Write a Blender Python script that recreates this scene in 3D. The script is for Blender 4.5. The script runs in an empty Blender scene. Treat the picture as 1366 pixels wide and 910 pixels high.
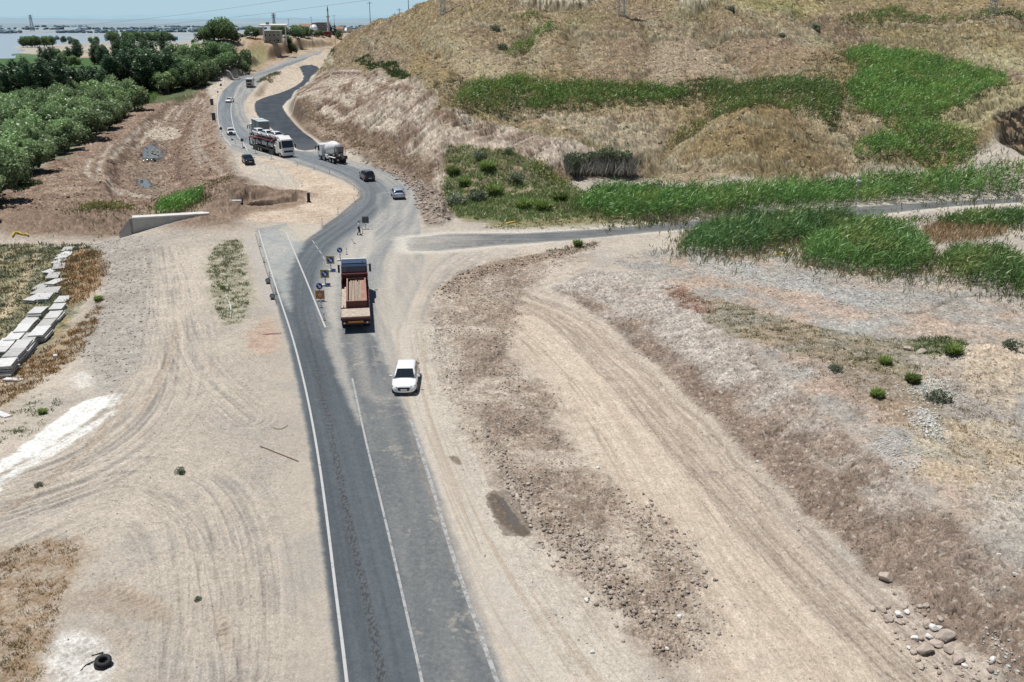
import bpy, bmesh, math, random
import numpy as np
from mathutils import Vector, Matrix
random.seed(7); RS = np.random.RandomState(11)
R = math.radians
DETAIL = 1.0
scene = bpy.context.scene
COL = scene.collection
# ------------------------------------------------------------------ camera
CAMH, W0, H0, F0 = 25.5, 1366.0, 910.0, 1250.0
PITCH = math.atan(433/F0)
CP, SP = math.cos(PITCH), math.sin(PITCH)
cd = bpy.data.cameras.new('camera'); cam = bpy.data.objects.new('camera', cd); COL.objects.link(cam)
cd.lens = F0*36/1366; cd.sensor_width = 36; cd.clip_end = 60000; cd.clip_start = .5
cam.location = (0, 0, CAMH); cam.rotation_euler = (math.pi/2-PITCH, 0, 0)
scene.camera = cam
# ------------------------------------------------------------------ light
SUNV = Vector((-.26, .13, 1)).normalized()
sd = bpy.data.lights.new('sun', 'SUN'); sd.energy = 4.95; sd.angle = R(.53); sd.color = (1, .97, .925)
so = bpy.data.objects.new('sun', sd); COL.objects.link(so)
so.rotation_euler = SUNV.to_track_quat('Z', 'Y').to_euler()
wd = bpy.data.worlds.new('World'); scene.world = wd; wd.use_nodes = True
nt = wd.node_tree; nt.nodes.clear()
o_ = nt.nodes.new('ShaderNodeOutputWorld'); b_ = nt.nodes.new('ShaderNodeBackground'); s_ = nt.nodes.new('ShaderNodeTexSky')
s_.sky_type = 'NISHITA'; s_.sun_disc = False; s_.sun_elevation = math.asin(SUNV.z)
s_.sun_rotation = math.atan2(SUNV.x, SUNV.y); s_.altitude = 1200; s_.air_density = 1.0; s_.dust_density = .25; s_.ozone_density = 2.5
b_.inputs[1].default_value = .06
g_ = nt.nodes.new('ShaderNodeTexCoord'); x_ = nt.nodes.new('ShaderNodeSeparateXYZ'); nt.links.new(g_.outputs['Generated'], x_.inputs[0])
r_ = nt.nodes.new('ShaderNodeMapRange'); r_.inputs[1].default_value = .02; r_.inputs[2].default_value = .30; r_.inputs[3].default_value = 1; r_.inputs[4].default_value = 0; nt.links.new(x_.outputs[2], r_.inputs[0])
m_ = nt.nodes.new('ShaderNodeMix'); m_.data_type = 'RGBA'; nt.links.new(r_.outputs[0], m_.inputs[0]); nt.links.new(s_.outputs[0], m_.inputs[6]); m_.inputs[7].default_value = (7.4, 10.3, 12.0, 1)   # pale blue summer haze low in the sky
nt.links.new(m_.outputs[2], b_.inputs[0]); nt.links.new(b_.outputs[0], o_.inputs[0])
scene.view_settings.view_transform = 'Standard'; scene.view_settings.look = 'None'; scene.view_settings.exposure = 0
scene.render.engine = 'CYCLES'; scene.cycles.max_bounces = 5; scene.cycles.transparent_max_bounces = 6
# ------------------------------------------------------------------ projection helpers
def raydir(px, py):
    u = (px-W0/2)/F0; v = (H0/2-py)/F0
    return np.stack([u+0*v, CP+v*SP+0*u, v*CP-SP+0*u], -1)
# control points of the land, each  (px, py, z)  or (px, py, 'Y', forward distance)
CTRL = []
def cz(z, *pts):
    for p in pts: CTRL.append((p[0], p[1], z, None))
def cy(*pts):
    for p in pts: CTRL.append((p[0], p[1], None, p[2]))
# near ground
cz(0, (0,905),(200,905),(450,905),(700,905),(900,900),(-300,900),(0,760),(150,700),(300,800),(300,620),(430,700),(600,700),(-300,700),
   (200,560),(300,500),(400,480),(520,600),(520,480),(560,400),(600,340),(560,300),(480,300),(420,300),(350,320),(300,330),(250,400),(230,480),(220,340),
   (180,380),(150,440),(60,560),(-200,620),(530,250),(480,235),(420,215),(380,205),(345,190),(320,180),(310,150),(305,130),(330,110),(390,185),(360,150),
   (385,215),(330,215),(330,235),(340,260),(420,250),(440,270),(350,280),(300,205),(290,180),(650,325),(620,560),(700,700),(800,800))
cz(-.9, (0,520),(60,480),(110,420),(135,370),(145,335)); 
cz(-2.0, (0,480),(40,430),(80,380),(100,330),(0,350),(0,400),(-200,400),(-300,480))
cz(-2.6, (60,322),(0,322),(120,325),(-150,330)); cz(-3.2,(165,318),(140,316)); cz(.1,(215,303),(240,297),(268,290),(190,330))
cz(-.3,(300,292),(290,285),(330,300)); cz(-1.1,(150,288),(60,290),(0,285),(210,282)); cz(-1.6,(345,268),(375,266),(310,270)); cz(.2,(300,250),(350,252),(385,256),(360,282),(310,283),(400,275))
cz(-1.6, (0,262),(80,262),(150,262),(220,262)); cz(-1.3,(100,235),(130,180),(190,150),(240,135),(60,215),(0,255),(275,215),(262,180),(265,150))
cz(-4.0, (205,195),(200,215),(195,238),(235,160),(262,138)); cz(-.6,(285,205),(280,165),(283,140)); cz(-1.4,(250,245),(165,215),(170,240),(160,195),(200,165))
cz(-3.4, (0,230),(60,160),(150,140),(200,120),(100,110),(-150,230),(-300,200),(250,105),(300,97),(-200,130)); cz(-5,(0,100),(100,92),(200,88),(-200,95))
cz(-7, (0,80),(100,78),(200,74),(240,68),(-300,75)); cz(-9.5,(0,66),(100,66),(200,62),(260,58),(-300,64)); cz(-10,(240,50),(280,48),(140,52),(40,62))
cz(-11,(0,52),(120,50),(-300,50),(250,43),(120,40),(0,40),(-400,40),(300,42),(250,35),(60,35))
cz(-4, (330,-1000,)) if False else None
# road beyond the bend
cz(.6,(342,98),(360,102)); cz(1.3,(375,84),(390,90),(410,90),(420,96)); cz(2.6,(405,74),(428,78)); cz(4.1,(440,65))
# village bank
cy((300,56,430),(350,51,455),(400,50,480),(455,54,600),(330,90,335),(350,80,370),(380,69,430),(290,76,385),(268,70,400),(262,62,425),(415,66,500),
   (320,70,385),(240,80,420),(300,92,320),(282,85,350),(400,50,525),(415,49,565),(430,48,610),(445,47.5,650),(462,48,650),(400,47,650),(430,46,720),(460,46,740),(380,48,570),(350,48,525),(330,49,500),(425,57,575),(470,44,850))
# cut block beside the fresh asphalt: toe and crest
cz(0,(380,143),(399,171),(428,184),(468,198),(498,220),(534,238),(558,265),(568,295),(600,300))
cz(.3,(396,125),(403,117),(410,110),(417,104),(424,100)); cz(.9,(436,96))
cy((428,106,222),(448,95,212),(490,101,186),(534,112,158),(570,123,137),(583,149,131),(636,164,128),(700,179,125.5),(765,188,122),(850,228,119),(900,236,116))
cy((425,150,178),(470,165,156),(520,185,140),(555,205,126),(570,190,125),(600,190,122),(620,205,121),(640,250,112),(700,218,118),(760,235,116),(600,262,110),(690,258,110),(560,150,134))
cy((470,92,230),(500,92,225),(530,90,200),(446,83,300),(470,75,270),(500,70,255),(540,80,215),(446,64,345),(460,52,350),(485,36,330),(503,26,300),(534,22,285),(550,12,280),(572,3,272))
cy((600,110,148),(600,60,190),(600,20,228),(600,2,240),(560,60,220),(570,100,160))
# main hillside
cy((700,150,134),(700,110,150),(700,60,184),(700,20,210),(700,0,216),(700,-25,235),(800,165,131),(800,140,140),(800,108,152),(800,60,182),(800,20,208),(800,0,220),(800,-30,245),
   (900,210,119),(900,180,127),(900,150,136),(900,115,150),(900,60,180),(900,20,206),(900,0,216),(900,-40,250),
   (1000,235,108),(1000,190,114),(1000,150,122),(1000,130,140),(1000,105,153),(1000,60,176),(1000,25,200),(1000,0,214),(1000,-40,250),
   (1080,180,116),(1080,140,132),(1120,200,112),(1150,175,124),(1200,210,112),(1200,180,124),(1200,130,146),(1200,90,164),(1200,60,178),(1200,24,202),(1200,0,216),(1200,-40,252),
   (1330,200,108),(1330,160,118),(1320,120,142),(1340,60,168),(1340,24,190),(1340,0,205),(1340,-40,240),(1500,200,100),(1500,120,130),(1500,60,160),(1500,0,190),(1700,200,95),(1700,60,150),(1700,0,175),(1900,100,130))
cz(.4,(760,262),(830,292),(900,300),(960,310),(760,310),(700,300),(760,330)); cz(.9,(1143,285),(1040,278),(1260,272),(1366,265),(1500,256),(1700,245)); cz(.9,(900,262),(1000,262),(1100,255),(1250,240),(1366,232),(1600,222))
cz(1.0,(1100,320),(1000,340),(1200,330),(1366,300),(1600,300),(1366,350)); cz(1.6,(950,370),(1050,400),(1200,450),(1366,420),(1366,500),(1600,420),(1700,600),(1366,600))
# lower cut: toe and crest
cz(-.5,(720,395),(775,408),(850,470),(920,535),(1000,615),(1080,690),(1160,765),(1260,850),(1366,925))
cz(1.9,(1000,455),(1090,530),(1180,610),(1290,690),(1400,770),(1550,870)); cz(1.3,(900,375),(940,405)); cz(.6,(820,350),(800,370)); cz(.2,(740,345))
cz(-.2,(680,420),(800,520),(900,640),(1000,760),(1100,860)); cz(0,(650,370),(640,450),(700,560),(800,640),(900,720))
def tan_old(py): return math.tan(R(25.4)-math.atan((455-py)/910.67))
def tan_new(py): return math.tan(PITCH-math.atan((455-py)/F0))
def Yconv(py, Y):
    to, tn = tan_old(py), tan_new(py)
    if abs(tn) < .012: return Y*1.254*(CAMH-25+Y*to)/(Y*to+1e-6) if abs(to) > .01 else Y*1.26
    return Y*to/tn*(1+min(.5, max(-.5, (CAMH-25)/(Y*to))) if Y*to > 2 else 1)
pts = []
for px, py, z, Y in CTRL:
    if Y is not None: Y = Yconv(py, Y)
    d = raydir(px, py); t = (z-CAMH)/d[2] if z is not None else Y/d[1]
    pts.append((d[0]*t, d[1]*t, CAMH+d[2]*t))
# land behind crests and beyond the frame (plan coordinates)
_n0 = len(pts)
pts += [(-150,620,-6),(-60,520,10),(0,420,30),(0,560,20),(60,330,42),(200,330,50),(350,300,50),(450,400,50),(100,500,45),(0,800,5),(200,900,30),(-300,1100,-11),(0,1500,-8),(600,1200,20),
        (-800,2500,-11),(0,2600,-8),(1000,2500,0),(-110,330,-3.5),(-200,300,-4),(-60,700,11),(-110,640,8),(-130,900,-8),(0,14,0),(25,14,0),(-25,14,0),(50,22,1.5),(-45,330,9),(-60,430,4.5),(-20,360,18),(-500,600,-8),(-2500,2500,-11),(2500,2500,0),
        (300,100,25),(200,80,8),(120,60,3),(70,35,2),(-90,60,-2),(-160,100,-2),(-40,20,0),(150,105,8)]
NW = len(pts)-_n0
P = np.array(pts, float); P[-NW:,1] *= 1.28
KA, KR = 1.0, 1.0
def uvr(x, y):
    r = np.maximum(np.hypot(x, y), 1.0)
    return np.arctan2(x, y)*KA, np.log(r)*KR
pu, pv = uvr(P[:,0], P[:,1])
def kern(d2): return np.sqrt(d2+1e-5)
Dm = kern((pu[:,None]-pu)**2+(pv[:,None]-pv)**2)
n_ = len(P); A_ = np.zeros((n_+1, n_+1)); A_[:n_,:n_] = Dm - np.eye(n_)*2e-4; A_[:n_,n_] = 1; A_[n_,:n_] = 1
sol = np.linalg.solve(A_, np.append(P[:,2], 0)); wts, cst = sol[:n_].astype(np.float32), float(sol[n_])
pu32, pv32 = pu.astype(np.float32), pv.astype(np.float32)
def H_rbf(x, y):
    sh = np.shape(x); x = np.ravel(x); y = np.ravel(y); u, v = uvr(x, y); u = u.astype(np.float32); v = v.astype(np.float32)
    out = np.full(len(u), cst, np.float32)
    for i in range(n_):
        out += wts[i]*np.sqrt((u-pu32[i])**2+(v-pv32[i])**2+1e-5)
    return out.reshape(sh)
def sstep(a, b, x):
    t = np.clip((x-a)/(b-a), 0, 1); return t*t*(3-2*t)
# ------------------------------------------------------------------ the coarse base surface, tabulated
AZ0, AZ1 = R(-46), R(46)
NA = int(1600*DETAIL)
def radii():
    r = 20.0; out = []
    while r < 820:
        out.append(r); s = min(r*r/23900., r/937.*(1.05 if r < 95 else (1.05+(r-95)/55*.75 if r < 150 else 1.8)))
        r += s*1.05/DETAIL*(1.0 if r < 340 else 1.6)
    while r < 9000: out.append(r); r *= 1.009
    return np.array(out)
RR = radii(); NR = len(RR); AZ = np.linspace(AZ0, AZ1, NA); LR = np.log(RR)
print('grid', NR, NA)
cA = np.linspace(AZ0, AZ1, 260); cR = np.linspace(math.log(19), math.log(9200), 520)
gA, gR = np.meshgrid(cA, cR)
Zc = H_rbf(np.exp(gR)*np.sin(gA), np.exp(gR)*np.cos(gA))
def bil(T, a0, da, l0, dl, a, l):
    fa = np.clip((a-a0)/da, 0, T.shape[1]-1.001); fl = np.clip((l-l0)/dl, 0, T.shape[0]-1.001)
    i = fa.astype(int); j = fl.astype(int); fa = fa-i; fl = fl-j
    return (T[j,i]*(1-fa)+T[j,i+1]*fa)*(1-fl)+(T[j+1,i]*(1-fa)+T[j+1,i+1]*fa)*fl
def H0f(x, y):
    return bil(Zc, AZ0, cA[1]-cA[0], cR[0], cR[1]-cR[0], np.arctan2(x, y), np.log(np.maximum(np.hypot(x, y), 19.2)))
def hit(px, py, up=0.0):
    """where the sight line of the reference station meets the land (raised by up)"""
    d = raydir(np.float64(px), np.float64(py)); t = np.exp(np.linspace(math.log(16), math.log(9000), 2600))
    X = d[0]*t; Y = d[1]*t; Z = CAMH+d[2]*t
    g = Z-H0f(X, Y)-up; k = np.where(g < 0)[0]
    if len(k) == 0: return (X[-1], Y[-1])
    k = k[0]
    if k == 0: return (X[0], Y[0])
    f = g[k-1]/(g[k-1]-g[k]); return (X[k-1]+(X[k]-X[k-1])*f, Y[k-1]+(Y[k]-Y[k-1])*f)
def W(poly, up=0.0):
    return np.array([hit(p[0], p[1], up) if len(p) == 2 else (p[1], p[2]) for p in poly])
# ------------------------------------------------------------------ noise
_pm = RS.permutation(256); _pm = np.concatenate([_pm, _pm]).astype(np.int32)
_g = np.array([[math.cos(i*math.pi/8), math.sin(i*math.pi/8)] for i in range(16)], np.float32)
from concurrent.futures import ThreadPoolExecutor
_ex = ThreadPoolExecutor(4)
def chunked(fn, x, y, nout=1, cs=65536):
    x, y = np.broadcast_arrays(x, y); n = len(x); outs = [np.empty(n, np.float32) for _ in range(nout)]
    def job(a):
        r = fn(x[a:a+cs], y[a:a+cs]); r = (r,) if nout == 1 else r
        for o, q in zip(outs, r): o[a:a+cs] = q
    list(_ex.map(job, range(0, n, cs)))
    return outs[0] if nout == 1 else tuple(outs)
def perlin(x, y, s=0):
    if getattr(x, 'ndim', 0) == 1 and len(x) > 150000: return chunked(lambda a, b: perlin_(a, b, s), x, y)
    return perlin_(x, y, s)
def perlin_(x, y, s=0):
    x = np.asarray(x, np.float32)+s*17.3; y = np.asarray(y, np.float32)+s*9.1
    xi = np.floor(x); yi = np.floor(y); xf = x-xi; yf = y-yi; xi = xi.astype(np.int32)&255; yi = yi.astype(np.int32)&255
    u = xf*xf*xf*(xf*(xf*6-15)+10); v = yf*yf*yf*(yf*(yf*6-15)+10)
    def gr(ix, iy, dx, dy):
        h = _pm[_pm[ix&255]+(iy&255)]&15; return _g[h,0]*dx+_g[h,1]*dy
    a = gr(xi, yi, xf, yf); b = gr(xi+1, yi, xf-1, yf); c = gr(xi, yi+1, xf, yf-1); d = gr(xi+1, yi+1, xf-1, yf-1)
    return ((a+(b-a)*u)+((c+(d-c)*u)-(a+(b-a)*u))*v)*1.5
def fbm(x, y, o=3, s=0, g=.5):
    t = 0; a = 1; n = 0
    for i in range(o):
        t = t+a*perlin(x, y, s+i*3); n += a; a *= g; x = x*2.03; y = y*2.03
    return t/n
def ridged(x, y, s=0): return 1-2*np.abs(perlin(x, y, s))
# ------------------------------------------------------------------ polygon / polyline distances
def sdf(poly, x, y):
    n = len(poly); d = np.full(x.shape, 1e12, np.float32); ins = np.zeros(x.shape, bool)
    for i in range(n):
        ax, ay = poly[i]; bx, by = poly[(i+1) % n]; ex, ey = bx-ax, by-ay; L = ex*ex+ey*ey+1e-9
        t = np.clip(((x-ax)*ex+(y-ay)*ey)/L, 0, 1); dd = (x-ax-ex*t)**2+(y-ay-ey*t)**2; d = np.minimum(d, dd)
        c = ((ay > y) != (by > y)); 
        if c.any():
            with np.errstate(divide='ignore', invalid='ignore'): xx = (bx-ax)*(y-ay)/(by-ay+1e-12)+ax
            ins ^= c & (x < xx)
    d = np.sqrt(d); return np.where(ins, d, -d)
def pline(poly, x, y):
    if len(x) > 150000: return chunked(lambda a, b: pline_(poly, a, b), x, y, 2)
    return pline_(poly, x, y)
def pline_(poly, x, y):
    """signed distance across and length along a polyline"""
    d = np.full(x.shape, 1e12, np.float32); sg = np.zeros(x.shape, np.float32); al = np.zeros(x.shape, np.float32); acc = 0
    for i in range(len(poly)-1):
        ax, ay = poly[i]; bx, by = poly[i+1]; ex, ey = bx-ax, by-ay; L = math.hypot(ex, ey)+1e-9
        t = np.clip(((x-ax)*ex+(y-ay)*ey)/L**2, 0, 1); dd = (x-ax-ex*t)**2+(y-ay-ey*t)**2; m = dd < d
        d = np.where(m, dd, d); sg = np.where(m, np.sign(ex*(y-ay)-ey*(x-ax)), sg); al = np.where(m, acc+t*L, al); acc += L
    return np.sqrt(d)*sg, al
def smooth_poly(p, k=1, closed=True):
    p = np.array(p, float)
    for _ in range(k):
        q = []
        n = len(p)
        rng = range(n) if closed else range(n-1)
        if not closed: q.append(p[0])
        for i in rng:
            a, b = p[i], p[(i+1) % n]; q += [a*.75+b*.25, a*.25+b*.75]
        if not closed: q.append(p[-1])
        p = np.array(q)
    return p
# ------------------------------------------------------------------ materials
def mat_base(name):
    m = bpy.data.materials.new(name); m.use_nodes = True; t = m.node_tree; b = t.nodes['Principled BSDF']; return m, t, b
_mc = {}
def M(name, col, rough=.6, metal=0., noise=.12, scale=6., emis=None, spec=.4, coat=0.):
    """painted / metal / stone surface with a little procedural dirt"""
    if name in _mc: return _mc[name]
    m, t, b = mat_base(name); N = t.nodes; L = t.links
    tc = N.new('ShaderNodeTexCoord'); nz = N.new('ShaderNodeTexNoise'); nz.inputs['Scale'].default_value = scale; nz.inputs['Detail'].default_value = 5
    L.new(tc.outputs['Object'], nz.inputs['Vector'])
    mr = N.new('ShaderNodeMapRange'); mr.inputs[1].default_value = .3; mr.inputs[2].default_value = .7; mr.inputs[3].default_value = 1-noise; mr.inputs[4].default_value = 1+noise*.6
    L.new(nz.outputs[0], mr.inputs[0])
    mx = N.new('ShaderNodeMix'); mx.data_type = 'RGBA'; mx.blend_type = 'MULTIPLY'; mx.inputs[0].default_value = 1; mx.inputs[6].default_value = (*col, 1)
    L.new(mr.outputs[0], mx.inputs[7]); L.new(mx.outputs[2], b.inputs['Base Color'])
    b.inputs['Roughness'].default_value = rough; b.inputs['Metallic'].default_value = metal; b.inputs['Specular IOR Level'].default_value = spec
    b.inputs['Coat Weight'].default_value = coat
    _mc[name] = m; return m
def M_attr(name, rough=.9, grain=.2, gscale=9., bump=.3, spec=.2, gscale2=1.7, transl=0.):
    m, t, b = mat_base(name); N = t.nodes; L = t.links
    at = N.new('ShaderNodeAttribute'); at.attribute_name = 'Col'
    if grain > 0:
        tc = N.new('ShaderNodeTexCoord')
        n1 = N.new('ShaderNodeTexNoise'); n1.inputs['Scale'].default_value = gscale; n1.inputs['Detail'].default_value = 6; n1.inputs['Roughness'].default_value = .7
        n2 = N.new('ShaderNodeTexNoise'); n2.inputs['Scale'].default_value = gscale2; n2.inputs['Detail'].default_value = 8; n2.inputs['Roughness'].default_value = .65
        L.new(tc.outputs['Object'], n1.inputs['Vector']); L.new(tc.outputs['Object'], n2.inputs['Vector'])
        ad = N.new('ShaderNodeMath'); ad.operation = 'ADD'; L.new(n1.outputs[0], ad.inputs[0]); L.new(n2.outputs[0], ad.inputs[1])
        mr = N.new('ShaderNodeMapRange'); mr.inputs[1].default_value = .6; mr.inputs[2].default_value = 1.4; mr.inputs[3].default_value = 1-grain; mr.inputs[4].default_value = 1+grain
        L.new(ad.outputs[0], mr.inputs[0])
        mx = N.new('ShaderNodeMix'); mx.data_type = 'RGBA'; mx.blend_type = 'MULTIPLY'; mx.inputs[0].default_value = 1
        L.new(at.outputs['Color'], mx.inputs[6]); L.new(mr.outputs[0], mx.inputs[7]); L.new(mx.outputs[2], b.inputs['Base Color'])
        if bump > 0:
            bp = N.new('ShaderNodeBump'); bp.inputs['Strength'].default_value = bump; bp.inputs['Distance'].default_value = .06
            L.new(ad.outputs[0], bp.inputs['Height']); L.new(bp.outputs[0], b.inputs['Normal'])
    else: L.new(at.outputs['Color'], b.inputs['Base Color'])
    b.inputs['Roughness'].default_value = rough; b.inputs['Specular IOR Level'].default_value = spec
    if transl > 0:
        tr = N.new('ShaderNodeBsdfTranslucent'); ms = N.new('ShaderNodeMixShader'); ms.inputs[0].default_value = transl
        L.new(at.outputs['Color'], tr.inputs[0]); out = N['Material Output']
        L.new(b.outputs[0], ms.inputs[1]); L.new(tr.outputs[0], ms.inputs[2]); L.new(ms.outputs[0], out.inputs[0])
    return m
# ------------------------------------------------------------------ object helpers
def tag(o, label=None, cat=None, group=None, kind=None):
    if label: o['label'] = label
    if cat: o['category'] = cat
    if group: o['group'] = group
    if kind or cat: o['kind'] = kind or 'thing'
    return o
def raw(name, V, F, mat, parent=None, cols=None, smooth=False):
    """mesh object from numpy arrays (F: n x 3 or n x 4)"""
    me = bpy.data.meshes.new(name); V = np.asarray(V, np.float32); F = np.asarray(F, np.int32); k = F.shape[1]
    me.vertices.add(len(V)); me.vertices.foreach_set('co', V.ravel())
    me.loops.add(F.size); me.loops.foreach_set('vertex_index', F.ravel())
    me.polygons.add(len(F)); me.polygons.foreach_set('loop_start', np.arange(0, F.size, k, dtype=np.int32)); me.polygons.foreach_set('loop_total', np.full(len(F), k, np.int32))
    if smooth: me.polygons.foreach_set('use_smooth', np.ones(len(F), bool))
    me.update(calc_edges=True)
    if cols is not None:
        a = me.color_attributes.new('Col', 'FLOAT_COLOR', 'POINT'); c = np.ones((len(V), 4), np.float32); c[:,:3] = cols; a.data.foreach_set('color', c.ravel())
    me.materials.append(mat); o = bpy.data.objects.new(name, me); COL.objects.link(o)
    if parent: o.parent = parent
    return o
# ================================================================== TERRAIN GRID
ga, gr_ = np.meshgrid(AZ.astype(np.float32), RR.astype(np.float32))
X = (gr_*np.sin(ga)).ravel(); Y = (gr_*np.cos(ga)).ravel(); RD = gr_.ravel()
Z = H0f(X, Y).astype(np.float32)
NV = len(X); YO = Y/1.3
def sub(polyW, margin):
    lo = polyW.min(0)-margin; hi = polyW.max(0)+margin
    return np.where((X > lo[0])&(X < hi[0])&(Y > lo[1])&(Y < hi[1]))[0]
def region(px_poly, soft=.5, warp=0., wf=.3, grow=0., smooth=1, seed=0, world=None):
    """weight 0..1 of every land vertex in the outline, with a ragged soft edge (metres)"""
    w = W(px_poly) if world is None else np.array(world, float)
    if smooth: w = smooth_poly(w, smooth)
    k = sub(w, soft+warp+grow+1); out = np.zeros(NV, np.float32)
    if len(k) == 0: return out
    x, y = X[k], Y[k]; d = sdf(w, x, y)+grow
    if warp: d = d+warp*fbm(x*wf, y*wf, 4, 5+seed, .6)
    out[k] = sstep(-soft, soft, d); return out
# ---- noise fields shared by all surfaces
n05 = fbm(X*.05, Y*.05, 4, 1); n2 = fbm(X*.2, Y*.2, 4, 2); n10 = fbm(X*1.0, Y*1.0, 3, 3); n40 = fbm(X*4, Y*4, 2, 4)
nfine = perlin(X*9, Y*9, 6)
def lines(a, b, s=0, th=.86): return sstep(th, 1., ridged(a, b, s))
C = np.zeros((NV, 3), np.float32)
def c3(*c): return np.array(c, np.float32)
SAND = c3(.405,.362,.308); TAN = c3(.335,.30,.258); GREY = c3(.285,.275,.262); BROWN = c3(.275,.205,.155); DBROWN = c3(.185,.135,.10); PINK = c3(.335,.245,.19)
STRAW = c3(.335,.24,.135); PALE = c3(.43,.385,.32); ASPH = c3(.078,.09,.10); ASPHD = c3(.17,.18,.185); FRESH = c3(.026,.031,.037); DUSTA = c3(.30,.295,.275)
GREEN = c3(.06,.10,.03); OLIVE = c3(.13,.13,.06); RUST = c3(.22,.10,.045); WHITE = c3(.60,.60,.58)
def mixc(w, c):
    w = np.asarray(w, np.float32); k = np.flatnonzero(np.abs(w) > 2e-3)
    if len(k) == 0: return
    cc = c[k] if c.ndim == 2 else c; ww = w[k][:,None]; C[k] = C[k]*(1-ww)+cc*ww
def vmix(a, b, t):
    t = np.clip(t, 0, 1)[:,None]; return a*(1-t)+b*t
# ---- base: dusty tan earth
C = vmix(SAND, TAN, .5+n05*1.2+n2*.6); mixc(sstep(.0,.5,n2+n10*.5)*.35, GREY)
# ---- far land
far = sstep(330, 520, YO)
C = C*(1-far[:,None]) + vmix(c3(.30,.245,.17), c3(.40,.35,.27), .5+fbm(X*.01, Y*.02, 4, 8)*1.3)*far[:,None]
# ================= HILL
hillW = list(W([(432,84),(421,103),(446,95),(490,101),(534,112),(570,123),(583,149),(636,164),(700,179),(765,188),(850,232),(930,243),(1030,240),(1100,240),(1200,222),(1300,208),(1366,200)]))+[(120,128),(300,110),(500,380),(300,1150),(0,1150),(-40,640),(-62,530)]
hill = region(None, 1.5, 2., .2, world=hillW, smooth=0)
n1h = fbm(X*.5, Y*.5, 4, 21); terr = np.sin((Z*2.2+2.6*fbm(X*.10, Y*.10, 4, 22))*2.2)*np.clip(fbm(X*.05, Y*.07, 2, 27)*2.5+.3, 0, 1)
tuft = sstep(.12, .45, perlin(X*1.4, Y*1.4, 23)+.45*n40)
hc = vmix(c3(.275,.20,.155), c3(.285,.215,.13), .45+fbm(X*.03, Y*.03, 3, 24)*1.8+n1h*.5)
pl = sstep(.45,.9,terr+.3*n10)*.38; hc = hc*(1-pl[:,None])+c3(.37,.31,.22)*pl[:,None]; hc = hc*(1+.55*n1h[:,None]-.25*sstep(.65,1.,gul)[:,None]) if False else hc*(1+.50*n1h[:,None])*(1-.05*(terr < -.5)[:,None]); dk = sstep(.05,.5,fbm(X*.11, Y*.09, 4, 38)*1.6); hc = hc*(1-.42*dk[:,None])+c3(.17,.125,.085)*.42*dk[:,None]
ol = sstep(.25,.6,fbm(X*.05+9, Y*.06, 3, 39)*1.5+.3*n1h); hc = hc*(1-.35*ol[:,None])+c3(.19,.18,.085)*.35*ol[:,None]
ln = lines(X*.12+.3*n2, (Y+Z*3)*.55, 40, .80)*sstep(-.3,.2,n2); hc = hc*(1-.35*ln[:,None])+c3(.42,.36,.26)*.35*ln[:,None]
ln = lines(X*.9, Y*.9, 48, .9); hc = hc*(1-.4*ln[:,None])+c3(.13,.095,.06)*.4*ln[:,None]
hc = hc*(1-.38*tuft[:,None])+c3(.19,.125,.06)*.38*tuft[:,None]
mixc(hill, hc)
gul = ridged(X*.075+.5*n05, Y*.03+Z*.02, 29); Z += hill*(.60*n1h+1.3*(ridged(X*.045, Y*.03, 35)-.3)*sstep(0,1,fbm(X*.02,Y*.02,2,36)+.6)+.45*ridged(X*.16, Y*.11, 37)+.06*terr+.9*fbm(X*.06, Y*.05, 3, 30)-.5*sstep(.6,1.,gul)+.12*tuft+.22*fbm(X*.15, Y*.15, 3, 25)*4*.5+ .06*perlin(X*2.2, Y*2.2, 26))
# pale / brown patches over the hill
for poly, c, a in [([(700,60),(860,50),(1110,60),(1120,100),(930,100),(720,98),(600,90),(640,70)], c3(.345,.24,.185), .7),
                   ([(640,150),(800,146),(905,150),(880,185),(800,178),(700,170)], c3(.40,.30,.23), .75),
                   ([(950,150),(1040,135),(1100,170),(1140,225),(1000,235),(880,240),(860,215)], c3(.30,.20,.105), .7),
                   ([(860,205),(980,215),(960,240),(860,238)], c3(.41,.33,.27), .7),
                   ([(1110,135),(1150,150),(1180,180),(1120,182)], c3(.42,.32,.25), .8),
                   ([(1085,20),(1120,24),(1165,50),(1130,50)], c3(.20,.13,.10), .8),
                   ([(1130,28),(1366,30),(1366,90),(1260,75),(1180,55)], c3(.34,.26,.13), .6),
                   ([(960,0),(1100,0),(1110,20),(1000,22)], c3(.40,.34,.18), .7),
                   ([(1000,0),(1040,0),(1080,20),(1030,20)], c3(.17,.18,.06), .6),
                   ([(1250,140),(1330,110),(1366,120),(1366,205),(1300,205)], c3(.34,.26,.15), .6),
                   ([(500,60),(600,40),(640,90),(590,110),(540,90)], c3(.36,.25,.14), .7),
                   ([(560,70),(640,50),(660,100),(600,105)], c3(.35,.25,.19), .6),
                   ([(490,45),(540,50),(555,80),(530,95),(480,85)], c3(.33,.245,.20), .8)]:
    mixc(region(poly, 2.5, 3., .2)*a*.8, c*.84*(1+.35*n1h[:,None]))
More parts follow.
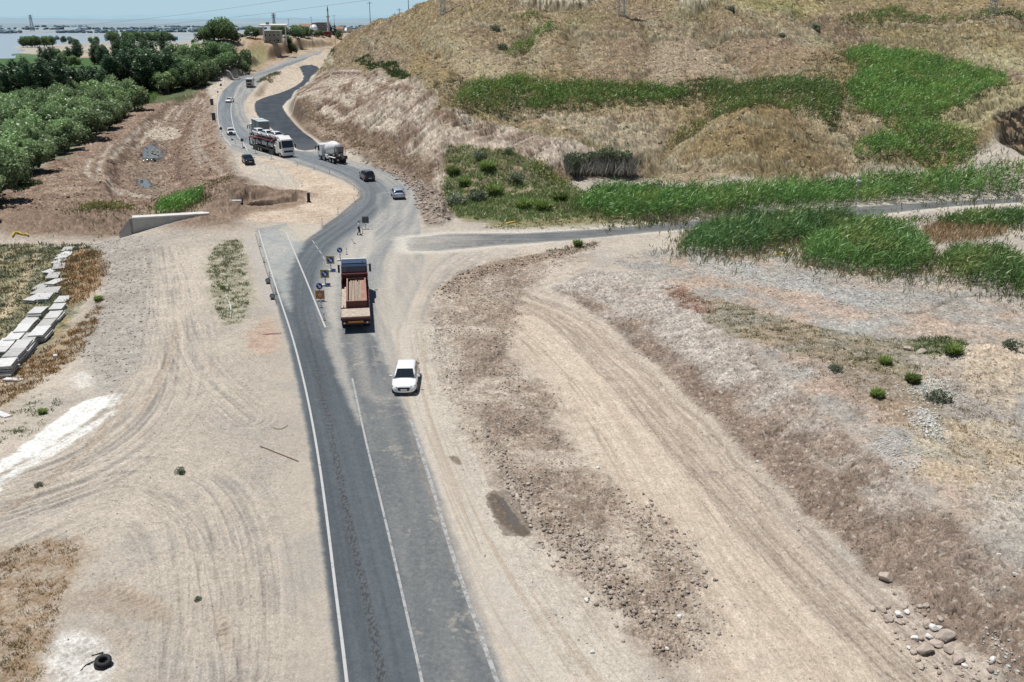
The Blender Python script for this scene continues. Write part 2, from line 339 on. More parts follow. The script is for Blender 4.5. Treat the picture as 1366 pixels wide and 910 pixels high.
# gullies and terrace risers cut into the hill
for pl_, dep, wd_ in (([(560,60),(600,88),(640,108)],1.6,2.6),([(862,35),(872,70),(862,104)],1.3,2.4),([(1010,104),(962,62),(930,18)],1.8,2.8),([(1122,62),(1092,40),(1060,16)],1.6,2.6),([(1046,140),(1085,178),(1150,236)],1.5,2.0),([(945,152),(902,190),(866,228)],1.5,2.2),([(1372,128),(1322,148),(1296,162)],1.6,2.2),([(705,42),(690,92)],1.2,2.2),([(1246,58),(1300,80),(1380,92)],1.5,2.4),([(1115,135),(1150,158),(1182,188)],1.3,1.8),([(760,40),(775,90)],1.0,2.0),([(960,8),(1005,30),(1050,55)],1.4,2.2),
                      ([(640,74),(760,90),(900,95),(1010,99),(1110,97)],.8,.8),([(600,38),(700,49),(800,44),(900,53),(1000,47),(1080,60)],.7,.8),([(672,160),(760,165),(850,174),(905,168)],.8,.8),([(1130,29),(1250,37),(1380,38)],1.0,.9),([(690,68),(800,73),(910,72),(1040,78)],.5,.6),([(1150,48),(1260,52),(1380,55)],.6,.7),([(860,212),(960,222),(1060,232)],.7,.8),([(950,175),(1020,168),(1080,186)],.6,.7),([(700,182),(780,192),(850,200)],.6,.7),([(1250,150),(1310,118),(1380,112)],.7,.8),([(480,60),(540,68),(600,70)],.9,1.2)):
    pw = smooth_poly(W(pl_), 2, False); k = sub(pw, wd_*4+4); x_, y_ = X[k], Y[k]; d, s = pline(pw, x_, y_); d = d+wd_*1.5*fbm(x_*.12, y_*.12, 3, 220); w = np.zeros(NV, np.float32); g_w = np.exp(-(d/wd_)**2)*sstep(-.6,.1,perlin(s*.07, d*.05, 221)+.25); w[k] = g_w
    Z -= w*dep*hill; mixc(w*.55*hill, c3(.17,.125,.085)); w[k] = np.exp(-((d-wd_*1.5)/wd_)**2)*.45; mixc(w*hill, c3(.36,.31,.235))
for poly, c, a in [([(1128,28),(1250,34),(1300,60),(1250,62),(1180,52)], c3(.22,.175,.105), .6),([(700,150),(850,160),(905,185),(850,215),(770,180)], c3(.375,.31,.25), .6),([(1040,150),(1085,178),(1120,215),(1060,235),(1000,200)], c3(.20,.145,.085), .55),
                   ([(860,60),(930,40),(1010,100),(930,104),(870,100)], c3(.36,.275,.225), .6),([(600,88),(690,50),(700,95),(650,108)], c3(.36,.29,.22), .5),([(1250,75),(1366,60),(1400,100),(1340,95)], c3(.37,.32,.215), .6),([(1260,120),(1340,112),(1400,150),(1330,150),(1300,205),(1255,165)], c3(.36,.31,.21), .6)]:
    mixc(region(poly, 1.5, 3.5, .15)*a*hill, c*(1+.4*n1h[:,None]))
# plough-like furrows on the left shoulder of the hill
fur = region([(585,55),(620,50),(665,90),(640,105),(600,100),(575,80)], 3)
mixc(fur*.5*(np.sin((X*.8+Y*.35)*2.2) > .3), c3(.42,.33,.22))
# small cliffs at the top of the hill
for poly in ([(690,0),(730,-12),(790,-10),(800,8),(750,14),(690,12)], [(895,-2),(950,-2),(950,12),(905,14)]):
    w = region(poly, 1.2, 1.5, .3); mixc(w, vmix(c3(.46,.40,.33), c3(.16,.11,.08), sstep(-.1,.5, perlin(X*.9, Y*.25, 31)))); Z += w*(1.1+1.0*ridged(X*.6, Y*.2, 32))
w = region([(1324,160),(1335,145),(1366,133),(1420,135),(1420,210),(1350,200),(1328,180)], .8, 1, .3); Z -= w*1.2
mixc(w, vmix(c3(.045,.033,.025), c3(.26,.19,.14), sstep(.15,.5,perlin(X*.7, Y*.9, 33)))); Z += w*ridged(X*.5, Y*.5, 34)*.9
# ================= CUT FACE beside the road
cutP = [(378,143),(399,172),(428,186),(468,200),(498,222),(534,240),(556,265),(566,292),(600,294),(640,264),(700,240),(765,240),(850,238),(850,226),(765,188),(700,179),(636,164),(583,149),(570,123),(534,112),(490,101),(446,94),(421,103),(397,123)]
toeW = W([(378,143),(399,172),(428,186),(468,200),(498,222),(534,240),(556,268),(640,272),(765,245),(850,238)])
cut = region(cutP, 1.0, 1.2, .3, smooth=0)
dt, at_ = pline(toeW, X, Y); dt = np.abs(dt)
kk = cut > 0.01
rib = np.zeros(NV, np.float32); rib[kk] = .6*ridged(at_[kk]*.42, dt[kk]*.07, 41)+.4*ridged(at_[kk]*1.1, dt[kk]*.15, 42)
# strata: the upper part is pale rock, the foot is brown talus with dry weeds
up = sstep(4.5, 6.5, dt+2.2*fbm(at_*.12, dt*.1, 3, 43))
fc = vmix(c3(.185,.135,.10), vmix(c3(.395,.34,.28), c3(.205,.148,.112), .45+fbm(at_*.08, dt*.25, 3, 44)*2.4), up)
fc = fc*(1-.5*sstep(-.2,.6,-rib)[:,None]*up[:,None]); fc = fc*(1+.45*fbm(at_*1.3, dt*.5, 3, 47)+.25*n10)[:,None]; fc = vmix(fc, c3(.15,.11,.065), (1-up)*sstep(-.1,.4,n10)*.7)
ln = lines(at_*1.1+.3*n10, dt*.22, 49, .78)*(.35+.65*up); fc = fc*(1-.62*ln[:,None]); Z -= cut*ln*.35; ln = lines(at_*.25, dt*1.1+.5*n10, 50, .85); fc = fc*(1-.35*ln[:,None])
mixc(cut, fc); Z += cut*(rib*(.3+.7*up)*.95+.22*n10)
w = region([(560,170),(600,172),(640,182),(690,198),(650,206),(600,205),(570,222),(556,205)], 1.2, 1.2, .3); mixc(w*.9, vmix(c3(.46,.40,.33), c3(.32,.26,.21), .4+n2*1.5+n10*.6)); 
w = region([(1000,-5),(0,0)], 1) if False else None
# spoil heaps along the foot of the cut
w = region([(500,215),(540,225),(566,245),(590,262),(600,285),(596,300),(566,305),(560,280),(552,255),(530,235),(500,224)], .8, .6, .5)
mixc(w, vmix(c3(.31,.265,.225), c3(.18,.14,.115), .5+n10*1.4+n40*.5)); Z += w*(.35+.45*fbm(X*.8, Y*.8, 3, 45)+.25*n40)
w = region([(400,150),(440,175),(500,205),(540,225),(560,250),(545,240),(500,216),(460,196),(428,182),(405,165)], .8, .8, .4)
mixc(w*.7, c3(.33,.26,.205)); Z += w*.25*n10
# weedy slope between cut and side road
w = region([(590,220),(600,195),(650,200),(700,212),(760,240),(790,262),(900,262),(920,285),(850,290),(700,302),(640,298),(600,290)], 1., 1.5, .3)
mixc(w*.8, vmix(c3(.22,.19,.11), c3(.10,.12,.045), .5+n2*1.6+n10*.8))
w = region([(640,298),(720,292),(860,286),(930,286),(920,292),(760,303),(660,305)], .8, .8, .3); mixc(w*.8, vmix(c3(.27,.235,.13), c3(.15,.15,.07), .5+n10))
# ================= LEFT VALLEY
bd = region([(275,110),(285,150),(300,205),(318,235),(345,250),(330,270),(250,275),(150,285),(0,290),(-200,300),(-200,260),(0,262),(15,245),(105,198),(180,145),(235,128),(262,123)], 2., 2., .2)
mixc(bd, vmix(c3(.265,.20,.155), c3(.185,.13,.098), .5+n2*1.3+n10*.9)); Z += bd*(.30*n10+.22*n2+.08*n40); ln = lines(X*.35+.4*n2, Y*.10+.3*n2, 196, .8)*bd; mixc(ln*.5, c3(.11,.08,.06)); Z -= ln*.2; ln = lines(X*1.1+.3*n10, Y*.5, 197, .85)*bd; mixc(ln*.45, c3(.12,.085,.065))
cd_, ca_ = pline(W([(262,128),(240,150),(212,185),(200,205),(195,235),(200,255)]), X, Y)
k_ = bd*(np.abs(cd_) < 16)
mixc(k_*.5*sstep(0,.5,perlin(ca_*.8, cd_*.12, 51)), c3(.38,.295,.225)); Z += k_*.25*ridged(ca_*.5, cd_*.12, 52)*(np.abs(cd_) > 3); Z -= bd*1.5*sstep(7.5, 4.5, np.abs(cd_)+1.5*n2); mixc(bd*np.exp(-((np.abs(cd_)-6+1.5*n2)/1.0)**2)*.55, c3(.15,.105,.08))  # bank shading painted as a dark band beside the carved channel
mixc(bd*np.exp(-(cd_/3.)**2)*.55, c3(.20,.165,.13))
for tr in ([(262,125),(225,145),(180,175),(140,205),(113,222),(118,238),(160,248),(205,253)],[(270,128),(235,150),(190,178),(152,205),(128,225),(140,240),(190,250),(215,252)]):
    d, s = pline(smooth_poly(W(tr), 2, False), X, Y); w = np.exp(-(d/.55)**2); mixc(w*.75, SAND*.95); Z -= w*.12
    w = np.exp(-((np.abs(d)-1.1)/.35)**2); Z += w*.12*bd
for tr in ([(283,140),(268,165),(262,185),(275,215),(300,235)],[(275,135),(258,170),(256,190),(268,222)]):
    d, s = pline(smooth_poly(W(tr), 2, False), X, Y); w = np.exp(-(d/.5)**2); mixc(w*.6, TAN); Z -= w*.08
w = region([(190,168),(225,160),(245,172),(232,178),(195,178)], .5, .6, .5); mixc(w*.7, PALE)
w = region([(0,275),(80,272),(160,276),(150,284),(60,282),(0,284)], .8, .8, .4); mixc(w*.6, c3(.17,.13,.105)); Z += w*.2*n10
w = region([(310,268),(340,260),(395,260),(398,266),(360,274),(320,276)], .35, .35, .8); Z -= w*.9; mixc(w*.8, c3(.20,.145,.11))
w = region([(0,292),(165,292),(170,312),(110,318),(0,318)], 1., 1., .4); mixc(w*.7, vmix(c3(.33,.235,.17), c3(.25,.175,.125), .5+n10)); Z += w*.15*n10
# ================= LEFT FIELD below the slabs
lf = region([(140,325),(118,370),(104,420),(60,470),(0,510),(-300,560),(-400,330),(0,322)], .8, .8, .4)
mixc(lf, vmix(vmix(c3(.22,.21,.15), c3(.30,.25,.13), .5+n2*1.6), c3(.115,.135,.085), sstep(-.1,.4,n10+.3*n40))); Z += lf*.14*n10
for tr in ([(5,425),(22,385),(40,355),(48,340)],[(-20,370),(5,345),(18,330)]):
    d, s = pline(W(tr), X, Y); mixc(np.exp(-(d/.7)**2)*.8, c3(.45,.37,.26))
w = region([(88,335),(130,330),(147,350),(140,375),(105,410),(85,400),(80,370)], .8, .8, .6); mixc(w*.9, vmix(c3(.29,.19,.11), c3(.36,.27,.17), .5+n10*1.5))
w = region([(120,415),(150,385),(140,440),(110,470),(60,500),(20,530),(0,560),(0,500),(60,460)], 1.2, 1.5, .5); mixc(w*.75, vmix(c3(.30,.215,.12), c3(.27,.235,.19), .5+n10*1.6+n40*.5))
# gravel mound & yard
w = region([(118,325),(200,312),(215,320),(205,380),(200,450),(170,520),(120,520),(105,440),(145,380)], 1., 1.2, .4); mixc(w*.9, vmix(c3(.36,.335,.305), c3(.27,.25,.225), .5+n10*1.2+n40*.8)); Z += w*(.14*n2+.09*n10+.05*n40)
for px, py, a in ((183,338,.25),(168,368,.4),(150,400,.3)):
    c = hit(px, py); w = np.exp(-((X-c[0])**2/9+(Y-c[1])**2/3)); Z += w*a; mixc(w*.5, c3(.24,.21,.18))
w = region([(274,350),(292,322),(322,318),(330,350),(336,385),(330,420),(306,440),(284,410)], .8, 1.4, .5); mixc(w*.75, vmix(c3(.16,.165,.09), c3(.33,.31,.25), .45+n10*1.4+n40*.6)); Z += w*.06*n40
w = region([(325,318),(345,312),(372,395),(362,420),(345,380),(335,350)], .5, .5, .5); mixc(w*.7, c3(.34,.32,.30)); Z += w*.03*n40
w = region([(330,440),(362,420),(372,450),(368,475),(330,470)], .6, .8, .6); mixc(w*.8, vmix(c3(.33,.235,.18), c3(.42,.33,.26), .5+n10)); Z += w*.05*n40
# bottom-left brown weeds
w = region([(-150,760),(0,735),(90,715),(130,735),(95,770),(80,800),(70,850),(60,910),(50,960),(-200,960)], .8, 1.0, .7); mixc(w*.85, vmix(c3(.25,.175,.11), c3(.33,.28,.225), .45+n10*1.3+n40*.8)); Z += w*(.06*n10+.05*n40)
w = region([(60,860),(90,840),(130,850),(150,880),(140,930),(70,930)], .5, .7, .8); mixc(w*.8, vmix(c3(.58,.57,.55), c3(.36,.34,.31), .4+n40+n10)); Z += w*.05*n40
w = region([(85,790),(150,780),(205,795),(235,820),(200,835),(130,815),(80,815)], .4, .4, .8); mixc(w*.45, c3(.27,.215,.165))
# white lime wash strip
for poly, a in (([(0,618),(55,575),(110,535),(140,527),(150,535),(120,560),(60,600),(0,632),(-60,665),(-60,650)], 1.), ([(0,660),(-30,655),(60,600),(110,570),(155,545),(160,550),(110,582),(60,615),(0,645)], .9), ([(130,530),(165,523),(172,530),(150,545),(130,545)], .55)):
    w = region(poly, .18, .45, .9); mixc(w*a*(1-.6*sstep(.15,.5,n40+n10*.5)), WHITE)
w = region([(95,500),(120,495),(125,515),(100,520)], .4, .5, 1); mixc(w*.4, WHITE)
# sweeping wheel arcs in the yard
for tr, hw, am in (([(-60,700),(60,655),(170,620),(260,640),(300,700),(310,790),(300,900)], 3.2, .35), ([(-60,770),(60,705),(150,670),(215,680),(250,730),(262,800),(270,910)], 2.2, .25), ([(0,640),(110,600),(180,540),(215,470),(222,400),(212,330)], 2.2, .4), ([(-40,680),(120,640),(230,560),(250,480),(240,400),(222,330)], 2.6, .4), ([(330,560),(260,500),(235,440),(220,380)], 2.5, .3)):
    pw = smooth_poly(W(tr), 2, False); k = sub(pw, hw+2); d, s = pline(pw, X[k], Y[k]); e = np.exp(-(d/hw)**4)
    st = .8*perlin(d*2.2, s*.03, 61)+.7*perlin(d*5.5, s*.06, 62)+.3*perlin(d*11, s*.2, 63); w = np.zeros(NV, np.float32); w[k] = e*sstep(.05,.5,st)*am; w *= sstep(-.3,.3,n2+.4*n10); mixc(w*1.3, c3(.47,.415,.35)); w[k] = e*sstep(.05,.5,-st)*am; w *= sstep(-.3,.3,n2+.5*n10+.1); mixc(w*1.3, c3(.215,.20,.185))
    w[k] = e*st*.05; Z += w; w[k] = e*lines(d*1.9, s*.035, 192, .84)*sstep(-.3,.3,perlin(d*.6, s*.15, 193)); mixc(w*.38, c3(.16,.145,.13)); Z -= w*.02
# tyre cleat tracks
for tr, tw in (([(95,795),(140,785),(175,792),(205,815),(225,835)], .55), ([(110,845),(135,833),(165,845),(185,862)], .5), ([(175,515),(150,560),(110,610),(40,660),(-20,700)], .35), ([(240,430),(225,480),(205,520),(180,560)], .3), ([(285,800),(300,850),(320,880)], .4)):
    pw = smooth_poly(W(tr), 2, False); k = sub(pw, 2); d, s = pline(pw, X[k], Y[k]); e = np.exp(-(d/tw)**6); z = np.zeros(NV, np.float32)
    fd = sstep(0,2.5,s)*sstep(s.max(), s.max()-2.5, s)*sstep(-.5,.1,perlin(d*1.5,s*.6,64)+.2); e = e*fd; z[k] = -e*.04+e*.04*np.sin((s+np.abs(d)*.5+.15*perlin(d*2,s*1.3,65))*2*math.pi/.38)+.05*fd*np.exp(-((np.abs(d)-tw*1.15)/.12)**2); Z += z; z[k] = e*.35; mixc(z, c3(.33,.265,.205))
# ================= RIGHT WORKS AREA
rub = region([(582,390),(610,368),(660,352),(720,342),(770,340),(760,352),(720,365),(700,385),(690,420),(680,470),(700,500),(760,540),(720,560),(770,600),(820,650),(880,700),(940,770),(962,830),(950,870),(890,880),(830,830),(770,775),(720,730),(690,680),(650,610),(610,560),(590,500),(572,440)], 1.1, 2.4, .45)
sd1 = .5+n2*1.5+n10*.7
rp = sstep(-.35,.25,n2*1.2+.5*n10+.25*perlin(X*.5,Y*.2,86)+.1); mixc(rub*(.30+.48*rp), vmix(c3(.335,.275,.22), c3(.225,.172,.135), sd1+.6*n40))
ru2 = region([(570,400),(610,352),(660,340),(780,330),(800,350),(740,420),(720,480),(780,530),(800,580),(860,650),(930,700),(985,780),(990,860),(960,900),(880,905),(800,850),(690,720),(640,640),(600,560),(565,470)], 1.2, 1.6, .5); mixc(ru2*(1-rub)*.5*sstep(-.15,.35,n10+.5*n2), c3(.27,.215,.172))
rubn = sstep(-.25,.35, n2+.3*n10)
Z += rub*(.03+.22*np.maximum(fbm(X*1.6, Y*1.6, 3, 71, .6),-.3)*rubn+.07*n40*rubn+.03*nfine)
ln = lines(X*.9-Y*.25+.3*n10, Y*.10+X*.05, 186, .8)*rub*sstep(-.2,.2,n2); mixc(ln*.5, c3(.13,.10,.08)); Z -= ln*.04
ln = lines(X*2.1+.2*n40, Y*2.1, 187, .84)*rub*rp; mixc(ln*.55, c3(.10,.075,.06)); Z -= ln*.05
# smoother pale lane within and right of it
laneW = smooth_poly(W([(640,400),(700,420),(770,470),(840,550),(900,640),(950,720),(1010,800),(1080,880),(1140,960)]), 2, False)
k = sub(laneW, 9); d, s = pline(laneW, X[k], Y[k]); e = np.zeros(NV, np.float32); st = np.zeros(NV, np.float32)
e[k] = np.exp(-(d/5.2)**6); st[k] = perlin(d*2.2, s*.04, 72)+.6*perlin(d*5, s*.1, 73)
mixc(e*(.62+.3*n2)*(1-rub*.75), c3(.475,.40,.32)); mixc(e*sstep(.05,.5,-st)*.3, c3(.30,.235,.18)); lz = np.zeros(NV, np.float32); lz[k] = lines(d*1.7, s*.05, 188, .82)*sstep(-.3,.3,perlin(d*.5, s*.12, 189)); mixc(e*lz*.40, c3(.19,.15,.12)); Z -= e*lz*.03; lz[k] = lines(d*3.5, s*.09, 190, .85)*sstep(-.2,.3,perlin(d*.7, s*.2, 191)); mixc(e*lz*.35, c3(.50,.44,.37)); Z += e*(st*.035)
# compacted strip at the toe of the lower cut, darker, with cleated tracks
toe2 = smooth_poly(W([(700,388),(775,412),(850,475),(920,540),(1000,622),(1080,697),(1160,772),(1260,858),(1366,935)]), 2, False)
k = sub(toe2, 6); d, s = pline(toe2, X[k], Y[k]); z = np.zeros(NV, np.float32)
for off, tw in ((-.9,.8),(-2.6,.9),(-3.9,.5)):
    z[:] = 0; z[k] = np.exp(-((d-off)/tw)**4)
    t_ = np.zeros(NV, np.float32); t_[k] = perlin(d*3, s*.08, 74)+.5*perlin(d*7, s*.3, 75)
    mixc(z*(.5+.3*t_), vmix(c3(.31,.265,.225), c3(.24,.195,.16), .5+t_)); lz = np.zeros(NV, np.float32); lz[k] = lines(d*2.6+off, s*.22, 199, .78); mixc(z*lz*.45, c3(.15,.12,.10)); lz[k] = lines(d*2.2, s*.3, 210, .84); mixc(z*lz*.45, c3(.50,.46,.41)); c_ = np.zeros(NV, np.float32); c_[k] = z[k]*(.02*np.sin(s*2*math.pi/.4)*(np.abs(perlin(d*1.2, s*.05, 76)) > .1)+.05*t_[k]-.03); Z += c_
z[:] = 0; z[k] = np.exp(-((np.abs(d+1.8)-.12)/.2)**2); mixc(z*.3, c3(.48,.41,.34))
for a_ in ((640,395),(690,398),(740,400)):
    pass
# lower cut slope
slope = region([(735,385),(775,406),(850,468),(920,533),(1000,613),(1080,688),(1160,763),(1260,848),(1366,923),(1560,1000),(1560,880),(1400,775),(1290,695),(1180,612),(1090,535),(1000,458),(940,410),(900,378),(850,362),(790,360)], .5, .5, .5, smooth=0)
d, s = pline(toe2, X, Y); shift = fbm(X*.35, Y*.35, 3, 77)*2.4
g1 = perlin(s*1.3+shift+d*.5, d*.7, 78); g2 = perlin(s*3.4+shift*2+d*1.2, d*1.6, 79)
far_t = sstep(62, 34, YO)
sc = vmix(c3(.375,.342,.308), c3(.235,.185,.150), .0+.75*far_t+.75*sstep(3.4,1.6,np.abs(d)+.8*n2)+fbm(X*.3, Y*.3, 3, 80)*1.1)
sc = sc*(1+.10*g1+.16*fbm(X*1.5, Y*1.5, 3, 182))[:,None]
for fr_q, seed_, am_ in ((.8,180,.16),(1.7,181,.14)):
    ln = lines(s*fr_q+shift+d*fr_q*.9+.7*n10, d*fr_q*1.1, seed_, .84)*sstep(-.35,.15,perlin(s*.3, d*.6, seed_+5)+.1); sc = sc*(1-am_*1.35*ln[:,None]); Z -= slope*ln*.10/fr_q*1.6
ln = lines(s*.9+d*.4, d*.5+.3*n10, 184, .9); sc = sc*(1+.25*ln[:,None])
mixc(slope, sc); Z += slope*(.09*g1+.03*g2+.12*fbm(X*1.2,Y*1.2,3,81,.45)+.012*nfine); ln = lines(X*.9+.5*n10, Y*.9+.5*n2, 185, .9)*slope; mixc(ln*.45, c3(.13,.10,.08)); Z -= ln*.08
crk = slope*sstep(.93,.985,ridged(X*.35+.4*n10, Y*.5+.4*n2, 82))*sstep(.0,.3,perlin(X*.2,Y*.2,83)); Z -= crk*.16; mixc(crk*.6, DBROWN)
# upper plateau on the right
plat = region([(800,345),(900,330),(1060,345),(1240,360),(1366,385),(1600,400),(1750,700),(1600,880),(1400,772),(1290,692),(1180,609),(1090,532),(1000,455),(940,405),(880,372)], .8, 1., .4)
mixc(plat, vmix(vmix(c3(.36,.31,.26), c3(.29,.278,.26), .5+n2*1.8), c3(.37,.29,.235), sstep(.1,.5,-n2+n05)*.8)); Z += plat*(.09*n10+.06*n40); ln = lines(X*1.6+.4*n10, Y*1.3, 198, .86)*plat; mixc(ln*.35, c3(.17,.145,.115))
for poly, c, a in [([(905,345),(960,345),(1080,375),(1200,395),(1240,420),(1150,410),(1040,385),(950,375)], c3(.37,.37,.355), .8),
                   ([(1080,425),(1180,425),(1170,440),(1110,445)], c3(.42,.42,.40), .7),
                   ([(1010,380),(1120,400),(1180,430),(1090,420),(1010,395)], c3(.46,.35,.28), .7),
                   ([(1150,440),(1240,430),(1366,440),(1366,460),(1240,450)], c3(.44,.35,.28), .7),
                   ([(930,410),(960,395),(1060,430),(1180,455),(1280,445),(1300,470),(1200,470),(1240,500),(1150,500),(1060,470),(980,455)], c3(.185,.165,.085), .6),
                   ([(1210,450),(1290,452),(1285,480),(1230,480)], c3(.09,.12,.035), .8),
                   ([(880,385),(905,380),(940,400),(955,420),(920,418)], c3(.21,.10,.06), .75),
                   ([(1290,470),(1366,465),(1366,560),(1310,540),(1280,510)], c3(.45,.38,.29), .85),
                   ([(1080,470),(1200,500),(1260,560),(1180,560),(1100,520)], c3(.33,.245,.19), .7),
                   ([(1220,560),(1366,560),(1366,680),(1290,660),(1200,620)], c3(.44,.37,.255), .65),
                   ([(1290,640),(1366,620),(1450,660),(1450,760),(1366,740),(1300,690)], c3(.41,.37,.32), .8),
                   ([(1160,590),(1200,580),(1235,600),(1225,630),(1180,625)], c3(.42,.41,.39), .6),
                   ([(1215,545),(1245,545),(1262,580),(1240,585)], c3(.56,.56,.54), .7),
                   ([(1205,520),(1260,500),(1285,530),(1240,530)], c3(.52,.53,.51), .6),
                   ([(1100,470),(1200,480),(1270,530),(1260,600),(1200,570),(1140,520)], c3(.20,.175,.10), .35)]:
    mixc(region(poly, .5, 1.1, .6)*a*(.55+.45*sstep(-.3,.3,n10)), c*.88*(1+.25*n40[:,None]))
d, s = pline(W([(1366,393),(1290,395),(1262,402),(1240,415),(1200,418)]), X, Y); mixc(np.exp(-(d/.25)**2)*.7, c3(.17,.14,.115)); Z -= np.exp(-(d/.3)**2)*.12
c = hit(1320, 480); w = np.exp(-(((X-c[0])/3.2)**2+((Y-c[1])/2.)**2)); Z += w*.9*(1+.2*n40); mixc(w*.8, c3(.46,.38,.30))
c = hit(1355, 500); w = np.exp(-(((X-c[0])/2.6)**2+((Y-c[1])/2.)**2)); Z += w*.7; mixc(w*.6, c3(.44,.36,.27))
d, s = pline(W([(1240,352),(1290,360),(1366,378),(1420,392)]), X, Y); w = np.exp(-((d+.6)/.8)**2); Z += w*.35*(1+.6*n10); mixc(w*.7, c3(.47,.41,.34))
# dark crumbly edge where the works area meets the side road
w = region([(585,392),(605,368),(650,350),(700,342),(760,330),(800,322),(800,330),(740,345),(680,358),(630,372),(600,395)], .4, .5, .7); mixc(w*.75, vmix(c3(.19,.14,.105), c3(.30,.24,.19), .5+n40+n10)); Z += w*(.08+.12*n40+.05*nfine)
w = region([(575,440),(580,480),(600,520),(640,570),(650,610),(690,660),(720,715),(760,770),(820,820),(870,870),(890,890),(930,870),(870,800),(800,735),(745,690),(705,650),(670,600),(620,540),(595,480)], .3, .4, .9)
mixc(w*.5*sstep(-.3,.2,n2+.5*n10), vmix(c3(.17,.125,.095), c3(.31,.255,.21), .5+n40)); Z += w*(.05+.16*fbm(X*2.4,Y*2.4,3,85,.7)+.06*nfine)
# ================= ROADS
def zroad(y): return 4.6*sstep(325, 790, y)
def WR(poly):
    out = []
    for px, py in poly:
        d = raydir(np.float64(px), np.float64(py)); t = np.exp(np.linspace(math.log(16), math.log(900), 3000)); g = CAMH+d[2]*t-zroad(d[1]*t); k = np.where(g < 0)[0]; k = k[0] if len(k) else -1
        out.append((d[0]*t[k], d[1]*t[k]))
    return np.array(out)
mainP = [(461,1010),(451,910),(438,790),(425,690),(414,600),(399,520),(382,450),(366,395),(353,350),(341,306),(382,298),(405,322),(432,303.6),(452,288),(482,263),(481,254),(474,247),(459,240),(419,226),(393,216),(367,209),(336,208),(308,199),(293,180),(288,152),(290,139),(297,122),(313,106.5),(336,93),(358,83),(380,74.5),(406,66.5),(446,61.5),(452,62),(446,65),(424,73),(393,85),(375.5,92.5),(353.5,104),(342,118),(330,130),(325,141),(327,154),(340,173),(365,192),(391,201),(426,203),(468,214),(498.6,223),(534,236),(552,252),(558,271),(560,297),(562,318),(566,345),(560,380),(545,415),(530,450),(530,500),(566,600),(600,690),(638,790),(676,910),(708,1010)]
mainW = WR(mainP)
k = sub(mainW, 6); road_d = np.full(NV, -99., np.float32); road_d[k] = sdf(mainW, X[k], Y[k])
sideP = [(540,318),(600,311.5),(700,308),(800,302),(870,296.5),(930,292),(1000,287),(1143,276),(1260,267),(1366,260),(1500,250),(1700,236),(1700,246),(1500,261),(1366,270),(1260,277),(1143,287),(1000,299),(920,304),(850,309),(760,317),(660,328),(590,335),(545,335)]
sideW = W(sideP); k = sub(sideW, 6); side_d = np.full(NV, -99., np.float32); side_d[k] = sdf(sideW, X[k], Y[k])
freshP = [(398,88),(421.6,86),(430.4,98),(410.7,108),(399.7,123),(376,140),(380,149.5),(400,173.6),(423,189),(425,199),(400,202),(388,193),(364,173),(345,158),(338,143),(342.5,133),(380,122),(399.7,112),(406,104),(402,94.5)]
freshW = smooth_poly(WR(freshP), 1); k = sub(freshW, 6); fr_d = np.full(NV, -99., np.float32); fr_d[k] = sdf(freshW, X[k], Y[k])
rw = sstep(-2.5, -.3, np.maximum(road_d, fr_d)+.3); Z = Z*(1-rw)+zroad(Y)*rw
sz = Z.copy(); k = side_d > -5
sidez = .9*sstep(0, 70, X)+.02
sw = sstep(-2.0, -.2, side_d); Z = Z*(1-sw)+sidez*sw*(1-rw)+zroad(Y)*sw*rw
# asphalt colours: clean wheel-swept asphalt, dust over the rest
onr = sstep(-.2, .2, road_d+(.12+.25*sstep(60,110,YO))*n10+.08*n40)
cen = smooth_poly(W([(520,1010),(508,905),(492,820),(476,750),(462,680),(440,590),(420,510),(400,440),(392,395),(400,358),(425,325),(455,305),(490,280),(503,262),(496,247),(470,232),(430,216),(385,203),(345,192),(318,180),(303,160),(299,140),(308,120),(330,102),(365,86),(400,75),(444,64)]), 2, False)
k = sub(cen, 14); dc = np.full(NV, 99., np.float32); sc_ = np.zeros(NV, np.float32); dc[k], sc_[k] = pline(cen, X[k], Y[k])
strk = perlin(dc*1.5, sc_*.03, 91)+.6*perlin(dc*5, sc_*.08, 92)+.5*n10
mixc(onr, vmix(c3(.20,.21,.215), c3(.30,.29,.27), .5+strk*.8+n2*.6))
# swept dark left lane (near) and diversion
kL = np.exp(-((dc+.0)/2.4)**6)
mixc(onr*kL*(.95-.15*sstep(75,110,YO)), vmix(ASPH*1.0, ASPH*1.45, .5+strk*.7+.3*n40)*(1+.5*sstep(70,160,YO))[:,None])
# the greyer right lane of the near road
rl = region([(494,600),(480,545),(462,490),(448,440),(450,436),(494,436),(522,500),(553,575),(580,645),(610,740),(636,815),(672,905),(705,1010),(585,1010),(562,905),(540,800),(515,690),(497,620)], .3, .4, .6)
mixc(rl*onr, vmix(c3(.115,.125,.132), c3(.185,.188,.186), .45+.4*perlin(X*1.2+Y*.25, Y*.09, 93)+n10*.3+n40*.3))
mixc(rl*onr*sstep(.3,.65,n10+n2+.5*n40)*.45, c3(.30,.275,.24))
lane_l = region([(455,910),(441,790),(428,690),(416,600),(402,520),(384,452),(428,448),(448,505),(466,550),(482,560),(497,620),(515,690),(540,800),(562,905),(585,1010),(475,1010)], .2, .15, .6)
mixc(lane_l*onr*.92, vmix(ASPH*.95, ASPH*1.3, .5+.6*strk))
dstrip = region([(432,420),(448,470),(470,560),(480,600),(470,560),(455,520),(440,470),(425,430)], .3, .5, .6)
mixc(onr*region([(430,440),(447,440),(468,510),(484,575),(468,540),(448,495)], .3, .4, .6)*.6, c3(.36,.335,.30))
